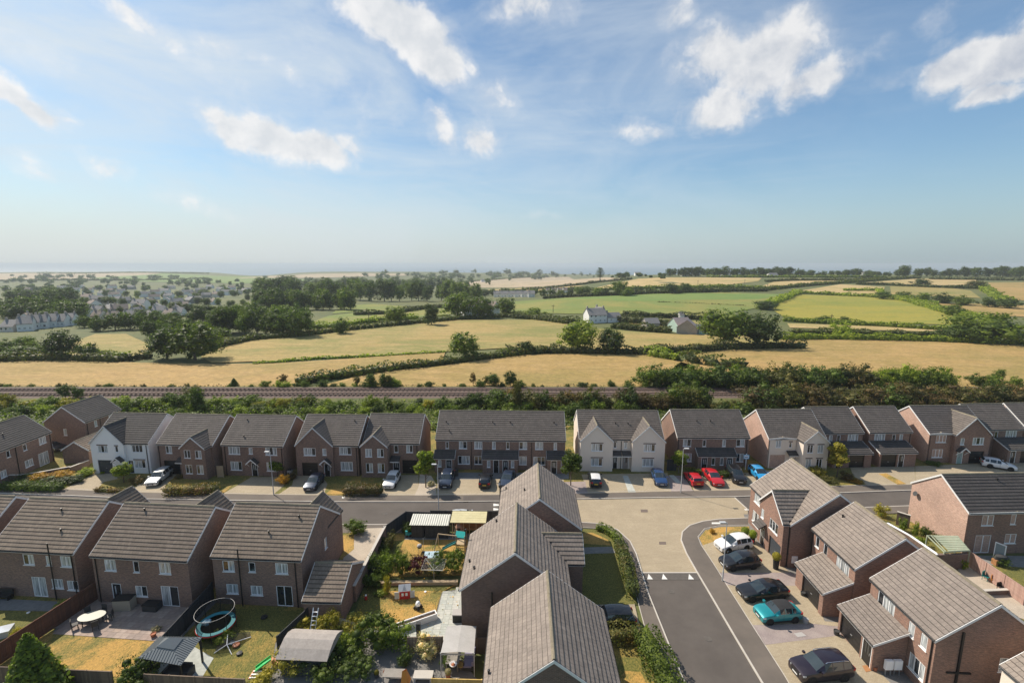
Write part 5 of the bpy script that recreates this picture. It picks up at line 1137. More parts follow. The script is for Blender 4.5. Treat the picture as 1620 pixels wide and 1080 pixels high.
# ---- railway scrub
def flat_bush(n, u0, u1, v0, v1, hm, ms, label, group, kinds=('bush',), wr=(.8, 1.3), cat='shrub', y=None):
    for i in range(n):
        u = u0 + (u1 - u0) * (i + random.uniform(0, 1)) / n; v = random.uniform(v0, v1); p = g(u, v, 0); h = random.uniform(*hm)
        plant(random.choice(kinds), random.randrange(3), random.choice(ms), (p.x, p.y, -.1), h, random.uniform(*wr), label + ', ' + ['left end', 'left part', 'middle', 'right part', 'right end'][min(4, int(5 * i / n))], cat, group, 'shrub', part_names=('foliage', 'stem'))
flat_bush(52, -30, 700, 640, 650, (1.8, 3.6), ['leaf_mid', 'leaf_light', 'leaf_mid', 'leaf_dark', 'leaf_yellow'], 'green shrub on the left railway bank', 'shrubs on the left railway bank')
flat_bush(36, -30, 700, 650, 660, (1.6, 3.0), ['leaf_mid', 'leaf_light', 'leaf_light', 'leaf_dark'], 'green shrub just behind the left back gardens', 'shrubs behind the left gardens')
flat_bush(15, 730, 1010, 642, 649, (4.0, 6.2), ['leaf_dark', 'leaf_olive', 'leaf_russet'], 'tall dark shrub behind the terrace hiding the railway', 'tall shrubs behind the terrace', wr=(.8, 1.2))
flat_bush(14, 700, 1010, 650, 658, (2.4, 3.8), ['leaf_dark', 'leaf_mid'], 'low shrub behind the terrace', 'low shrubs behind the terrace')
flat_bush(6, 1010, 1060, 641, 650, (3.2, 4.4), ['leaf_russet', 'leaf_olive'], 'russet shrub behind the cream pair of houses', 'russet shrubs behind the cream pair')
flat_bush(3, 1060, 1110, 640, 646, (5.8, 7.), ['leaf_mid', 'leaf_olive'], 'large olive shrub behind the semi-detached pair', 'large olive shrubs', wr=(.9, 1.1))
flat_bush(10, 1110, 1200, 645, 652, (1.8, 3), ['leaf_olive', 'leaf_light'], 'low scrub where the railway shows', 'low scrub by the railway')
flat_bush(38, 1195, 1700, 640, 650, (5.0, 6.6), ['leaf_russet', 'leaf_olive', 'leaf_russet', 'leaf_dark', 'leaf_olive'], 'thicket shrub behind the right far houses', 'thicket behind the right far houses', wr=(1., 1.4))
flat_bush(20, 1100, 1700, 650, 656, (2.2, 3.4), ['leaf_dark', 'leaf_mid'], 'dark shrub at the foot of the thicket on the right', 'shrubs below the thicket')
flat_bush(14, 1022, 1210, 612, 616, (5.6, 7.4), ['leaf_mid', 'leaf_dark'], 'shrub of the dark clump across the railway', 'dark clump across the railway', wr=(.9, 1.2))
flat_bush(10, 1205, 1360, 612, 615, (5.4, 7.6), ['leaf_dark', 'leaf_olive'], 'shrub of the second clump across the railway', 'second clump across the railway', wr=(.8, 1.2))
flat_bush(9, 1378, 1500, 612, 615, (5.2, 7.0), ['leaf_mid', 'leaf_light', 'leaf_dark'], 'shrub of the third clump across the railway', 'third clump across the railway', wr=(.8, 1.1))
flat_bush(5, 1530, 1700, 610, 614, (2.5, 4.2), ['leaf_mid', 'leaf_dark'], 'scattered shrub across the railway at the right edge', 'right-edge shrubs across the railway')
flat_bush(13, 405, 640, 612.5, 614, (1.4, 3), ['leaf_mid', 'leaf_dark', 'leaf_light'], 'shrub on the far side of the railway left of centre', 'left-centre shrubs across the railway')
flat_bush(14, -20, 400, 612.5, 613.5, (.7, 1.6), ['leaf_mid', 'leaf_olive'], 'low shrub on the far side of the railway at the left', 'low left shrubs across the railway')
flat_bush(14, 640, 1020, 612.5, 614, (1., 2.6), ['leaf_mid', 'leaf_dark'], 'shrub on the far side of the railway at the centre', 'centre shrubs across the railway')
for u, v, h, w, k, m, lb in [(97,636,30,26,'open','leaf_dark','dark spindly tree beside the railway at the left'),(120,634,24,16,'tall','leaf_dark','thin dark tree right of the spindly one'),(300,632,22,34,'open','leaf_olive','brownish tree beside the railway above the plain brick house'),(275,652,32,30,'tall','leaf_dark','dark conical shrub on the left railway bank'),(310,650,40,26,'tall','leaf_dark','tall dark shrub on the left railway bank'),
   (445,610,20,18,'open','leaf_russet','bare brownish tree across the railway'),(564,613,20,14,'open','leaf_olive','thin tree across the railway left of centre'),(584,615,26,18,'tall','leaf_dark','ivy-clad tree across the railway'),(604,615,26,16,'tall','leaf_dark','second ivy-clad tree across the railway'),(613,615,24,14,'tall','leaf_olive','third ivy-clad tree across the railway'),(748,612,26,12,'open','leaf_russet','almost bare thin tree across the railway'),(768,612,20,12,'open','leaf_olive','leaning thin tree across the railway'),(780,613,24,28,'broad','leaf_dark','small dark tree across the railway at the centre'),(808,614,28,24,'broad','leaf_dark','second small dark tree across the railway at the centre'),(818,655,58,18,'tall','leaf_olive','tall narrow brown tree rising over the railway'),(368,613,14,16,'cone','leaf_dark','small dark conifer across the railway'),(1585,606,24,20,'open','leaf_mid','ragged tree across the railway at the right'),(700,655,30,30,'bush','leaf_dark','rounded shrub at the left end of the terrace')]:
    tree_px(u, v, h, w, k, m, lb, flat=0., group=None)
# rough ground cover: bank between the gardens and the railway
def cover(name, x0, x1, y0, y1, n, size, m, z=.05, hgt=.6, label=None, zf=None):
    X = rng.uniform(x0, x1, n); Y = rng.uniform(y0, y1, n); k = np.abs(np.sin(X * .31) + np.sin(Y * .9 + X * .17)) * .5
    Z = z + rng.uniform(0, 1, n) ** 2 * hgt * (.4 + k); C = np.stack([X, Y, Z], 1); N = np.tile([0, 0, 1.], (n, 1))
    o = bpy.data.objects.new(name, cloud_mesh(name, C, N, size, m)); COL.objects.link(o); o['kind'] = 'stuff'; return o
cover('bank_undergrowth', -135, 0, 88, 106, 30000, .3, 'leaf_mid', .05, 1.4)
cover('bank_undergrowth', 0, 135, 89, 106, 16000, .3, 'leaf_mid', .05, 1.4)
cover('lineside_grass', -150, 150, 104.5, 108, 9000, .2, 'leaf_light', .05, .5)
cover('lineside_grass', -150, 150, 119.5, 122, 9000, .22, 'leaf_olive', .05, .6)
# ---- street trees, hedges and garden plants near the camera
for u0, u1, v0, v1, n_, lb_ in ((602, 616, 862, 900, 4, 'dark climber on the brick garden wall of the play garden'), (579, 600, 925, 929, 3, 'dark shrub against the low edge of the toy lawn'), (640, 655, 842, 846, 3, 'dark shrub in the corner of the play garden fence')):
    for i in range(n_):
        p = g(u0 + (u1 - u0) * (i + .5) / n_, v0 + (v1 - v0) * (i + .5) / n_, .1); plant('bush', i % 3, 'leaf_dark', tuple(p), 1.5, .8, lb_, 'shrub', lb_.split(' ')[1] + ' plants of the play garden ' + str(n_ > 3), 'shrub', part_names=('foliage', 'stem'))
NT_ = [(190,766,34,26,'street','leaf_light','slim young tree beside the white house'),(436,757,28,24,'street','leaf_light','young tree behind the lamp post in front of the plain brick house'),(672,775,60,32,'street','leaf_light','young street tree in the pebble bed left of the terrace'),(904,772,62,32,'street','leaf_mid','young street tree on plum slate between terrace and cream pair'),(1076,752,36,26,'street','leaf_light','small tree left of the red cars'),(1330,758,56,30,'street','leaf_yellow','young yellow green tree in the shrub bed by the lean-to garage')]
for u, v, h, w, k, m, lb in NT_: tree_px(u, v, h, w, k, m, lb, flat=.1, name='street_tree', leaf=1.25)
def bush_px(u, v, h, w, m, label, kind='bush', cat='shrub', name='shrub', leaf=1., z=.1):
    p = g(u, v, z); s = pxm(p); hh = h * s; ww = w * s
    return plant(kind, random.randrange(3), m, (p.x, p.y + ww * .35, z - .05), hh, ww / hh / KW[kind], label, cat, None, name, leaf=leaf, part_names=('foliage', 'stem'))
BX = [(50,765,16,30,'leaf_gold','golden flowering shrub, left of two in the bank by the far left house'),(85,762,16,34,'leaf_gold','golden flowering shrub, right of two in the bank by the far left house'),(22,768,14,40,'leaf_dark','dark shrub in the bank at the left edge'),(60,772,12,44,'leaf_dark','dark green shrub below the left golden flowers'),(98,768,12,36,'leaf_dark','dark green shrub below the right golden flowers'),(128,756,14,26,'leaf_light','round light green shrub beside the first driveway'),(116,765,12,24,'leaf_dark','dark shrub at the corner of the first driveway'),
  (209,768,14,26,'leaf_photinia','reddish shrub between the white house drive and the silver car'),(160,750,5,8,'leaf_light','tiny light shrub on the white house lawn'),(230,742,8,14,'leaf_dark','dark shrub under the right window of the white house'),(280,758,8,14,'leaf_photinia','small shrub behind the clipped hedge'),
  (446,768,18,22,'leaf_gold','rusty yellow shrub beside the left lamp post'),(459,760,14,18,'leaf_russet','russet shrub beside the driveway of the broad-gabled house'),(680,770,8,16,'leaf_ivory','pale grasses in the pebble bed under the street tree'),
  (1300,756,18,30,'leaf_yellow','yellow shrub in front of the cream gabled house'),(1345,762,14,26,'leaf_russet','russet shrub right of the young yellow green tree'),(1318,766,10,30,'leaf_olive','low olive shrub at the foot of the yellow green tree'),(1360,766,7,22,'leaf_gold','low dry shrub at the driveway edge'),(1483,738,7,24,'leaf_dark','dark low shrub under the window of the house with the sage door'),(1290,764,8,16,'leaf_light','small light shrub at the left of the shrub bed'),
  (560,852,30,42,'leaf_dark','round dark shrub at the end of the near left row'),
  (1402,822,26,28,'leaf_yellow','bright green round bush behind the corner house'),(1432,842,26,18,'leaf_mid','bush behind the brick garden wall'),(1452,850,30,14,'leaf_light','bright upright bush by the pink gable wall'),(1472,852,16,26,'leaf_mid','leafy shrub under the pink gable wall'),(1462,866,18,20,'leaf_light','light shrub at the white coping'),(1492,862,14,26,'leaf_olive','low planting left of the pergola'),
  (1527,902,22,16,'leaf_light','green shrub beside the pale pink fence'),(1592,898,18,24,'leaf_dark','dark shrub by the patio of the pink-gabled house'),
  (1128,867-22,9,12,'leaf_gold','small dry tuft on the corner lawn'),
  (592,915,46,34,'leaf_dark','dark climber at the left of the shrub row in the play garden'),(608,920,46,38,'leaf_mid','tall green shrub in the row dividing the play gardens'),(634,916,48,38,'leaf_mid','second tall green shrub in the row dividing the play gardens'),(661,916,42,40,'leaf_plum','plum-leaved shrub in the dividing row'),(690,914,44,42,'leaf_dark','dark shrub right of the plum-leaved one'),(718,912,46,42,'leaf_mid','green shrub at the right end of the dividing row'),(611,942,38,16,'leaf_yellow','slim yellow green climber on the low timber edge'),(603,946,10,26,'leaf_light','bright green tuft at the lawn corner'),
  (614,872,30,30,'leaf_olive','flowering shrub in the dark corner of the play garden'),
  (515,1018,54,44,'leaf_yellow','yellow green shrub behind the brick garage'),(470,1020,26,60,'leaf_yellow','low yellow green shrub along the charcoal fence'),(555,1012,34,50,'leaf_yellow','yellow green shrub right of the ladder'),(590,1040,66,76,'leaf_mid','very large green shrub in front of the picket fence'),(545,1058,42,70,'leaf_mid','large shrub left of the very large one'),(626,1040,50,60,'leaf_mid','large shrub against the white planter wall'),(560,1085,36,60,'leaf_dark','dark shrub on the gravel yard at the bottom edge'),
  (672,1052,42,52,'leaf_ivory','cream and pink flowering hydrangea beside the fabric gazebo'),(640,1060,30,30,'leaf_dark','dark leaves left of the hydrangea'),(706,1060,22,24,'leaf_dark','dark shrub beside the outdoor table'),
  (505,1092,46,80,'leaf_mid','large green shrub in front of the curved shed roof'),(450,1082,44,70,'leaf_yellow','yellow green shrub at the bottom left of the curved shed'),(410,1092,24,44,'leaf_yellow','low bright shrub at the bottom of the trampoline lawn'),(540,1030,30,30,'leaf_light','light green shrub right of the curved shed'),
  (200,1110,66,70,'leaf_mid','leafy bush at the bottom edge left of the metal gazebo'),(92,968,16,26,'leaf_light','light green climber on the red-brown fence'),(22,1012,20,22,'leaf_yellow','small yellow shrub on the far left lawn'),
  (345,1022,18,36,'leaf_light','bright tuft beside the trampoline'),(325,1015,12,20,'leaf_light','small bright tuft by the gravel strip'),(243,1001,9,15,'leaf_ivory','potted red and cream flowers on the patio edge')]
for u, v, h, w, m, lb in BX: bush_px(u, v, h, w, m, lb, leaf=1.1 if h < 25 else .8)
plant('cone', 0, 'leaf_mid', tuple(g(62, 1118, .08)), 6.0, 1.35, 'dark green conifer at the bottom left corner', 'tree', None, 'conifer_tree', leaf=1.1)
HN = [([(262,782),(290,781),(345,779)],1.5,1.15,'leaf_photinia','reddish clipped hedge in front of the small-gabled house'),([(545,781),(603,781)],1.7,1.35,'leaf_photinia','rounded clipped hedge between the dark blue and the white car'),
 ([(152,776),(175,778),(202,778)],.8,.5,'leaf_olive','low clipped hedge at the kerb before the white house'),([(0,774),(40,774),(80,776),(100,775)],1.2,1.,'leaf_dark','dark hedge along the pavement at the left edge'),
 ([(946,836),(958,841),(972,850),(981,862)],.9,.7,'leaf_mid','low green hedge at the bend of the pavement'),([(978,866),(984,882),(991,905),(998,930),(1001,948)],1.1,1.25,'leaf_hedge','tall green hedge along the pavement above the black car'),
 ([(1018,1014),(1035,1050),(1052,1085),(1075,1140)],2.0,1.6,'leaf_mid','large green hedge at the bottom beside the side road'),([(962,1014),(990,1012),(1014,1010)],1.4,1.2,'leaf_olive','yellowing hedge below the black car'),
 ([(1130,760 - 4),(1170,752)],.9,.8,'leaf_dark','dark low hedge behind the red cars'),([(1086,752),(1108,750)],.7,.8,'leaf_mid','small green hedge by the porch of the semi-detached pair')]
for pts, w, h, m, lb in HN: hedge([g(u, v, .1) for u, v in pts], w, h, m, lb, leaf=.11, dens=1.1, wob=.07)
cover('garden_tufts', -4.6 - 12, -5, 35, 46, 500, .09, 'leaf_gold', .1, .08)
# ================================================================ distant buildings
M['slate'] = mat('slate_roof', fn=f_speck((.20, .19, .185), (.28, .27, .26), 3, .3, .4, False), rough=.8)
M['slate_brown'] = mat('brown_tiles_far', fn=f_speck((.22, .17, .14), (.30, .24, .20), 3, .3, .4, False), rough=.85)
M['wall_far'] = mat('pale_render_far', fn=f_speck((.80, .78, .74), (.86, .84, .80), 1, .2, .2, False), rough=.9)
M['stone'] = mat('grey_stone', fn=f_speck((.36, .32, .28), (.46, .41, .36), 4, .5, .5, False), rough=.95)
M['tin_green'] = mat('green_sheeting', fn=f_speck((.42, .55, .46), (.48, .60, .52), 2, .3, .4, False), rough=.6)
M['rust_roof'] = mat('rusty_sheet_roof', fn=f_speck((.33, .26, .24), (.42, .35, .33), 2, .3, .5, False), rough=.8)
def far_house(u, v, wpx, hpx, ang, label, wall='wall_far', roof='slate', depth=None, group=None, chim=1, wins=0, name='village_house', cat='house', loc=None, dims=None):
    if loc is None: p = gt(u, v); s = pxm(p); w = wpx * s; eh = max(2.6, hpx * s * .62)
    else: p = loc; w, eh = dims
    t = thing(name, label, cat, p, R(ang), group); d = depth or min(w, 8) * .75 if w > 8 else (depth or w * .8); rise = d * .38
    m = MB()
    for O, e, L in (((-w / 2, 0), (1, 0), w), ((w / 2, 0), (0, 1), d), ((w / 2, d), (-1, 0), w), ((-w / 2, d), (0, -1), d)):
        wall_face(m, O, e, L, -1.5, eh, (), d / 2 * rise / (d / 2) if L == d else 0)
    m.build('wall', M[wall], t)
    r = MB(); o_ = .25; prof = [(-o_, eh - .15), (d / 2, eh + rise + .05), (d + o_, eh - .15), (d + o_, eh - .35), (d / 2, eh + rise - .15), (-o_, eh - .35)]
    for i in range(6): a, b = prof[i], prof[(i + 1) % 6]; r.quad((-w / 2 - .2, *a), (w / 2 + .2, *a), (w / 2 + .2, *b), (-w / 2 - .2, *b))
    for x in (-w / 2 - .2, w / 2 + .2): r.quad(*[(x, *prof[i]) for i in (0, 1, 4, 5)]); r.quad(*[(x, *prof[i]) for i in (1, 2, 3, 4)])
    ro = r.build('roof', M[roof], t)
    for k in range(chim):
        x = (-w / 2 + .5) if k == 0 else (w / 2 - .5); MB().box(x - .35, x + .35, d / 2 - .45, d / 2 + .45, eh + rise - .6, eh + rise + 1.1).build('chimney', M['stone'], ro)
    if wins:
        for k in range(wins):
            x = -w / 2 + w * (k + .5) / wins
            for z in ((.9, 3.4) if eh > 4.2 else (1.,)):
                f = MB().box(x - .5, x + .5, -.05, .03, z, z + 1.1).build('window', M['upvc'], t); MB().box(x - .42, x + .42, -.08, -.05, z + .08, z + 1.02).build('pane', M['glass'], f)
    return t
far_house(946, 511, 30, 21, 12, 'white farmhouse in the middle of the fields', wins=4, chim=2, depth=9, name='farmhouse')
far_house(972, 510, 22, 14, 12, 'lower white wing at the right of the farmhouse', wins=2, chim=1, depth=6)
far_house(936, 509, 14, 20, -60, 'white gabled end block at the left of the farmhouse', wins=0, chim=1, depth=10)
far_house(1084, 526, 26, 18, 14, 'barn with green sheeted front and rusty roof left of the oaks', 'tin_green', 'rust_roof', 9, chim=0, name='barn', cat='barn')
far_house(1104, 529, 18, 18, 60, 'stone end of the barn facing right', 'stone', 'rust_roof', 9, chim=0, name='barn', cat='barn')
far_house(1112, 529, 16, 9, 12, 'low green shed beside the stone barn', 'tin_green', 'slate', 5, chim=0, name='shed', cat='shed')
far_house(1033, 519, 22, 9, 8, 'low grey shed between farmhouse and barn', 'stone', 'slate', 6, chim=0, name='shed', cat='shed')
far_house(1079, 505, 7, 6, 0, 'tiny pale hut in the green field corner', 'wall_far', 'slate', 4, chim=0, name='hut', cat='hut')
far_house(750, 500, 34, 26, 25, 'brown-roofed farm cottage half hidden by trees', 'wall_far', 'slate_brown', 9, wins=2, name='cottage')
far_house(772, 498, 20, 22, -30, 'second cottage roof right behind the farm cottage', 'wall_far', 'slate_brown', 8, name='cottage')
for i in range(6): far_house(786 + i * 11, 470, 10.4, 8.5, 1, ['leftmost','second','third','fourth','fifth','rightmost'][i] + ' unit of the long terrace beyond the green field', 'wall_far', 'slate', 9, wins=2, chim=1, name='terrace_house')
for i in range(4): far_house(868 + i * 9, 465 - i * .3, 7, 8, 5, ['first', 'second', 'third', 'fourth'][i] + ' small cottage right of the long terrace', 'wall_far', 'slate_brown', 8, chim=1, name='cottage')
for i, (u, v, w, h, a) in enumerate([(40, 524, 18, 20, 35), (52, 521, 16, 18, 30), (64, 520, 16, 18, 30), (78, 518, 17, 17, 25), (92, 517, 16, 15, 20), (105, 515, 15, 14, 15)]):
    far_house(u, v, w, h, a, ['leftmost', 'second', 'third', 'fourth', 'fifth', 'rightmost'][i] + ' house of the white terrace at the edge of the town', 'wall_far', 'slate', 9, wins=3, chim=2, name='white_terrace_house')
VL = [(95,474,13,9),(140,486,16,11),(164,484,15,11),(182,480,16,12),(208,492,18,12),(224,499,17,11),(250,497,18,12),(262,503,17,10),(280,500,15,10),(296,480,16,11),(246,466,13,9),(265,472,14,9),(288,462,12,8),(310,470,14,9),(326,471,14,9),(346,461,12,8),(366,458,11,7),(385,463,12,8),(192,464,12,8),(172,463,12,8),(126,456,10,7),(188,452,9,6),(252,453,9,6),(312,451,9,6),(376,452,9,6),(48,453,9,6),(42,497,18,11),(66,507,18,11),(96,511,16,10),(150,497,16,10),(60,489,30,13),(14,490,24,11),(10,525,22,16),(28,511,20,12),(100,496,18,12),(122,493,20,11),(134,478,22,16),(150,480,22,14),(168,494,24,12),(190,495,24,13),(218,490,22,20),(238,493,22,14),(243,485,18,14),(203,506,18,10),(226,507,20,10),(175,508,16,9),(128,502,16,9),(282,487,18,18),(289,490,16,12),(268,494,14,10),(120,462,14,8),(138,463,14,9),(108,460,12,8),(96,458,12,7),(150,458,14,8),(230,470,16,11),(258,465,18,11),(280,470,20,12),(300,466,20,9),(318,463,18,9),(340,470,14,10),(356,467,18,11),(372,466,14,9),(245,474,16,9),(205,458,14,8),(66,459,10,6),(88,453,10,6),(180,456,12,7),(220,455,12,6),(270,457,12,6),(300,455,12,6),(330,456,12,6),(360,455,10,6),(160,448,9,5),(236,450,9,5),(85,447,8,5),(40,462,14,8),(20,475,18,10),(80,505,16,10),(150,506,14,9),(255,480,16,10),(205,480,18,10),(180,470,16,9),(160,468,16,9),(310,478,14,9),(332,482,14,9),(395,462,14,8),(415,448,10,6),(640,450,12,8),(655,450,14,9),(627,451,9,6),(765,446,8,5),(730,458,10,6),(700,461,10,6)]
VL = [q for q in VL if q[1] > 455 or q[0] > 600]
for i, (u, v, w, h) in enumerate(VL):
    far_house(u, v, w * .9, h * .85, [12, -25, 40, 5, -60, 75, 20, -10][i % 8], ('%s-walled %s %s in the %s of the hazy town, %s side' % (['white', 'white', 'cream', 'white', 'stone'][i % 5], ['slate-roofed', 'brown-roofed', 'slate-roofed'][i % 3], 'house' if w > 15 else 'cottage', 'front' if v > 490 else ('middle' if v > 472 else 'back'), ['far left', 'left', 'middle', 'right', 'far right'][min(4, int(u / 85))])) if u < 450 else 'tiny pale house near the wooded ridge', ['wall_far', 'wall_far', 'render_cream', 'wall_far', 'stone'][i % 5], ['slate', 'slate_brown', 'slate'][i % 3], 8, 'houses of the hazy town' if u < 450 else 'tiny houses by the ridge', chim=1 + (i % 2), wins=3 if w > 17 else 0)
for i, (u, v, w, h) in enumerate([(1150,436,14,3),(1225,438,15,4),(1266,436.5,9,4),(1330,436,10,4),(1345,436,14,5),(1372,436,12,5),(1388,436,12,5),(1086,437,9,4),(1098,437,6,3),(1010,436,10,4)]):
    far_house(u, v, w, h, [0, 10, -20][i % 3], 'low pale farm building among the skyline trees', 'wall_far', 'slate', 10, 'farm buildings on the skyline', chim=0, name='farm_building', cat='farm building')
def pole(u, v, hpx, label):
    p = gt(u, v); s = pxm(p); h = hpx * s; t = thing('utility_pole', label, 'utility pole', p)
    MB().tube([(0, 0, -.3), (0, 0, h)], [.22, .16], 6).build('shaft', M['bark'], t); MB().box(-1.1, 1.1, -.08, .08, h - .9, h - .7).build('crossarm', M['bark'], t); return t
for u, v, h, lb in ((584, 512, 17, 'wooden pole at the hedge before the small green field'), (875, 495, 13, 'wooden pole left of the farmhouse'), (945.5, 498, 13, 'pole rising behind the farmhouse'), (1315, 509, 12, 'pole in the hedge below the yellow green field'), (812, 489, 11, 'pole beside the cottage trees'), (1104, 450, 7, 'pole in the straw field below the skyline belt'), (1178, 449, 7, 'pole in the straw field further right'), (693, 498, 14, 'pole by the ivy-covered tree'), (1214, 457, 8, 'pole at the hedge corner right of the straw fields'), (1523, 518, 10, 'pole by the bush at the right hedge')): pole(u, v, h, lb)
# ================================================================ cars
def paint(name, col, metal=.3): return mat('paint_' + name, col, .32, metal, .5, coat=.8)
PC = {'white': paint('white', (.72, .72, .72), 0), 'silverwhite': paint('silver_white', (.58, .60, .60), .2), 'black': paint('black', (.010, .010, .012)), 'navy': paint('navy', (.02, .035, .07)), 'blue': paint('blue', (.02, .065, .18)),
      'red': paint('red', (.50, .010, .015), .1), 'cyan': paint('bright_blue', (.02, .30, .62), .1), 'teal': paint('teal', (.01, .27, .30)), 'plum': paint('plum_black', (.022, .014, .024)), 'grey': paint('dark_grey', (.05, .055, .06))}
M['cglass'] = mat('car_glass', (.018, .028, .034), .04, 0, 1.)
M['tyre'] = mat('tyre', (.014, .014, .014), .85); M['rim'] = mat('alloy_rim', (.35, .36, .37), .35, .7); M['trim'] = mat('black_trim', (.015, .015, .016), .6)
M['headl'] = mat('headlight', (.62, .65, .68), .1, .2, 1.); M['taill'] = mat('tail_light', (.42, .01, .01), .25); M['plate_w'] = mat('plate_white', (.75, .75, .72), .5); M['plate_y'] = mat('plate_yellow', (.72, .50, .05), .5)
M['chrome'] = mat('chrome', (.6, .6, .6), .2, .9); M['soft'] = mat('soft_top', (.02, .02, .022), .9)
# stations front to rear: (x, half width, top of body side, roof z or None, half width of roof)
TYPES = {
 'hatch': dict(L=4.1, W=1.78, H=1.47, st=[(2.02,.62,.52,None),(2.0,.74,.66,None),(1.8,.84,.76,None),(1.35,.885,.86,None),(.92,.89,.95,None),(.12,.89,.93,1.40),(-.35,.89,.93,1.47),(-.42,.89,.93,1.47),(-1.15,.89,.95,1.46),(-1.25,.885,.96,1.45),(-1.72,.87,.99,1.36),(-1.95,.82,1.0,None),(-2.03,.78,.80,None),(-2.05,.74,.5,None)], g=[(5,6),(7,8),(9,10)], ws=4, rw=10),
 'suv': dict(L=4.45, W=1.86, H=1.63, st=[(2.2,.66,.58,None),(2.18,.80,.80,None),(1.98,.89,.90,None),(1.5,.925,.98,None),(1.05,.93,1.05,None),(.35,.93,1.04,1.55),(-.25,.93,1.04,1.63),(-.33,.93,1.04,1.63),(-1.15,.93,1.06,1.62),(-1.25,.93,1.07,1.61),(-1.88,.91,1.10,1.52),(-2.12,.87,1.08,None),(-2.2,.84,.85,None),(-2.22,.78,.55,None)], g=[(5,6),(7,8),(9,10)], ws=4, rw=10),
 'estate': dict(L=4.6, W=1.84, H=1.55, st=[(2.28,.64,.52,None),(2.26,.78,.68,None),(2.02,.87,.80,None),(1.5,.905,.89,None),(1.02,.91,.97,None),(.22,.91,.95,1.47),(-.3,.91,.95,1.55),(-.38,.91,.95,1.55),(-1.15,.91,.97,1.54),(-1.25,.91,.98,1.53),(-1.95,.89,1.02,1.44),(-2.2,.84,1.02,None),(-2.28,.80,.8,None),(-2.3,.76,.5,None)], g=[(5,6),(7,8),(9,10)], ws=4, rw=10),
 'saloon': dict(L=4.75, W=1.84, H=1.43, st=[(2.34,.62,.50,None),(2.32,.76,.62,None),(2.08,.87,.72,None),(1.55,.91,.82,None),(1.0,.92,.90,None),(.15,.92,.90,1.34),(-.35,.92,.90,1.43),(-.42,.92,.90,1.43),(-.95,.92,.92,1.41),(-1.02,.92,.93,1.39),(-1.25,.91,.94,1.34),(-2.0,.87,.99,None),(-2.25,.83,.97,None),(-2.37,.76,.55,None)], g=[(5,6),(7,8),(9,10)], ws=4, rw=10),
 'mini': dict(L=3.86, W=1.73, H=1.41, st=[(1.92,.66,.55,None),(1.90,.76,.70,None),(1.72,.83,.82,None),(1.3,.86,.90,None),(.82,.865,.95,None),(.30,.865,.94,1.34),(-.2,.865,.94,1.41),(-.25,.865,.94,1.41),(-.85,.865,.95,1.39),(-.92,.865,.95,1.38),(-1.25,.855,.96,1.30),(-1.55,.83,.97,None),(-1.86,.78,.90,None),(-1.93,.72,.5,None)], g=[(5,6),(7,8),(9,10)], ws=4, rw=10)}
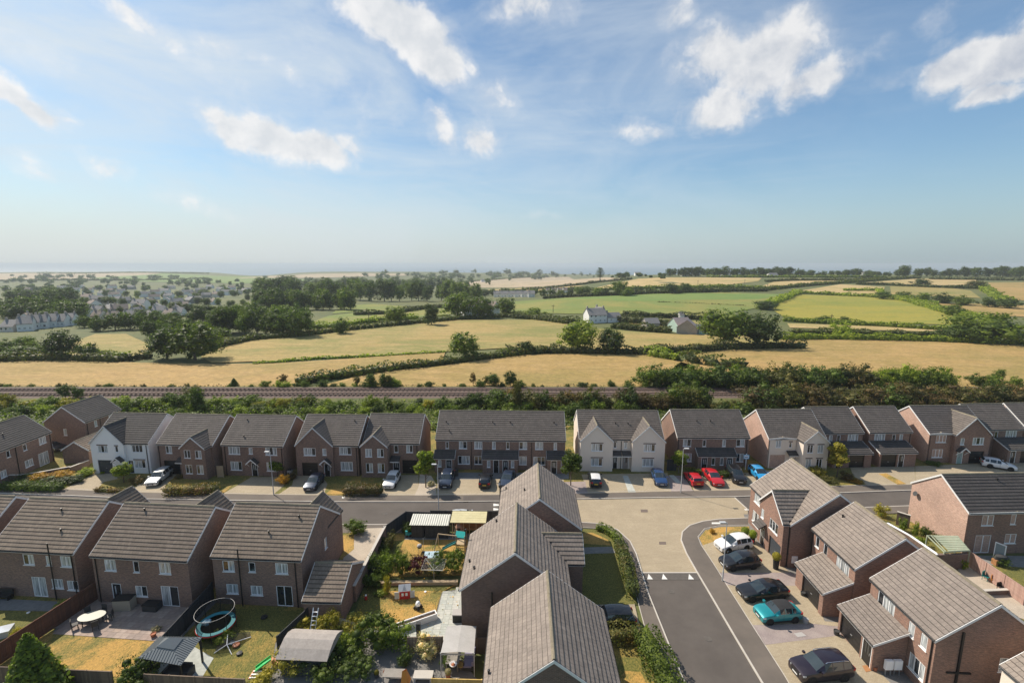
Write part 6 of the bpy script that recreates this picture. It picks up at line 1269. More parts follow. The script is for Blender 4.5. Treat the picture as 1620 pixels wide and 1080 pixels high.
def car(typ, col, F, Rr, label, roof=None, rails=None, group='parked cars', plates=True, flat=.11, soft=False):
    T = TYPES[typ]; a = g(*F, flat); b = g(*Rr, flat); c = (a + b) / 2; ang = math.atan2(a.y - b.y, a.x - b.x)
    t = thing('parked_car', label, 'car', (c.x, c.y, flat), ang, group)
    secs = []
    for x, hw, bz, rz in T['st']:
        if rz is None: q = [(hw * .93, .24), (hw, .42), (hw * .995, bz - .10), (hw * .95, bz - .015), (hw * .80, bz + .015), (hw * .45, bz + .04), (0, bz + .05)]
        else: q = [(hw * .93, .24), (hw, .45), (hw * .985, bz - .09), (hw * .94, bz), (hw * .735, rz - .055), (hw * .55, rz - .01), (0, rz + .01)]
        secs.append([Vector((x, y, z)) for y, z in q])
    body = MB(); win = []; S = T['st']; topm = MB()
    def strip(i, k, mb, sides=(1, -1)):
        for s in sides:
            p = [secs[i][k], secs[i][k + 1], secs[i + 1][k + 1], secs[i + 1][k]]
            p = [Vector((q.x, q.y * s, q.z)) for q in p]
            if s < 0: p = p[::-1]
            mb.quad(*p)
    gl = {i for i, j in T['g']}
    for i in range(len(S) - 1):
        for k in range(6):
            cab = S[i][3] is not None and S[i + 1][3] is not None
            if cab and k == 3 and i in gl: continue
            if i == T['ws'] and k in (4, 5): continue
            if i == T['rw'] and k in (4, 5): continue
            if cab and k >= 4 and (roof or soft): strip(i, k, topm); continue
            strip(i, k, body)
    for i in (0, len(S) - 1):
        q = [Vector((p.x, p.y, p.z)) for p in secs[i]]; q2 = [Vector((p.x, -p.y, p.z)) for p in reversed(secs[i][:-1])]; body.quad(*(q + q2))
    for i in range(len(S) - 1):
        body.quad(Vector((S[i][0], -secs[i][0].y, .24)), Vector((S[i][0], secs[i][0].y, .24)), Vector((S[i + 1][0], secs[i + 1][0].y, .24)), Vector((S[i + 1][0], -secs[i + 1][0].y, .24)))
    body.build('body', PC[col], t, smooth=38)
    if roof or soft: topm.build('roof', M['soft'] if soft else PC[roof], t, smooth=38)
    for i, j in T['g']:
        for s in (1, -1):
            m = MB(); strip(i, 3, m, (s,)); m.build('side_window', M['cglass'], t)
    m = MB(); strip(T['ws'], 4, m); strip(T['ws'], 5, m); m.build('windscreen', M['cglass'], t, smooth=60)
    m = MB(); strip(T['rw'], 4, m); strip(T['rw'], 5, m); m.build('rear_window', M['cglass'], t, smooth=60)
    L = T['L']; W2 = T['W'] / 2; R_ = .34 if typ != 'mini' else .31
    if typ == 'suv': R_ = .37
    wx = L * .5 - (.82 if typ != 'mini' else .66)
    for sx in (wx, -wx + .12):
        for s in (1, -1):
            rot = Matrix.Translation((sx, 0, R_)) @ Matrix.Rotation(R(90), 4, 'X')
            y1 = s * (W2 + .012); m = MB(); n = 20
            TT = Matrix.Translation((sx, y1, R_)) @ Matrix.Rotation(R(-90 * s), 4, 'X')
            MB().lathe([(R_ + .055, -.10), (R_ + .055, -.008), (R_ + .0, -.002)], n, T=TT, cap=False).build('wheel_arch', M['trim'], t)
            w = bpy.data.objects.new('wheel', MB().lathe([(R_ - .02, -.2), (R_, -.17), (R_, -.02), (R_ - .03, .005), (R_ * .68, .008)], n, T=TT).mesh('tyre', M['tyre'], smooth=40)); link(w, t)
            rm = MB().lathe([(R_ * .68, .006), (R_ * .64, -.02), (R_ * .2, -.01), (0.001, .0)], n, T=TT)
            rm.build('rim', M['rim'], w)
            sp = MB()
            for k in range(5):
                a_ = k * 2 * math.pi / 5 + .6; p0 = TT @ Vector((0, 0, .004)); p1 = TT @ Vector((math.cos(a_ + .25) * R_ * .62, math.sin(a_ + .25) * R_ * .62, .0)); p2 = TT @ Vector((math.cos(a_ - .25) * R_ * .62, math.sin(a_ - .25) * R_ * .62, .0))
                a3 = a_ + .628; sp.quad(TT @ Vector((math.cos(a3 - .22) * R_ * .3, math.sin(a3 - .22) * R_ * .3, .012)), TT @ Vector((math.cos(a3 - .22) * R_ * .6, math.sin(a3 - .22) * R_ * .6, .012)), TT @ Vector((math.cos(a3 + .22) * R_ * .6, math.sin(a3 + .22) * R_ * .6, .012)), TT @ Vector((math.cos(a3 + .22) * R_ * .3, math.sin(a3 + .22) * R_ * .3, .012)))
            sp.build('rim_gaps', M['trim'], w, weld=False)['kind'] = 'stuff'
    xf = S[1][0]; zf = S[1][2]; hf = S[1][1]; xr = S[-2][0]; zr = S[-3][2]; hr = S[-2][1]
    for s in (1, -1):
        q = MB(); q.quad((xf + .015, s * hf * .58, zf - .03), (xf - .02, s * hf * 1.0, zf - .01), (xf - .24, s * (hf + .085), zf + .05), (xf - .2, s * hf * .62, zf + .085)); q.quad((xf + .02, s * hf * .58, zf - .15), (xf - .02, s * (hf + .01), zf - .13), (xf - .02, s * hf * 1.0, zf - .01), (xf + .015, s * hf * .58, zf - .03))
        q.quad((xf - .02, s * (hf + .015), zf - .13), (xf - .22, s * (hf + .105), zf - .06), (xf - .24, s * (hf + .09), zf + .05), (xf - .02, s * (hf + .01), zf - .01)); q.build('headlight', M['headl'], t)
        q = MB(); q.box(xr - .035, xr + .02, min(s * hr * .62, s * (hr + .01)), max(s * hr * .62, s * (hr + .01)), zr - .22, zr - .03); q.box(xr, xr + .2, min(s * hr, s * (hr + .045)), max(s * hr, s * (hr + .045)), zr - .2, zr - .05); q.build('tail_light', M['taill'], t)
        mp = T['st'][4]; q = MB(); q.box(.62, .80, min(s * (W2 + .02), s * (W2 + .2)), max(s * (W2 + .02), s * (W2 + .2)), mp[2] - .01, mp[2] + .13); q.beam((.70, s * (W2 - .06), mp[2] + .02), (.70, s * (W2 + .04), mp[2] + .04), .06, .05); q.build('door_mirror', PC[col], t)
        MB().box(-.02, .0, min(s * W2 * .985, s * (W2 * .985 + .012)), max(s * W2 * .985, s * (W2 * .985 + .012)), .35, .86).build('door_seam', M['trim'], t)
        MB().box(-L * .3, L * .28, min(s * (W2 * .94), s * (W2 * .94 + .03)), max(s * (W2 * .94), s * (W2 * .94 + .03)), .2, .32).build('sill_trim', M['trim'], t)
        if rails:
            z0 = T['H']; MB().tube([(.25, s * W2 * .72, z0 - .08), (.1, s * W2 * .72, z0 - .0), (-1.3, s * W2 * .72, z0 - .0), (-1.75, s * W2 * .70, z0 - .1)], .025, 5).build('roof_rail', M['chrome'], t)
    MB().box(xf - .02, xf + .035, -hf * .5, hf * .5, .34, zf - .10).build('grille', M['trim'], t)
    MB().box(xf + .03, xf + .045, -.26, .26, .38, .49).build('number_plate', M['plate_w'], t)
    MB().box(S[-1][0] - .03, S[-1][0] - .0, -.26, .26, .62, .73).build('number_plate', M['plate_y'], t)
    MB().box(S[-1][0] - .04, S[-1][0] + .1, -hr * .9, hr * .9, .26, .42).build('rear_bumper', M['trim'], t)
    return t
CARS = [('estate','silverwhite',(238,771),(266,749),'pale silver estate car in front of the small-gabled house by the white house',{}),
 ('hatch','navy',(487,780),(507,757),'dark blue hatchback parked in front of the broad-gabled brick house',{}),
 ('hatch','white',(613,776),(627,754),'white hatchback right of the rounded clipped hedge',{}),
 ('suv','navy',(703,776),(711,752),'dark navy car with roof rails at the left end of the terrace',dict(rails=1)),
 ('hatch','black',(770,754),(766,775),'black hatchback parked nose-in before the terrace, red tail lights showing',{}),
 ('saloon','navy',(797,775),(808,751),'dark blue car half hidden by the roof of the far middle house',{}),
 ('hatch','black',(939,753),(943,773),'black city car with a white roof in front of the cream pair',dict(roof='white')),
 ('hatch','blue',(1048,772),(1037,750),'blue hatchback at the right of the cream pair',{}),
 ('hatch','red',(1089,753),(1104,771),'red hatchback parked nose-in, left of the two red cars',{}),
 ('saloon','red',(1138,771),(1118,749),'red coupe facing the road, right of the two red cars',{}),
 ('suv','black',(1173,768),(1155,746),'black off-roader with silver roof rails right of the red coupe',dict(rails=1)),
 ('hatch','cyan',(1210,763),(1191,746),'bright blue small car behind the roof of the corner house',dict()),
 ('hatch','white',(1594,742),(1563,737),'silver white car at the right end of the far row',{}),
 ('hatch','grey',(96,713),(88,706),'dark car in the gap behind the far left houses',{}),
 ('hatch','white',(1128,871),(1190,861),'white hatchback nearest the junction on the right-hand drives',{}),
 ('hatch','black',(1140,897),(1198,891),'black hatchback beside the white one on the right-hand drives',{}),
 ('saloon','black',(1166,944),(1244,938),'long black fastback car on the right-hand drives',{}),
 ('mini','teal',(1194,979),(1264,973),'teal convertible with a black soft top',dict(soft=True)),
 ('suv','plum',(1252,1070),(1342,1060),'dark plum crossover at the bottom on the lowest right drive',dict(rails=1)),
 ('suv','black',(932,989),(996,987),'black car tucked beside the nearest middle house',{})]
for typ, col, F, Rr, lb, kw in CARS: car(typ, col, F, Rr, lb, **kw)
p = g(737, 806.5, 1.45)
q = car('hatch', 'silverwhite', (760, 830), (715, 830), 'white car parked on the road behind the charcoal garden fence, only its roof showing', flat=.01); q.location = (p.x, p.y - .3, .01); q.rotation_euler.z = R(-1)
# ================================================================ street furniture and garden things
def lamp(u, v, label, h=6.5, arm=0.6, dirx=1, group=None):
    p = g(u, v, .1); t = thing('street_lamp', label, 'street lamp', p)
    MB().lathe([(.075, 0), (.075, 1.1), (.05, 1.2), (.042, h)], 10).build('pole', M['lamp_grey'], t, smooth=40)
    a = MB(); a.tube([(0, 0, h - .02), (dirx * .08, -.02, h + .03), (dirx * .25, -.05, h + .05)], .03, 6); a.build('arm', M['lamp_grey'], t)
    hd = MB(); hd.box(dirx * .15 - .0 if dirx > 0 else -.75, .75 if dirx > 0 else -.15, -.15, .13, h + .0, h + .09); o = hd.build('lamp_head', M['lamp_grey'], t); MB().box(min(dirx * .25, dirx * .68), max(dirx * .25, dirx * .68), -.1, .08, h - .02, h + .0).build('lens', M['headl'], o)
    return t
lamp(433, 782, 'slim grey lamp post at the left, in front of the plain brick house', 6.3, dirx=-1)
lamp(694, 806, 'slim pale lamp post by the near kerb beyond the charcoal fence', 6.3, dirx=-1)
lamp(1077, 778.5, 'grey lamp post between plum slate bed and pavement, left of the red cars', 6.5)
lamp(1143, 918, 'tall grey lamp post beside the black fastback car on the right', 6.4, dirx=-1)
# estate agent's board
p = g(1179, 742, .1); t = thing('sale_board', 'pale blue estate agent board on a post by the semi-detached pair', 'sign board', p, R(-4))
MB().box(-.05, .05, -.04, .04, 0, 2.6).build('post', M['upvc'], t)
M['board_blue'] = mat('board_blue', (.16, .45, .66), .5); M['board_dark'] = mat('board_dark_blue', (.02, .12, .25), .5)
b = MB().box(-.42, .42, -.07, -.04, 1.75, 2.45).build('board', M['board_blue'], t)
MB().box(-.32, .32, -.078, -.071, 1.86, 2.34).build('pale_panel', M['upvc'], b)
m = MB()
for i, x in enumerate((-.2, -.04, .12)): m.quad((x - .08, -.082, 2.02), (x + .04, -.082, 2.0), (x + .09, -.082, 2.14), (x - .02, -.082, 2.2))
m.build('blue_scrawl', M['board_dark'], b, weld=True)
def meter_box(u, v, label):
    p = g(u, v, .08); t = thing('meter_box', label, 'meter box', p, R(0)); MB().box(-.3, .3, -.12, .1, .55, 1.35).build('cabinet', M['upvc'], t); MB().box(-.27, .27, -.135, -.12, .58, 1.32).build('door', M['upvc'], t)
    for s in (-.2, .2): MB().box(s - .03, s + .03, -.05, .03, 0, .55).build('leg', M['metal'], t)
    return t
meter_box(1255, 897, 'white meter box on legs beside the corner house'); meter_box(1403.5, 1067, 'left one of two white meter boxes by the nearest right house'); meter_box(1417.5, 1067, 'right one of two white meter boxes by the nearest right house')
def planter(u, v, label, hh=.55, r=.25, m='trim', pl='leaf_light', ph=.8, kind='ball', z=.1):
    p = g(u, v, z); t = thing('planter', label, 'planter', p)
    MB().lathe([(r * .8, 0), (r, hh), (r * .9, hh), (r * .88, hh - .05), (.0, hh - .05)], 14).build('pot', M[m] if m in M else m, t)
    if pl:
        k = (kind, 0, pl, 1.)
        plant(kind, 0, pl, (0, 0, -50), 1, 1, 'x', 'x') if k not in PM else None
        o = bpy.data.objects.new('foliage', PM[k][0]); link(o, t); o.location = (0, 0, hh - .1); o.scale = (ph, ph, ph)
    return t
# make the ball prototype once without leaving an object behind
C_, N_, core_, lf_, tr_ = proto(('ball', 0), 'ball')
for mm in ('leaf_light', 'leaf_yellow', 'leaf_ivory'): PM[('ball', 0, mm, 1.)] = (cloud_mesh('foliage', C_, N_, lf_, mm, core_), tr_)
planter(1178, 853, 'black planter with a round bush, left of the corner house door', .7, .3, 'trim', 'leaf_light', .95); planter(1190, 858, 'black planter with a round bush, right one by the corner house window', .7, .3, 'trim', 'leaf_light', .95)
planter(1227, 899, 'tall black planter with a yellow green ball bush by the grey garage', 1.05, .32, 'trim', 'leaf_yellow', .9)
M['pot_grey'] = mat('pot_grey', (.40, .38, .36), .8); M['pot_black'] = mat('pot_black', (.05, .05, .05), .7); M['terracotta'] = mat('terracotta', (.38, .14, .07), .85)
planter(1274, 984, 'round grey pot beside the teal convertible', .4, .26, 'pot_grey', None); planter(1323, 1003, 'dark round pot by the nearest garage', .4, .24, 'pot_black', None); planter(1270, 941, 'dark round pot by the middle garage', .35, .22, 'pot_black', None)
planter(1384, 1060, 'small terracotta pot at the porch of the nearest right house', .35, .16, 'terracotta', None); planter(243, 1006, 'flower pot on the patio edge', .3, .22, 'terracotta', None, z=.13)
# door mat and other small flats
slab('door_mat', [(1364,1052),(1373,1051),(1380,1060),(1370,1062)], .125, 'timber_orange', .1)
# ---------------------------------------------------------------- fences and walls
def fence(a, b, h, m, label, post=True, bay=1.83, z=.08, boards=True, cap=True, name='fence', cat='fence', bw=.13):
    """close-boarded fence from a to b: bays of single boards between posts"""
    A = Vector((a[0], a[1], z)); B = Vector((b[0], b[1], z)); L = (B - A).length; ang = math.atan2(B.y - A.y, B.x - A.x)
    t = thing(name, label, cat, A, ang); n = max(1, round(L / bay)); w = L / n
    pm = MB().box(-.05, .05, -.05, .05, 0, h + .06).mesh('post', M[m]); 
    k = max(3, round((w - .1) / bw)); bw2 = (w - .1) / k; bm_ = MB().box(.006, bw2 - .004, -.012, .012, .04, h).mesh('board', M[m]); rm = MB().box(.05, w - .05, .012, .045, 0, .08).mesh('rail', M[m]); cm = MB().box(.05, w - .05, -.03, .04, 0, .035).mesh('capping', M[m])
    for i in range(n + 1):
        o = bpy.data.objects.new('post', pm); link(o, t); o.location = (i * w, 0, 0)
    nb = 0
    for i in range(n):
        if boards:
            for j in range(k):
                if nb >= 300: break
                o = bpy.data.objects.new('board', bm_); link(o, t); o.location = (i * w + .05 + j * bw2, random.uniform(-.004, .004), 0); nb += 1
        for z_ in (.3, h - .3): o = bpy.data.objects.new('rail', rm); link(o, t); o.location = (i * w, 0, z_)
        if cap: o = bpy.data.objects.new('capping', cm); link(o, t); o.location = (i * w, 0, h + .001)
    return t
def hf(u, v, z, h): return g(u, v, z + h)   # ground point below a fence top seen at a pixel
def fence_px(a, b, h, m, label, **k):
    z = k.get('z', .08); A = g(a[0], a[1], z + h); B = g(b[0], b[1], z + h); return fence((A.x, A.y), (B.x, B.y), h, m, label, **k)
fence_px((153,919), (-70,1061), 1.8, 'fence_red', 'red-brown board fence between the left lawn and the patio garden')
fence_px((335,921), (205,1061), 1.75, 'fence_dark', 'dark board fence between the patio garden and the trampoline garden')
fence_px((-60,1052), (176,1062), 1.75, 'fence_brown', 'dark weathered fence along the bottom of the patio garden')
fence_px((228,1066), (386,1074), 1.75, 'fence_brown', 'weathered board fence behind the metal gazebo at the bottom')
fence_px((486,962), (438,1006), 1.5, 'fence_dark', 'charcoal fence between the trampoline lawn and the brick garage')
fence_px((606,834), (642,809), 1.8, 'fence_dark', 'charcoal fence panel slanting at the corner of the play garden')
fence_px((642,809), (681,810), 1.8, 'fence_dark', 'charcoal fence along the road, left length')
fence_px((681,807.5), (800,808.5), 1.9, 'fence_dark', 'taller charcoal fence along the road, right length')
fence_px((575,898), (613,897), 1.0, 'fence_dark', 'low charcoal fence between the two play gardens')
fence_px((645,1008), (700,1007), 1.5, 'fence_brown', 'brown board fence behind the flowering hydrangea')
fence_px((752,1009), (775,1009), 1.5, 'fence_brown', 'short brown fence between the middle houses and the fabric gazebo')
fence_px((683,1073), (762,1075), 1.6, 'fence_gold', 'golden new fence at the bottom edge by the nearest middle house')
fence_px((1533,871), (1623,931), 1.7, 'fence_pink', 'pale pinkish fence between the right-hand back gardens', bay=2.4)
fence_px((343,737), (352,737), 1.8, 'timber', 'small timber gate between the small-gabled and the plain brick house', name='side_gate', cat='gate')
fence_px((1056,727), (1070,727), 1.8, 'fence_dark', 'dark side gate between cream pair and semi-detached pair', name='side_gate', cat='gate')
def garden_wall(P, h, label, m='brick', cope='kerb', w=.22, z=.05, ch=.06):
    t = thing('garden_wall', label, 'wall', (P[0][0], P[0][1], z)); b = MB(); c = MB(); o = Vector((P[0][0], P[0][1]))
    for a, d in zip(P[:-1], P[1:]):
        a = Vector((a[0], a[1])) - o; d = Vector((d[0], d[1])) - o; e = (d - a).normalized(); n = Vector((e.y, -e.x)); L = (d - a).length
        for s in (1, -1):
            aa, ee = (a + n * w / 2, e) if s > 0 else (d - n * w / 2, -e); wall_face(b, aa, ee, L, 0, h)
        for q in (a, d): b.quad(Vector((*(q + n * w / 2), 0)), Vector((*(q - n * w / 2), 0)), Vector((*(q - n * w / 2), h)), Vector((*(q + n * w / 2), h)))
        T = Matrix(((e.x, n.x, 0, a.x), (e.y, n.y, 0, a.y), (0, 0, 1, 0), (0, 0, 0, 1))); c.box(-.02, L + .02, -w / 2 - .04, w / 2 + .04, h + .001, h + ch, T=T)
    b.build('wall', M[m], t); c.build('coping', M[cope], t); return t
wp = lambda u, v, h, z=.05: tuple(g(u, v, h + z)[:2])
garden_wall([wp(609,832,1.8), wp(571,904,1.8)], 1.8, 'brick garden wall with pale coping right of the pebble yard', 'brick')
garden_wall([wp(571,904,1.8), wp(560,925,1.8)], 1.7, 'end of the brick garden wall behind the brick garage')
garden_wall([wp(1404,826,1.8), wp(1440,846,1.8), wp(1484,876,1.8)], 1.7, 'brown brick garden wall with white coping behind the right-hand houses', 'brick_dark', 'upvc')
garden_wall([wp(1420,808,1.8), wp(1441,814,1.8)], 1.7, 'short brick wall at the corner of the pink gable wall', 'brick_dark')
garden_wall([wp(1484,877,1.7), wp(1530,876,1.7)], 1.7, 'brown brick wall below the pergola', 'brick_dark', 'brick_dark')
garden_wall([wp(-60,752,.9), wp(30,751,.9), wp(60,747,.9), wp(110,738,.9)], .9, 'low brown brick wall in front of the far left house', 'brick_dark')
garden_wall([wp(110,738,1.), wp(140,727,1.)], .9, 'low brick wall beside the small brick garage', 'brick_dark')
garden_wall([wp(578,921,.35), wp(724,919,.35)], .35, 'low timber raised edge between the two play gardens', 'timber', 'timber', .3)
garden_wall([wp(1552,934,.5), wp(1640,930,.5)], .5, 'low wall at the end of the pink fence garden', 'brick_dark')
# white rendered planter wall
A = g(607, 998, .7); B = g(691, 969, .7); ang = math.atan2(B.y - A.y, B.x - A.x); L = (Vector((B.x, B.y)) - Vector((A.x, A.y))).length
t = thing('planter_wall', 'low white rendered planter wall with a soil trough on top', 'planter wall', (A.x, A.y, .1), ang)
MB().box(0, L, -.12, -.04, 0, .62).build('front_wall', M['render_white'], t); MB().box(0, L, .38, .46, 0, .62).build('back_wall', M['render_white'], t)
MB().box(0, .08, -.04, .38, 0, .62).build('end_wall', M['render_white'], t); MB().box(L - .08, L, -.04, .38, 0, .62).build('end_wall', M['render_white'], t)
M['soil'] = mat('soil', (.10, .065, .04), .95); MB().box(.08, L - .08, -.04, .38, .0, .5).build('soil', M['soil'], t)
# picket fence
def picket(a, b, label, h=.95):
    A = Vector((a[0], a[1], .1)); B = Vector((b[0], b[1], .1)); L = (B - A).length; t = thing('picket_fence', label, 'fence', A, math.atan2(B.y - A.y, B.x - A.x))
    me = MB(); me.box(0, .07, 0, .02, .03, h - .06); me.quad((0, 0, h - .06), (.07, 0, h - .06), (.035, 0, h)); me.quad((0, .02, h - .06), (.035, .02, h), (.07, .02, h - .06)); me = me.mesh('picket', M['upvc'])
    for i in range(int(L / .13)): o = bpy.data.objects.new('picket', me); link(o, t); o.location = (i * .13, 0, 0)
    for z in (.22, .7): MB().box(0, L, .021, .05, z, z + .06).build('rail', M['upvc'], t)
    return t
picket(wp(537,976,.95,.1), wp(563,984,.95,.1), 'white picket fence length beside the brick garage'); picket(wp(563,984,.95,.1), wp(577,975,.95,.1), 'short white picket return to the left of the large shrub')
# ---------------------------------------------------------------- garden sheds and structures
def post_roof(label, u, v, w, d, h, ang, roof_m, post_m, name, cat, z=.1, rise=.35, corr=False, posts=True, slope_y=0.):
    """flat or mono-pitched roof on four posts; (u,v) = near left foot"""
    p = g(u, v, z); t = thing(name, label, cat, p, R(ang)); zr = lambda y: h + slope_y * y
    if posts:
        for x in (.06, w - .06):
            for y in (.06, d - .06): MB().box(x - .05, x + .05, y - .05, y + .05, 0, zr(y) - .02).build('post', M[post_m], t)
    return t, zr
t, zr = post_roof('dark pent shed with a corrugated pale roof in the play garden', 651, 851, 4.3, 1.6, 1.75, -1.5, 'metal', 'fence_dark', 'garden_shed', 'shed', slope_y=.16)
for i in range(24): 
    if i in (8,): continue
    MB().box(.05 + i * .175, .05 + i * .175 + .168, .02, .045, .05, 1.72).build('board', M['fence_dark'], t)
MB().box(.0, 4.3, 1.52, 1.56, .0, 1.95).build('back_wall', M['fence_dark'], t); MB().box(.0, .05, .05, 1.5, 0, 1.8).build('side_wall', M['fence_dark'], t); MB().box(4.25, 4.3, .05, 1.5, 0, 1.8).build('side_wall', M['fence_dark'], t)
M['corr'] = mat('corrugated_pale', fn=f_speck((.50, .50, .44), (.60, .59, .53), 6, 1, .5, False, (.34, .36, .28)), rough=.6)
r = MB(); n = 34
for i in range(n):
    x0 = -.15 + 4.6 * i / n; x1 = -.15 + 4.6 * (i + 1) / n; h0 = .045 * (i % 2); h1 = .045 * ((i + 1) % 2)
    r.quad((x0, -.2, 1.78 + h0), (x1, -.2, 1.78 + h1), (x1, 1.75, 2.12 + h1), (x0, 1.75, 2.12 + h0))
r.build('corrugated_roof', M['corr'], t)
# wooden open-fronted outdoor bar with a pizza oven
p = g(715.5, 851, .1); t = thing('garden_bar', 'orange timber open-fronted garden bar with a pale plank roof', 'garden shelter', p, R(-1.5))
for x, y in ((.05, .05), (3.7, .05), (.05, 1.8), (3.7, 1.8)): MB().box(x - .05, x + .05, y - .05, y + .05, 0, 2.1 + y * .1).build('post', M['timber'], t)
M['roof_yellow'] = mat('bleached_yellow_felt', fn=f_speck((.56, .50, .27), (.64, .58, .36), 6, 1, .4, False), rough=.9)
for i in range(5):
    y0 = -.15 + i * .43; MB().quad((-.2, y0, 2.13 + y0 * .12), (4.0, y0, 2.13 + y0 * .12), (4.0, y0 + .425, 2.17 + y0 * .12), (-.2, y0 + .425, 2.17 + y0 * .12)).quad((-.2, y0, 2.06 + y0 * .12), (4.0, y0, 2.06 + y0 * .12), (4.0, y0, 2.13 + y0 * .12), (-.2, y0, 2.13 + y0 * .12)).build('roof_board', M['roof_yellow'], t)
for i in range(12): MB().box(.05 + i * .305, .05 + i * .305 + .298, 1.86, 1.89, .0, 2.2).build('back_board', M['timber_orange'], t)
MB().box(1.25, 3.6, .25, .65, .95, 1.02).build('counter', M['timber_orange'], t)
for x in (1.3, 2.0, 2.8, 3.5): MB().box(x - .035, x + .035, .3, .37, 0, 2.1).build('post', M['timber'], t)
p2 = g(721, 851, .1); t = thing('pizza_oven', 'clay pizza oven on a timber stand inside the garden bar', 'oven', (p2.x - .1, p2.y + .15, .1), R(-1.5))
for x in (0, .95): 
    for y in (0, .7): MB().box(x - .04, x + .04, y - .04, y + .04, 0, .85).build('leg', M['timber'], t)
MB().box(-.1, 1.05, -.1, .8, .85, .95).build('shelf', M['timber'], t); ov = MB().lathe([(.45, .95), (.46, 1.1), (.36, 1.4), (.15, 1.56), (.001, 1.6)], 16, c=(.48, .36)).build('dome', mat('clay', (.42, .25, .18), .9), t, smooth=60)
MB().box(.3, .66, -.12, .0, .98, 1.22).build('oven_mouth', M['trim'], t)
# climbing frame with teal slide
M['teal_pl'] = mat('teal_plastic', (.02, .42, .38), .45); M['dteal'] = mat('dark_teal_plastic', (.01, .17, .17), .4)
p = g(722, 876, .1); t = thing('climbing_frame', 'timber climbing frame with a teal canopy and a dark teal slide', 'play frame', p, R(-5))
for x, y in ((0, 0), (.95, 0), (0, .95), (.95, .95)): MB().box(x - .045, x + .045, y - .045, y + .045, 0, 2.2).build('post', M['timber'], t)
for z in (.4, .7, 1.0): MB().box(0, .95, -.03, .03, z, z + .06).build('rung', M['timber'], t)
MB().box(-.02, .97, -.02, .97, 1.15, 1.2).build('deck', M['timber'], t)
MB().quad((-.08, -.08, 2.1), (1.03, -.08, 2.02), (1.03, .55, 2.42), (-.08, .55, 2.5)).quad((-.08, .55, 2.5), (1.03, .55, 2.42), (1.03, 1.05, 2.1), (-.08, 1.05, 2.18)).build('canopy', M['teal_pl'], t)
s = MB(); s.quad((-.05, .25, 1.15), (-.05, .72, 1.15), (-1.75, .62, .18), (-1.75, .15, .18)); s.build('slide', M['dteal'], t)
for yy in (.25, .72): MB().beam((-.05, yy, 1.2), (-1.75, yy - .1, .26), .04, .14).build('slide_side', M['dteal'], t)
MB().beam((.05, 0, 2.2), (-2.1, .3, 2.15), .08, .08).build('swing_beam', M['timber'], t); MB().beam((-2.1, .3, 2.15), (-2.5, -.5, 0), .07, .07).build('swing_leg', M['timber'], t); MB().beam((-2.1, .3, 2.15), (-2.3, 1.2, 0), .07, .07).build('swing_leg', M['timber'], t)
# sand box, barbecue
M['pale_blue'] = mat('pale_blue_plastic', (.45, .60, .68), .5); p = g(671, 887, .1); t = thing('sand_box', 'pale blue and white sand box on the play lawn', 'sand box', p, R(3))
MB().box(0, 1.6, 0, .8, 0, .35).build('box', M['upvc'], t); MB().quad((-.03, -.02, .36), (1.66, -.02, .36), (1.6, .85, .6), (.0, .85, .6)).build('lid', M['pale_blue'], t)
p = g(664, 872, .1); t = thing('kettle_barbecue', 'dark kettle barbecue on the play lawn', 'barbecue', p)
for a in range(3): MB().tube([(math.cos(a * 2.1) * .3, math.sin(a * 2.1) * .3, 0), (math.cos(a * 2.1) * .18, math.sin(a * 2.1) * .18, .5)], .018, 5).build('leg', M['metal'], t)
MB().lathe([(.001, .42), (.18, .45), (.28, .6), (.28, .68)], 14).build('bowl', M['trim'], t, smooth=50); MB().lathe([(.285, .685), (.24, .83), (.12, .9), (.001, .92)], 14).build('lid', M['pot_grey'], t, smooth=50)
p = g(670, 873, .1); t = thing('swing_ball_pole', 'thin pole beside the kettle barbecue', 'pole', p); MB().tube([(0, 0, 0), (0, 0, 1.7)], .025, 6).build('pole', M['metal'], t); MB().lathe([(.22, 0), (.2, .05), (.02, .06)], 10).build('foot', M['trim'], t)
# square net dome on frame
M['netgrey'] = mat('pale_frame', (.45, .44, .38), .7); p = g(667, 926, .1); t = thing('rotary_airer', 'square slatted pyramid airer on a mast by the dividing shrubs', 'rotary airer', p, R(-3))
MB().tube([(1.1, .75, 0), (1.1, .75, 1.9)], .03, 6).build('mast', M['metal'], t); cc = Vector((1.1, .75, 1.3)); co = [Vector((0, 0, 1.75)), Vector((2.2, 0, 1.75)), Vector((2.2, 1.9, 1.75)), Vector((0, 1.9, 1.75))]
for q in co: MB().beam(cc, q, .035, .035).build('arm', M['netgrey'], t)
for k in (1., .88, .76, .64, .52, .40, .28):
    m = MB()
    for i in range(4): m.tube([cc.lerp(co[i], k), cc.lerp(co[(i + 1) % 4], k)], .012 if k < 1 else .02, 4, cap=False)
    m.build('line', M['netgrey'], t)
# blue bike / toys heap near dark corner
M['turq'] = mat('turquoise_plastic', (.02, .38, .42), .5); p = g(646, 848, .1); t = thing('toy_tractor', 'turquoise ride-on toy in the dark corner of the play garden', 'toy', p, R(20))
MB().box(-.3, .35, -.18, .18, .2, .5).build('body', M['turq'], t); MB().box(-.3, -.05, -.15, .15, .5, .75).build('seat', M['turq'], t)
for x in (-.22, .25):
    for s in (-1, 1): MB().lathe([(.16, -.04), (.16, .04), (.05, .05)], 12, T=Matrix.Translation((x, s * .22, .16)) @ Matrix.Rotation(R(90), 4, 'X')).build('wheel', M['trim'], t)
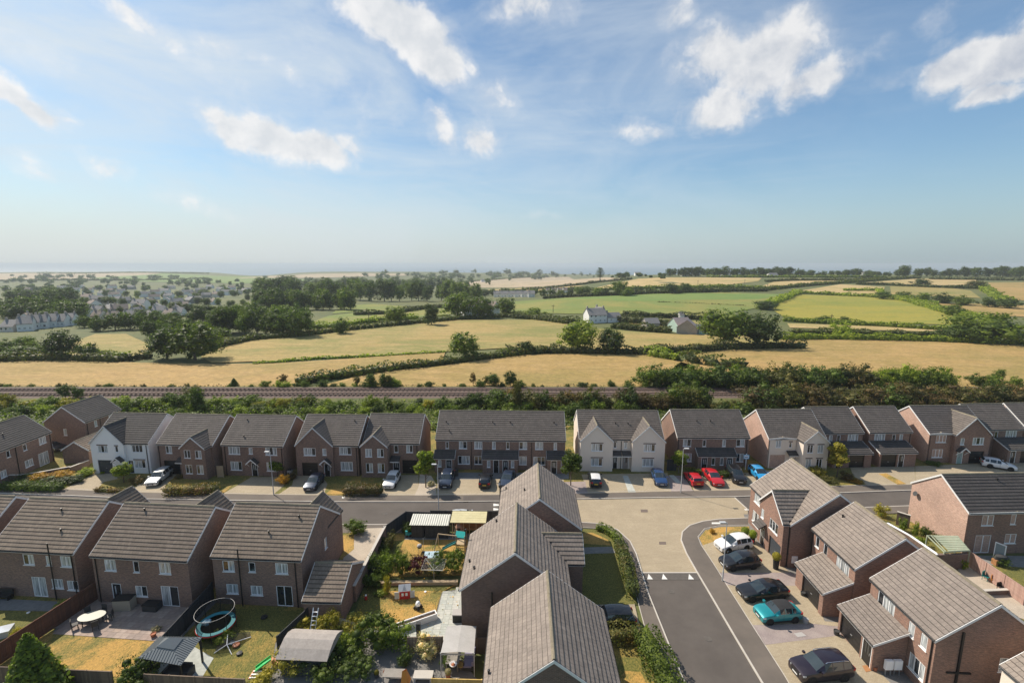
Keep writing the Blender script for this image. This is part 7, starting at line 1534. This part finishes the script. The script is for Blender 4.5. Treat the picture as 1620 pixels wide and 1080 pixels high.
# ---------------------------------------------------------------- middle garden toys
M['redp'] = mat('red_plastic', (.50, .02, .02), .5); M['greyp'] = mat('pale_grey_plastic', (.52, .53, .54), .5)
p = g(641, 943, .1); t = thing('playhouse', 'red toy playhouse with pale grey roof and open shutters', 'playhouse', p, R(8))
m = MB(); wall_face(m, (-.5, -.4), (1, 0), 1.0, 0, .95, [(.18, .35, .25, .35), (.55, .35, .25, .35)]); wall_face(m, (.5, -.4), (0, 1), .8, 0, .95, (), .3); wall_face(m, (.5, .4), (-1, 0), 1.0, 0, .95); wall_face(m, (-.5, .4), (0, -1), .8, 0, .95, (), .3); m.build('wall', M['redp'], t)
MB().quad((-.58, -.48, .9), (.58, -.48, .9), (.58, 0, 1.35), (-.58, 0, 1.35)).quad((-.58, 0, 1.35), (.58, 0, 1.35), (.58, .48, .9), (-.58, .48, .9)).quad((-.2, -.5, .98), (.2, -.5, .98), (0, -.2, 1.5)).build('roof', M['greyp'], t)
for s in (-1, 1): MB().box(min(s * .52, s * .95), max(s * .52, s * .95), -.45, -.41, .15, .85).build('shutter', M['greyp'], t)
for i in range(2): MB().box(-.3 + i * .37, -.09 + i * .37, -.42, -.4, .37, .68).build('window', M['upvc'], t)
p = g(661.5, 962, .1); t = thing('ride_on_toy', 'white and black ride-on toy on the dry lawn', 'toy', p, R(60))
MB().lathe([(.001, .75), (.16, .7), (.24, .5), (.22, .3), (.1, .22)], 12).build('shell', M['upvc'], t, smooth=60); MB().box(-.3, .3, -.22, .22, .12, .34).build('chassis', M['trim'], t)
for x in (-.22, .22):
    for s in (-1, 1): MB().lathe([(.13, -.04), (.13, .04), (.04, .05)], 10, T=Matrix.Translation((x, s * .26, .13)) @ Matrix.Rotation(R(90), 4, 'X')).build('wheel', M['trim'], t)
p = g(662.5, 1009, .1); t = thing('chimney_heater', 'tall black garden chimney heater in front of the white planter wall', 'garden heater', p); MB().box(-.17, .17, -.15, .15, 0, 1.45).build('stove', M['pot_black'], t); MB().box(-.19, .19, -.17, .17, 1.45, 1.5).build('lid', M['trim'], t)
p = g(716, 985, .1); t = thing('storage_box', 'grey plastic storage box against the dark brick wall of the middle house', 'storage box', p, R(-1)); MB().box(0, 1.3, 0, .75, 0, .75).build('box', M['trim'], t); MB().box(-.03, 1.33, -.03, .78, .75, .83).build('lid', M['pot_grey'], t)
p = g(541, 971, .1); t = thing('storage_chest', 'dark chest with a grey lid beside the picket fence', 'storage box', p, R(75)); MB().box(0, 1.3, 0, .7, 0, .7).build('box', M['trim'], t); MB().box(-.03, 1.33, -.03, .73, .7, .76).build('lid', M['pot_grey'], t)
M['yellowg'] = mat('yellow_green_plastic', (.42, .45, .12), .5); p = g(558, 982, .1); t = thing('toy_easel', 'small yellow green toy chair by the dark chest', 'toy', p, R(30)); MB().box(-.2, .2, -.2, .2, .35, .4).build('seat', M['yellowg'], t); MB().box(-.2, .2, .16, .2, .4, .8).build('backrest', M['yellowg'], t)
for x in (-.17, .17):
    for y in (-.17, .17): MB().box(x - .025, x + .025, y - .025, y + .025, 0, .35).build('leg', M['yellowg'], t)
M['pink'] = mat('pink_red_plastic', (.55, .03, .10), .5); p = g(553, 1000, .1); t = thing('sand_pit', 'round red shell sand pit by the picket fence', 'toy', p); MB().lathe([(.0, .05), (.4, .06), (.48, .16), (.5, .16), (.42, .0)], 14).build('shell', M['pink'], t)
p = g(579, 948, .1); t = thing('garden_toy', 'small red and white toy at the garage wall', 'toy', p); MB().lathe([(.001, 0), (.14, .05), (.14, .3), (.001, .4)], 10).build('body', M['redp'], t); MB().lathe([(.001, .4), (.09, .42), (.09, .52), (.001, .58)], 8).build('head', M['upvc'], t)
# ladder
p = g(492, 1016, .1); q = g(512, 981, .1); t = thing('ladder', 'white step ladder leaning against the brick garage', 'ladder', p, math.atan2(q.y - p.y, q.x - p.x) - R(90)); Ld = 2.3
for s in (-.22, .22): MB().beam((s, 0, 0), (s, 1.3, Ld), .06, .04).build('rail', M['upvc'], t)
for k in range(1, 8): MB().box(-.22, .22, 1.3 * k / 8 - .04, 1.3 * k / 8 + .04, Ld * k / 8 - .015, Ld * k / 8 + .015).build('rung', M['upvc'], t)
# curved-roof shed
M['felt'] = mat('grey_felt', fn=f_speck((.33, .29, .26), (.42, .38, .34), 5, 1, .4, False), rough=.9)
p = g(441, 1070, .1); t = thing('garden_shed', 'garden shed with a broad grey felt roof between shrubs at the bottom', 'shed', p, R(-3)); Wd, Dp = 3.9, 2.9
m = MB(); wall_face(m, (.15, .15), (1, 0), Wd - .3, 0, 1.75); wall_face(m, (Wd - .15, .15), (0, 1), Dp - .3, 0, 1.75, (), .5); wall_face(m, (Wd - .15, Dp - .15), (-1, 0), Wd - .3, 0, 1.75); wall_face(m, (.15, Dp - .15), (0, -1), Dp - .3, 0, 1.75, (), .5); m.build('wall', M['fence_dark'], t)
r = MB(); pr = [(-.1, 1.65), (.6, 2.05), (1.3, 2.3), (1.9, 2.3), (2.5, 2.05), (3.0, 1.7)]
for (a, b), (c, d) in zip(pr[:-1], pr[1:]): r.quad((-.1, a, b), (Wd + .1, a, b), (Wd + .1, c, d), (-.1, c, d))
for x in (-.1, Wd + .1): r.quad(*[(x, a, b) for a, b in pr])
r.build('felt_roof', M['felt'], t)
# trampoline with net enclosure
def netmat(t, b):
    v = t.node('ShaderNodeTexChecker'); 
    b.inputs['Alpha'].default_value = .55
M['gaz0'] = mat('tube_grey', (.22, .22, .22), .5, .3); M['net'] = mat('black_net', (.02, .02, .02), .9, fn=netmat); M['pad'] = mat('teal_pad', (.05, .36, .42), .6); M['mat_b'] = mat('trampoline_mat', (.07, .07, .07), .8)
p = g(341, 1000, .1); t = thing('trampoline', 'round trampoline with teal pad, red rim and a black net enclosure', 'trampoline', (p.x, p.y + .2, .1), .3)
rt = 1.52; MB().lathe([(.001, .72), (rt - .35, .72)], 40).build('mat', M['mat_b'], t); MB().lathe([(rt - .36, .73), (rt - .34, .76), (rt, .76), (rt, .70)], 40, cap=False).build('pad', M['pad'], t); MB().lathe([(rt + .0, .60), (rt + .04, .64), (rt + .04, .70), (rt, .74)], 40, cap=False).build('rim', M['redp'], t)
for k in range(8):
    a = k * math.pi / 4; x, y = math.cos(a) * (rt + .02), math.sin(a) * (rt + .02); MB().tube([(x, y, 0), (x, y, .75), (x * 1.03, y * 1.03, 1.6), (x * .99, y * .99, 2.05)], .025, 6).build('pole', M['trim'], t)
tor = MB(); tor.tube([(math.cos(a) * rt, math.sin(a) * rt, 2.05) for a in [i * math.pi / 18 for i in range(37)]], .02, 6, cap=False); tor.build('top_ring', M['gaz0'], t)
m = MB()
for i in range(40):
    a, b = i * math.pi / 20, (i + 1) * math.pi / 20; c, s, c2, s2 = math.cos(a) * rt * .98, math.sin(a) * rt * .98, math.cos(b) * rt * .98, math.sin(b) * rt * .98; m.quad((c, s, .76), (c2, s2, .76), (c2, s2, 2.04), (c, s, 2.04))
m.build('net', M['net'], t)
p = g(328, 984, .9); t = thing('paddling_pool', 'crumpled pale blue inflatable lying on the trampoline', 'inflatable', (p.x, p.y, .83)); me = MB(); 
for k in range(5): me.lathe([(.001, -.02), (.16, .03), (.2, .12), (.12, .24), (.001, .27)], 8, c=(.22 * math.cos(k * 1.3), .22 * math.sin(k * 1.3)), T=Matrix.Scale(.8 + .1 * k, 4))
me.build('body', mat('inflatable_blue', (.35, .50, .58), .4), t, smooth=60)
# folded net goal on the lawn
p = g(362, 1022, .1); t = thing('net_goal', 'fallen net goal with white poles on the trampoline lawn', 'goal net', p, R(10)); MB().tube([(-.9, -.6, .05), (0, -.3, .45), (1.5, .7, .08)], .03, 6).build('pole', M['upvc'], t); MB().tube([(-.3, .7, .6), (0, -.3, .45), (.6, -1.0, .05)], .03, 6).build('pole', M['upvc'], t)
MB().quad((-.9, -.6, .06), (0, -.3, .45), (-.3, .7, .6), (-1.0, .5, .06)).quad((0, -.3, .45), (1.5, .7, .08), (1.2, 1.4, .08), (-.3, .7, .6)).build('net', M['net'], t)
M['gslide'] = mat('green_slide', (.03, .50, .12), .45); M['orangep'] = mat('orange_plastic', (.62, .22, .10), .5)
p = g(404, 1060, .1); t = thing('toy_slide', 'small green toy slide with orange steps on the dry lawn', 'toy slide', p, R(25)); MB().quad((0, -.22, .05), (0, .22, .05), (.55, .22, .35), (.55, -.22, .35)).quad((.55, -.22, .35), (.55, .22, .35), (1.15, .22, .62), (1.15, -.22, .62)).build('chute', M['gslide'], t)
for s in (-.24, .24): MB().beam((0, s, .12), (1.15, s, .72), .04, .12).build('side', M['gslide'], t)
for k in range(3): MB().box(1.2 + k * .16, 1.34 + k * .16, -.2, .2, .0, .6 - k * .18).build('step', M['orangep'], t)
p = g(401, 1073, .1); t = thing('toy_ladder', 'small white and pink toy ladder lying below the green slide', 'toy', p)
for k in range(3): MB().box(-.35, .35, k * .3, k * .3 + .1, 0, .08).build('rung', M['upvc'], t)
for s in (-.35, .35): MB().box(s - .04, s + .04, -.05, .75, .0, .06).build('rail', M['orangep'], t)
for i, (u, v, lb, mm, r_) in enumerate([(367, 1017, 'white tray lying on the goal net', 'upvc', .22), (374, 1021, 'pink-rimmed round tray on the goal net', 'orangep', .3), (379, 1034, 'black upturned bowl on the dry lawn', 'trim', .25), (45, 969, 'white ball on the far left lawn', 'upvc', .14), (455, 1001, 'pale green hoop by the charcoal fence', 'yellowg', .26), (418, 963 + 14, 'dark mat on the shaded lawn', 'trim', .3), (673, 936, 'white ball at the top of the dry lawn', 'upvc', .13)]):
    p = g(u, v, .1); t = thing('lawn_toy', lb, 'toy', p); MB().lathe([(r_ * .5, 0), (r_, r_ * .3), (r_ * .9, r_ * .6), (.001, r_ * .75)], 12).build('dish', M[mm], t, smooth=60)
# metal gazebo
M['gaz'] = mat('gazebo_steel_grey', (.17, .19, .20), .45, .3)
cn = [g(219, 1040, 2.3), g(286, 1052, 2.3), g(320, 1007, 2.3), g(252, 1006, 2.3)]; ctr = sum(cn, Vector()) / 4
t = thing('gazebo', 'gazebo with a two-tier ribbed grey metal roof in the patio garden corner', 'gazebo', (ctr.x, ctr.y, .1)); L4 = [Vector((c.x - ctr.x, c.y - ctr.y, 2.2)) for c in cn]; apex = Vector((0, 0, 3.05))
r = MB(); inner = [q.lerp(Vector((0, 0, 2.95)), .66) for q in L4]
for i in range(4): r.quad(L4[i], L4[(i + 1) % 4], inner[(i + 1) % 4], inner[i])
ro = r.build('roof', M['gaz'], t)
for i in range(4):
    a, b, c, d = L4[i], L4[(i + 1) % 4], inner[(i + 1) % 4], inner[i]; n = 16
    for k in range(n):
        f = (k + .5) / n; base = a.lerp(b, f); f2 = min(max((f - .33) / .34, 0), 1)
        if .33 < f < .67: top = d.lerp(c, f2)
        else: ff = f / .33 if f <= .33 else (1 - f) / .33; top = (a if f <= .33 else b).lerp(d if f <= .33 else c, ff)
        MB().beam(base + Vector((0, 0, .02)), top + Vector((0, 0, .02)), .03, .035).build('rib', M['gaz'], ro)
r = MB(); up = [q.lerp(Vector((0, 0, 2.85)), .58) + Vector((0, 0, .14)) for q in L4]
for i in range(4): r.quad(up[i], up[(i + 1) % 4], Vector((0, 0, 3.2))); r.quad(up[i] - Vector((0, 0, .1)), up[(i + 1) % 4] - Vector((0, 0, .1)), up[(i + 1) % 4], up[i])
r.build('top_tier', M['gaz'], t)
for i in range(4):
    q = L4[i].lerp(Vector((0, 0, 2.2)), .08); MB().box(q.x - .06, q.x + .06, q.y - .06, q.y + .06, 0, 2.18).build('post', M['trim'], t); a, b = L4[i].lerp(Vector((0, 0, 2.2)), .08), L4[(i + 1) % 4].lerp(Vector((0, 0, 2.2)), .08); MB().beam(a - Vector((0, 0, .08)), b - Vector((0, 0, .08)), .06, .1).build('beam', M['trim'], t)
p = g(283, 1068, .1); t = thing('garden_sofa', 'dark covered garden sofa under the metal gazebo', 'garden sofa', p, R(-3)); MB().box(-.9, .9, -.4, .45, 0, .45).build('seat', M['pot_black'], t, ); MB().box(-.9, .9, .3, .45, .45, .85).build('backrest', M['pot_black'], t); MB().box(-1.05, -.9, -.4, .45, 0, .65).build('armrest', M['pot_black'], t); MB().box(.9, 1.05, -.4, .45, 0, .65).build('armrest', M['pot_black'], t)
# patio garden furniture
p = g(147, 985, .13); t = thing('patio_table', 'oval glass-topped patio table on the patio', 'table', p, R(12)); s = MB(); s.lathe([(.001, .72), (.85, .72), (.85, .75), (.001, .75)], 24, T=Matrix.Diagonal((1.25, .8, 1, 1))); s.build('table_top', mat('table_glass', (.30, .31, .25), .3), t)
for x in (-.6, .6):
    for y in (-.35, .35): MB().box(x - .03, x + .03, y - .03, y + .03, 0, .72).build('leg', M['trim'], t)
def patio_chair(x, y, rz, label, m='pot_black'):
    t = thing('patio_chair', label, 'chair', (x, y, .13), rz, 'patio chairs round the oval table'); MB().box(-.24, .24, -.24, .24, .42, .46).build('seat', M[m], t); MB().box(-.24, .24, .2, .24, .46, .95).build('backrest', M[m], t)
    for a in (-.2, .2):
        for b in (-.2, .2): MB().box(a - .02, a + .02, b - .02, b + .02, 0, .42).build('leg', M[m], t)
pc = p.copy()
for a, lb in ((-150, 'dark patio chair at the front left of the oval table'), (-60, 'dark patio chair at the front right of the oval table'), (10, 'dark patio chair at the right end of the oval table'), (75, 'dark patio chair behind the oval table on the right'), (125, 'dark patio chair behind the oval table on the left')):
    an = R(a + 12); patio_chair(pc.x + math.cos(an) * 1.35, pc.y + math.sin(an) * 1.0, an - R(90), lb)
p = g(179, 967, .13); t = thing('storage_cabinet', 'beige garden storage cabinet with a black lid on the patio', 'storage box', p, R(4)); MB().box(0, 1.55, 0, .85, 0, 1.05).build('box', mat('beige_plastic', (.42, .36, .27), .6), t); MB().box(-.03, 1.58, -.03, .88, 1.05, 1.12).build('lid', M['trim'], t)
p = g(225, 967, .13); t = thing('rattan_box', 'black rattan box left of the open patio door', 'storage box', p, R(-4)); MB().box(0, 1.35, 0, .75, 0, .6).build('box', M['pot_black'], t); MB().box(-.03, 1.38, -.03, .78, .6, .66).build('lid', M['trim'], t)
p = g(6, 946, .11); t = thing('patio_bench', 'dark bench on the patio at the left edge', 'bench', p, R(-4)); MB().box(-.8, .8, -.3, .3, .35, .45).build('seat', M['trim'], t); MB().box(-.8, .8, .22, .3, .45, .85).build('backrest', M['trim'], t); MB().box(-.75, -.65, -.28, .28, 0, .35).build('leg', M['trim'], t); MB().box(.65, .75, -.28, .28, 0, .35).build('leg', M['trim'], t)
p = g(-2, 1006, .1); t = thing('cold_frame', 'pale low frame cut by the left edge of the photo', 'cold frame', p, R(25)); MB().box(-.9, .9, -.5, .5, 0, .55).build('box', M['lamp_grey'], t); MB().box(-.93, .93, -.53, .53, .55, .6).build('lid', M['headl'], t)
# fabric gazebo and its furniture
cn = [g(697, 1032, 2.2), g(750, 1032.5, 2.2), g(753, 990, 2.2), g(707, 990, 2.2)]; o = cn[0]; t = thing('fabric_gazebo', 'fabric gazebo with a pale grey canopy beside the nearest middle house', 'gazebo', (o.x, o.y, .1)); Lc = [c - Vector((o.x, o.y, .1)) for c in cn]
M['canvas'] = mat('grey_canvas', fn=f_speck((.40, .385, .36), (.46, .44, .42), 3, .8, .3, False), rough=.9)
mid0 = (Lc[0] + Lc[1]) / 2 + Vector((0, 0, .12)); mid1 = (Lc[2] + Lc[3]) / 2 + Vector((0, 0, .12))
for q in ([Lc[0], mid0, mid1, Lc[3]], [mid0, Lc[1], Lc[2], mid1]):
    m = MB()
    for k in range(6):
        a0, a1 = q[0].lerp(q[3], k / 6), q[0].lerp(q[3], (k + 1) / 6); b0, b1 = q[1].lerp(q[2], k / 6), q[1].lerp(q[2], (k + 1) / 6); d = Vector((0, 0, .035 * (k % 2))); d2 = Vector((0, 0, .035 * ((k + 1) % 2))); m.quad(a0 - d, b0 - d, b1 - d2, a1 - d2)
    m.build('canopy_panel', M['canvas'], t, smooth=60)
for q in Lc: MB().box(q.x - .03, q.x + .03, q.y - .03, q.y + .03, 0, q.z - .01).build('post', M['lamp_grey'], t)
vl = MB()
for k in range(12):
    a, b = Lc[0].lerp(Lc[1], k / 12), Lc[0].lerp(Lc[1], (k + 1) / 12); c = (a + b) / 2 - Vector((0, 0, .22)); vl.quad(a - Vector((0, .02, .02)), b - Vector((0, .02, .02)), b - Vector((0, .02, .14)), c - Vector((0, .02, 0)), a - Vector((0, .02, .14)))
vl.build('scalloped_valance', M['canvas'], t)
M['plank'] = mat('grey_planks', fn=f_speck((.25, .23, .20), (.33, .30, .26), 8, 1, .4, False), rough=.85); M['lilac'] = mat('lilac_grey_cushion', (.25, .23, .33), .9)
p = g(705, 1062, .1); t = thing('outdoor_table', 'grey plank table in front of the fabric gazebo', 'table', p, R(-2))
for k in range(7): MB().box(0, 1.05, k * .24, k * .24 + .23, .70, .74).build('plank', M['plank'], t)
for x in (.06, .95):
    for y in (.06, 1.6): MB().box(x - .04, x + .04, y - .04, y + .04, 0, .7).build('leg', M['plank'], t)
p = g(717, 1052, .85); t = thing('serving_bowl', 'white bowl on the grey plank table', 'bowl', (p.x, p.y, .85)); MB().lathe([(.1, 0), (.26, .08), (.3, .16), (.27, .16), (.2, .06), (.001, .05)], 16).build('bowl', M['upvc'], t, smooth=60); MB().lathe([(.001, .08), (.16, .09), (.1, .16), (.001, .17)], 10).build('contents', M['terracotta'], t, smooth=60)
p = g(732, 1062, .1); t = thing('outdoor_sofa', 'lilac grey cushioned outdoor sofa right of the plank table', 'outdoor sofa', p, R(-2))
MB().box(0, .85, 0, 1.6, .1, .32).build('base', M['pot_black'], t)
for k in range(2): MB().box(.0, .68, .05 + k * .78, .8 + k * .78, .32, .46).build('seat_cushion', M['lilac'], t); MB().box(.68, .86, .05 + k * .78, .8 + k * .78, .46, .86).build('back_cushion', M['lilac'], t)
MB().box(-.02, .86, 1.6, 1.75, .1, .65).build('armrest', M['pot_black'], t)
p = g(729, 1058, .1); t = thing('side_table', 'small golden round side table before the sofa', 'side table', p); MB().lathe([(.001, .42), (.3, .42), (.3, .46), (.001, .46)], 16).build('table_top', M['fence_gold'], t); MB().tube([(0, 0, 0), (0, 0, .42)], .04, 8).build('stem', M['timber'], t)
# bottom yard: potting trays, orange folded slide
M['orange'] = mat('orange_sheet', (.55, .22, .03), .6); p = g(641, 1083, .1); t = thing('folded_tent', 'orange folded board standing in the bottom yard', 'folding board', p, R(10))
MB().quad((-.35, -.2, 0), (.25, -.2, 0), (.05, .1, 1.15), (-.2, .1, 1.15)).quad((.25, -.2, 0), (.45, .5, 0), (.12, .3, 1.15), (.05, .1, 1.15)).quad((-.35, -.2, 0), (-.2, .1, 1.15), (.12, .3, 1.15), (-.25, .6, 0)).build('sheet', M['orange'], t)
p = g(605, 1080, .1); t = thing('potting_table', 'grey potting table with scattered shells in the bottom yard', 'table', p, R(-2)); MB().box(0, 1.6, 0, .8, .5, .56).build('table_top', M['plank'], t)
for x in (.06, 1.54):
    for y in (.06, .74): MB().box(x - .04, x + .04, y - .04, y + .04, 0, .5).build('leg', M['plank'], t)
p = g(653, 1080, .1); t = thing('low_table', 'pale slab-topped low table right of the orange board', 'table', p, R(-1)); MB().box(0, 1.5, 0, .75, .35, .45).build('table_top', M['kerb'], t); MB().box(.05, .2, .05, .7, 0, .35).build('leg', M['kerb'], t); MB().box(1.3, 1.45, .05, .7, 0, .35).build('leg', M['kerb'], t)
planter(596, 1070, 'yellow flower pot at the left of the potting table', .3, .2, 'pot_black', 'leaf_yellow', .4); planter(709, 1071, 'terracotta pot with pink flowers by the plank table', .35, .22, 'terracotta', 'leaf_ivory', .5); planter(610, 1066, 'rusty red pot beside the potting table', .3, .18, 'terracotta', None)
# pergola by the pink gable wall
p = g(1470, 880, .1); o = [g(1467, 846, 2.3), g(1515, 847, 2.3), g(1534, 870, 2.1), g(1494, 872, 2.1)]
t = thing('pergola', 'pale green lean-to pergola roof behind the nearest right houses', 'pergola', (o[0].x, o[0].y, .1)); Lp = [q - Vector((o[0].x, o[0].y, .1)) for q in o]
for q in Lp: MB().box(q.x - .05, q.x + .05, q.y - .05, q.y + .05, 0, q.z - .02).build('post', M['timber_green'], t)
for k in range(9):
    a, b = Lp[0].lerp(Lp[3], (k + .5) / 9), Lp[1].lerp(Lp[2], (k + .5) / 9); a = a.lerp(b, .18 if k < 9 else 0); MB().beam(a, b, .24, .03).build('roof_board', M['timber_green'], t)
for a, b in ((0, 3), (0, 1), (1, 2), (3, 2)): MB().beam(Lp[a] - Vector((0, 0, .07)), Lp[b] - Vector((0, 0, .07)), .06, .12).build('beam', M['timber_green'], t)
MB().beam(Lp[0].lerp(Lp[1], .12), Lp[3].lerp(Lp[2], .06), .06, .1).build('rafter', M['timber_green'], t)
# right back garden bits
for u, v, lb, m_, hh in ((1559, 917, 'teal coat-like cover on a garden chair by the pink fence', 'dteal', .9), (1573, 922, 'orange garden chair by the pink fence', 'orange', .9), (1583, 934, 'black upturned garden chair by the pink fence', 'trim', .8), (1599, 935, 'dark green garden chair near the low wall', 'dteal', .8)):
    p = g(u, v, .1); t = thing('garden_chair', lb, 'chair', p, R(u * 7 % 90)); MB().box(-.25, .25, -.25, .25, .4, .45).build('seat', M[m_], t); MB().box(-.25, .25, .2, .25, .45, hh).build('backrest', M[m_], t)
    for a in (-.2, .2):
        for b in (-.2, .2): MB().box(a - .02, a + .02, b - .02, b + .02, 0, .4).build('leg', M[m_], t)
p = g(1582, 892, .1); t = thing('covered_barbecue', 'black covered barbecue on the patio of the pink-gabled house', 'barbecue', p, R(5)); MB().lathe([(.42, 0), (.5, .7), (.42, 1.0), (.001, 1.12)], 10, T=Matrix.Diagonal((1.5, .8, 1, 1))).build('cover', M['pot_black'], t, smooth=50); MB().box(-.8, -.55, -.25, .25, 0, .62).build('side_box', M['timber_orange'], t)
M['door_blue'] = mat('pale_blue_glass_door', (.25, .31, .33), .15, 0, .8); p = g(1546.5, 882, .1)
t = thing('open_patio_door_leaf', 'pale blue patio door leaf standing open at the pink-gabled house', 'door', (52.6, 47.4, .1), R(-62)); MB().box(0, .9, -.03, .03, .05, 2.1).build('pane', M['door_blue'], t)
for q in ((0, .08, .0, 2.15), (.82, .9, 0, 2.15), (.08, .82, 0, .1), (.08, .82, 2.05, 2.15)): MB().box(q[0], q[1], -.045, .045, q[2], q[3]).build('frame', M['upvc'], t)
# wall-mounted bits: satellite dish on pink gable, flue on middle house
Qd = g(1452, 776, 4.2); t = thing('satellite_dish', 'small satellite dish on the sunlit pink gable wall', 'satellite dish', (50.38, 54.9, 3.9)); MB().tube([(0, 0, 0), (-.35, 0, .05)], .025, 6).build('bracket', M['metal'], t); MB().lathe([(.001, 0), (.2, .03), (.3, .09), (.31, .1)], 14, T=Matrix.Translation((-.38, 0, .08)) @ Matrix.Rotation(R(-70), 4, 'Y')).build('dish', M['pot_black'], t, smooth=60)
t = thing('flue_pipe', 'black flue pipe on the gable wall of the winged middle house', 'flue pipe', (g(780, 925, 4)[0] , 35.78, 0)); MB().tube([(0, -.02, 2.2), (0, -.02, 4.9)], .07, 8).build('pipe', M['black_pl'], t)
p = g(791, 775, 5.2); t = thing('soil_vent_pipe', 'black vent pipe rising at the left eave of the far middle house', 'vent pipe', (-1.45, 53.6, 0)); MB().tube([(0, 0, .05), (0, 0, 6.1)], .06, 8).build('pipe', M['black_pl'], t); MB().lathe([(.09, 6.1), (.09, 6.3), (.001, 6.32)], 8).build('cowl', M['black_pl'], t)
t = thing('soil_vent_pipe', 'black vent pipe rising at the left eave of the winged middle house', 'vent pipe', (-4.6, 43.4, 0)); MB().tube([(0, 0, .05), (0, 0, 5.9)], .06, 8).build('pipe', M['black_pl'], t); MB().lathe([(.09, 5.9), (.09, 6.1), (.001, 6.12)], 8).build('cowl', M['black_pl'], t)
# wheelie bins
def bin_(u, v, label, m='pot_black', rz=0):
    p = g(u, v, .11); t = thing('wheelie_bin', label, 'wheelie bin', p, rz); MB().box(-.27, .27, -.3, .3, .05, .95).build('body', M[m], t); MB().box(-.29, .29, -.33, .31, .95, 1.02).build('lid', M['trim'], t)
    for s in (-.22, .22): MB().lathe([(.1, -.03), (.1, .03), (.02, .03)], 8, T=Matrix.Translation((s, .28, .1)) @ Matrix.Rotation(R(90), 4, 'Y')).build('wheel', M['trim'], t)
bin_(1266, 903, 'dark wheelie bin behind the corner house'); bin_(459, 752, 'grey wheelie bin beside the plain brick house', 'pot_grey'); bin_(722, 752, 'dark bin beside the terrace porch'); bin_(183, 748, 'dark bin by the white house garage')
# low edge stones on the pebble bed and driveway step
for u, v, lb in ((1264, 987, 'pale drain cover in the plum gravel beside the round pot'),): slab('service_cover', [(u - 8, v + 14), (u + 4, v + 12), (u + 12, v + 18), (u - 2, v + 20)], .125, 'pot_grey', .1)
# ================================================================ the air
hm = bpy.data.materials.new('haze_air'); hm.use_nodes = True; ht = hm.node_tree; ht.nodes.clear()
pv = ht.nodes.new('ShaderNodeVolumePrincipled'); pv.inputs['Color'].default_value = (.60, .66, .72, 1); pv.inputs['Density'].default_value = .00016; pv.inputs['Anisotropy'].default_value = .15
ho = ht.nodes.new('ShaderNodeOutputMaterial'); ht.links.new(pv.outputs[0], ho.inputs['Volume'])
mb = MB().box(-62000, 62000, -200, 60500, -62, 46); hz_ = mb.build('haze', hm); hz_['kind'] = 'stuff'
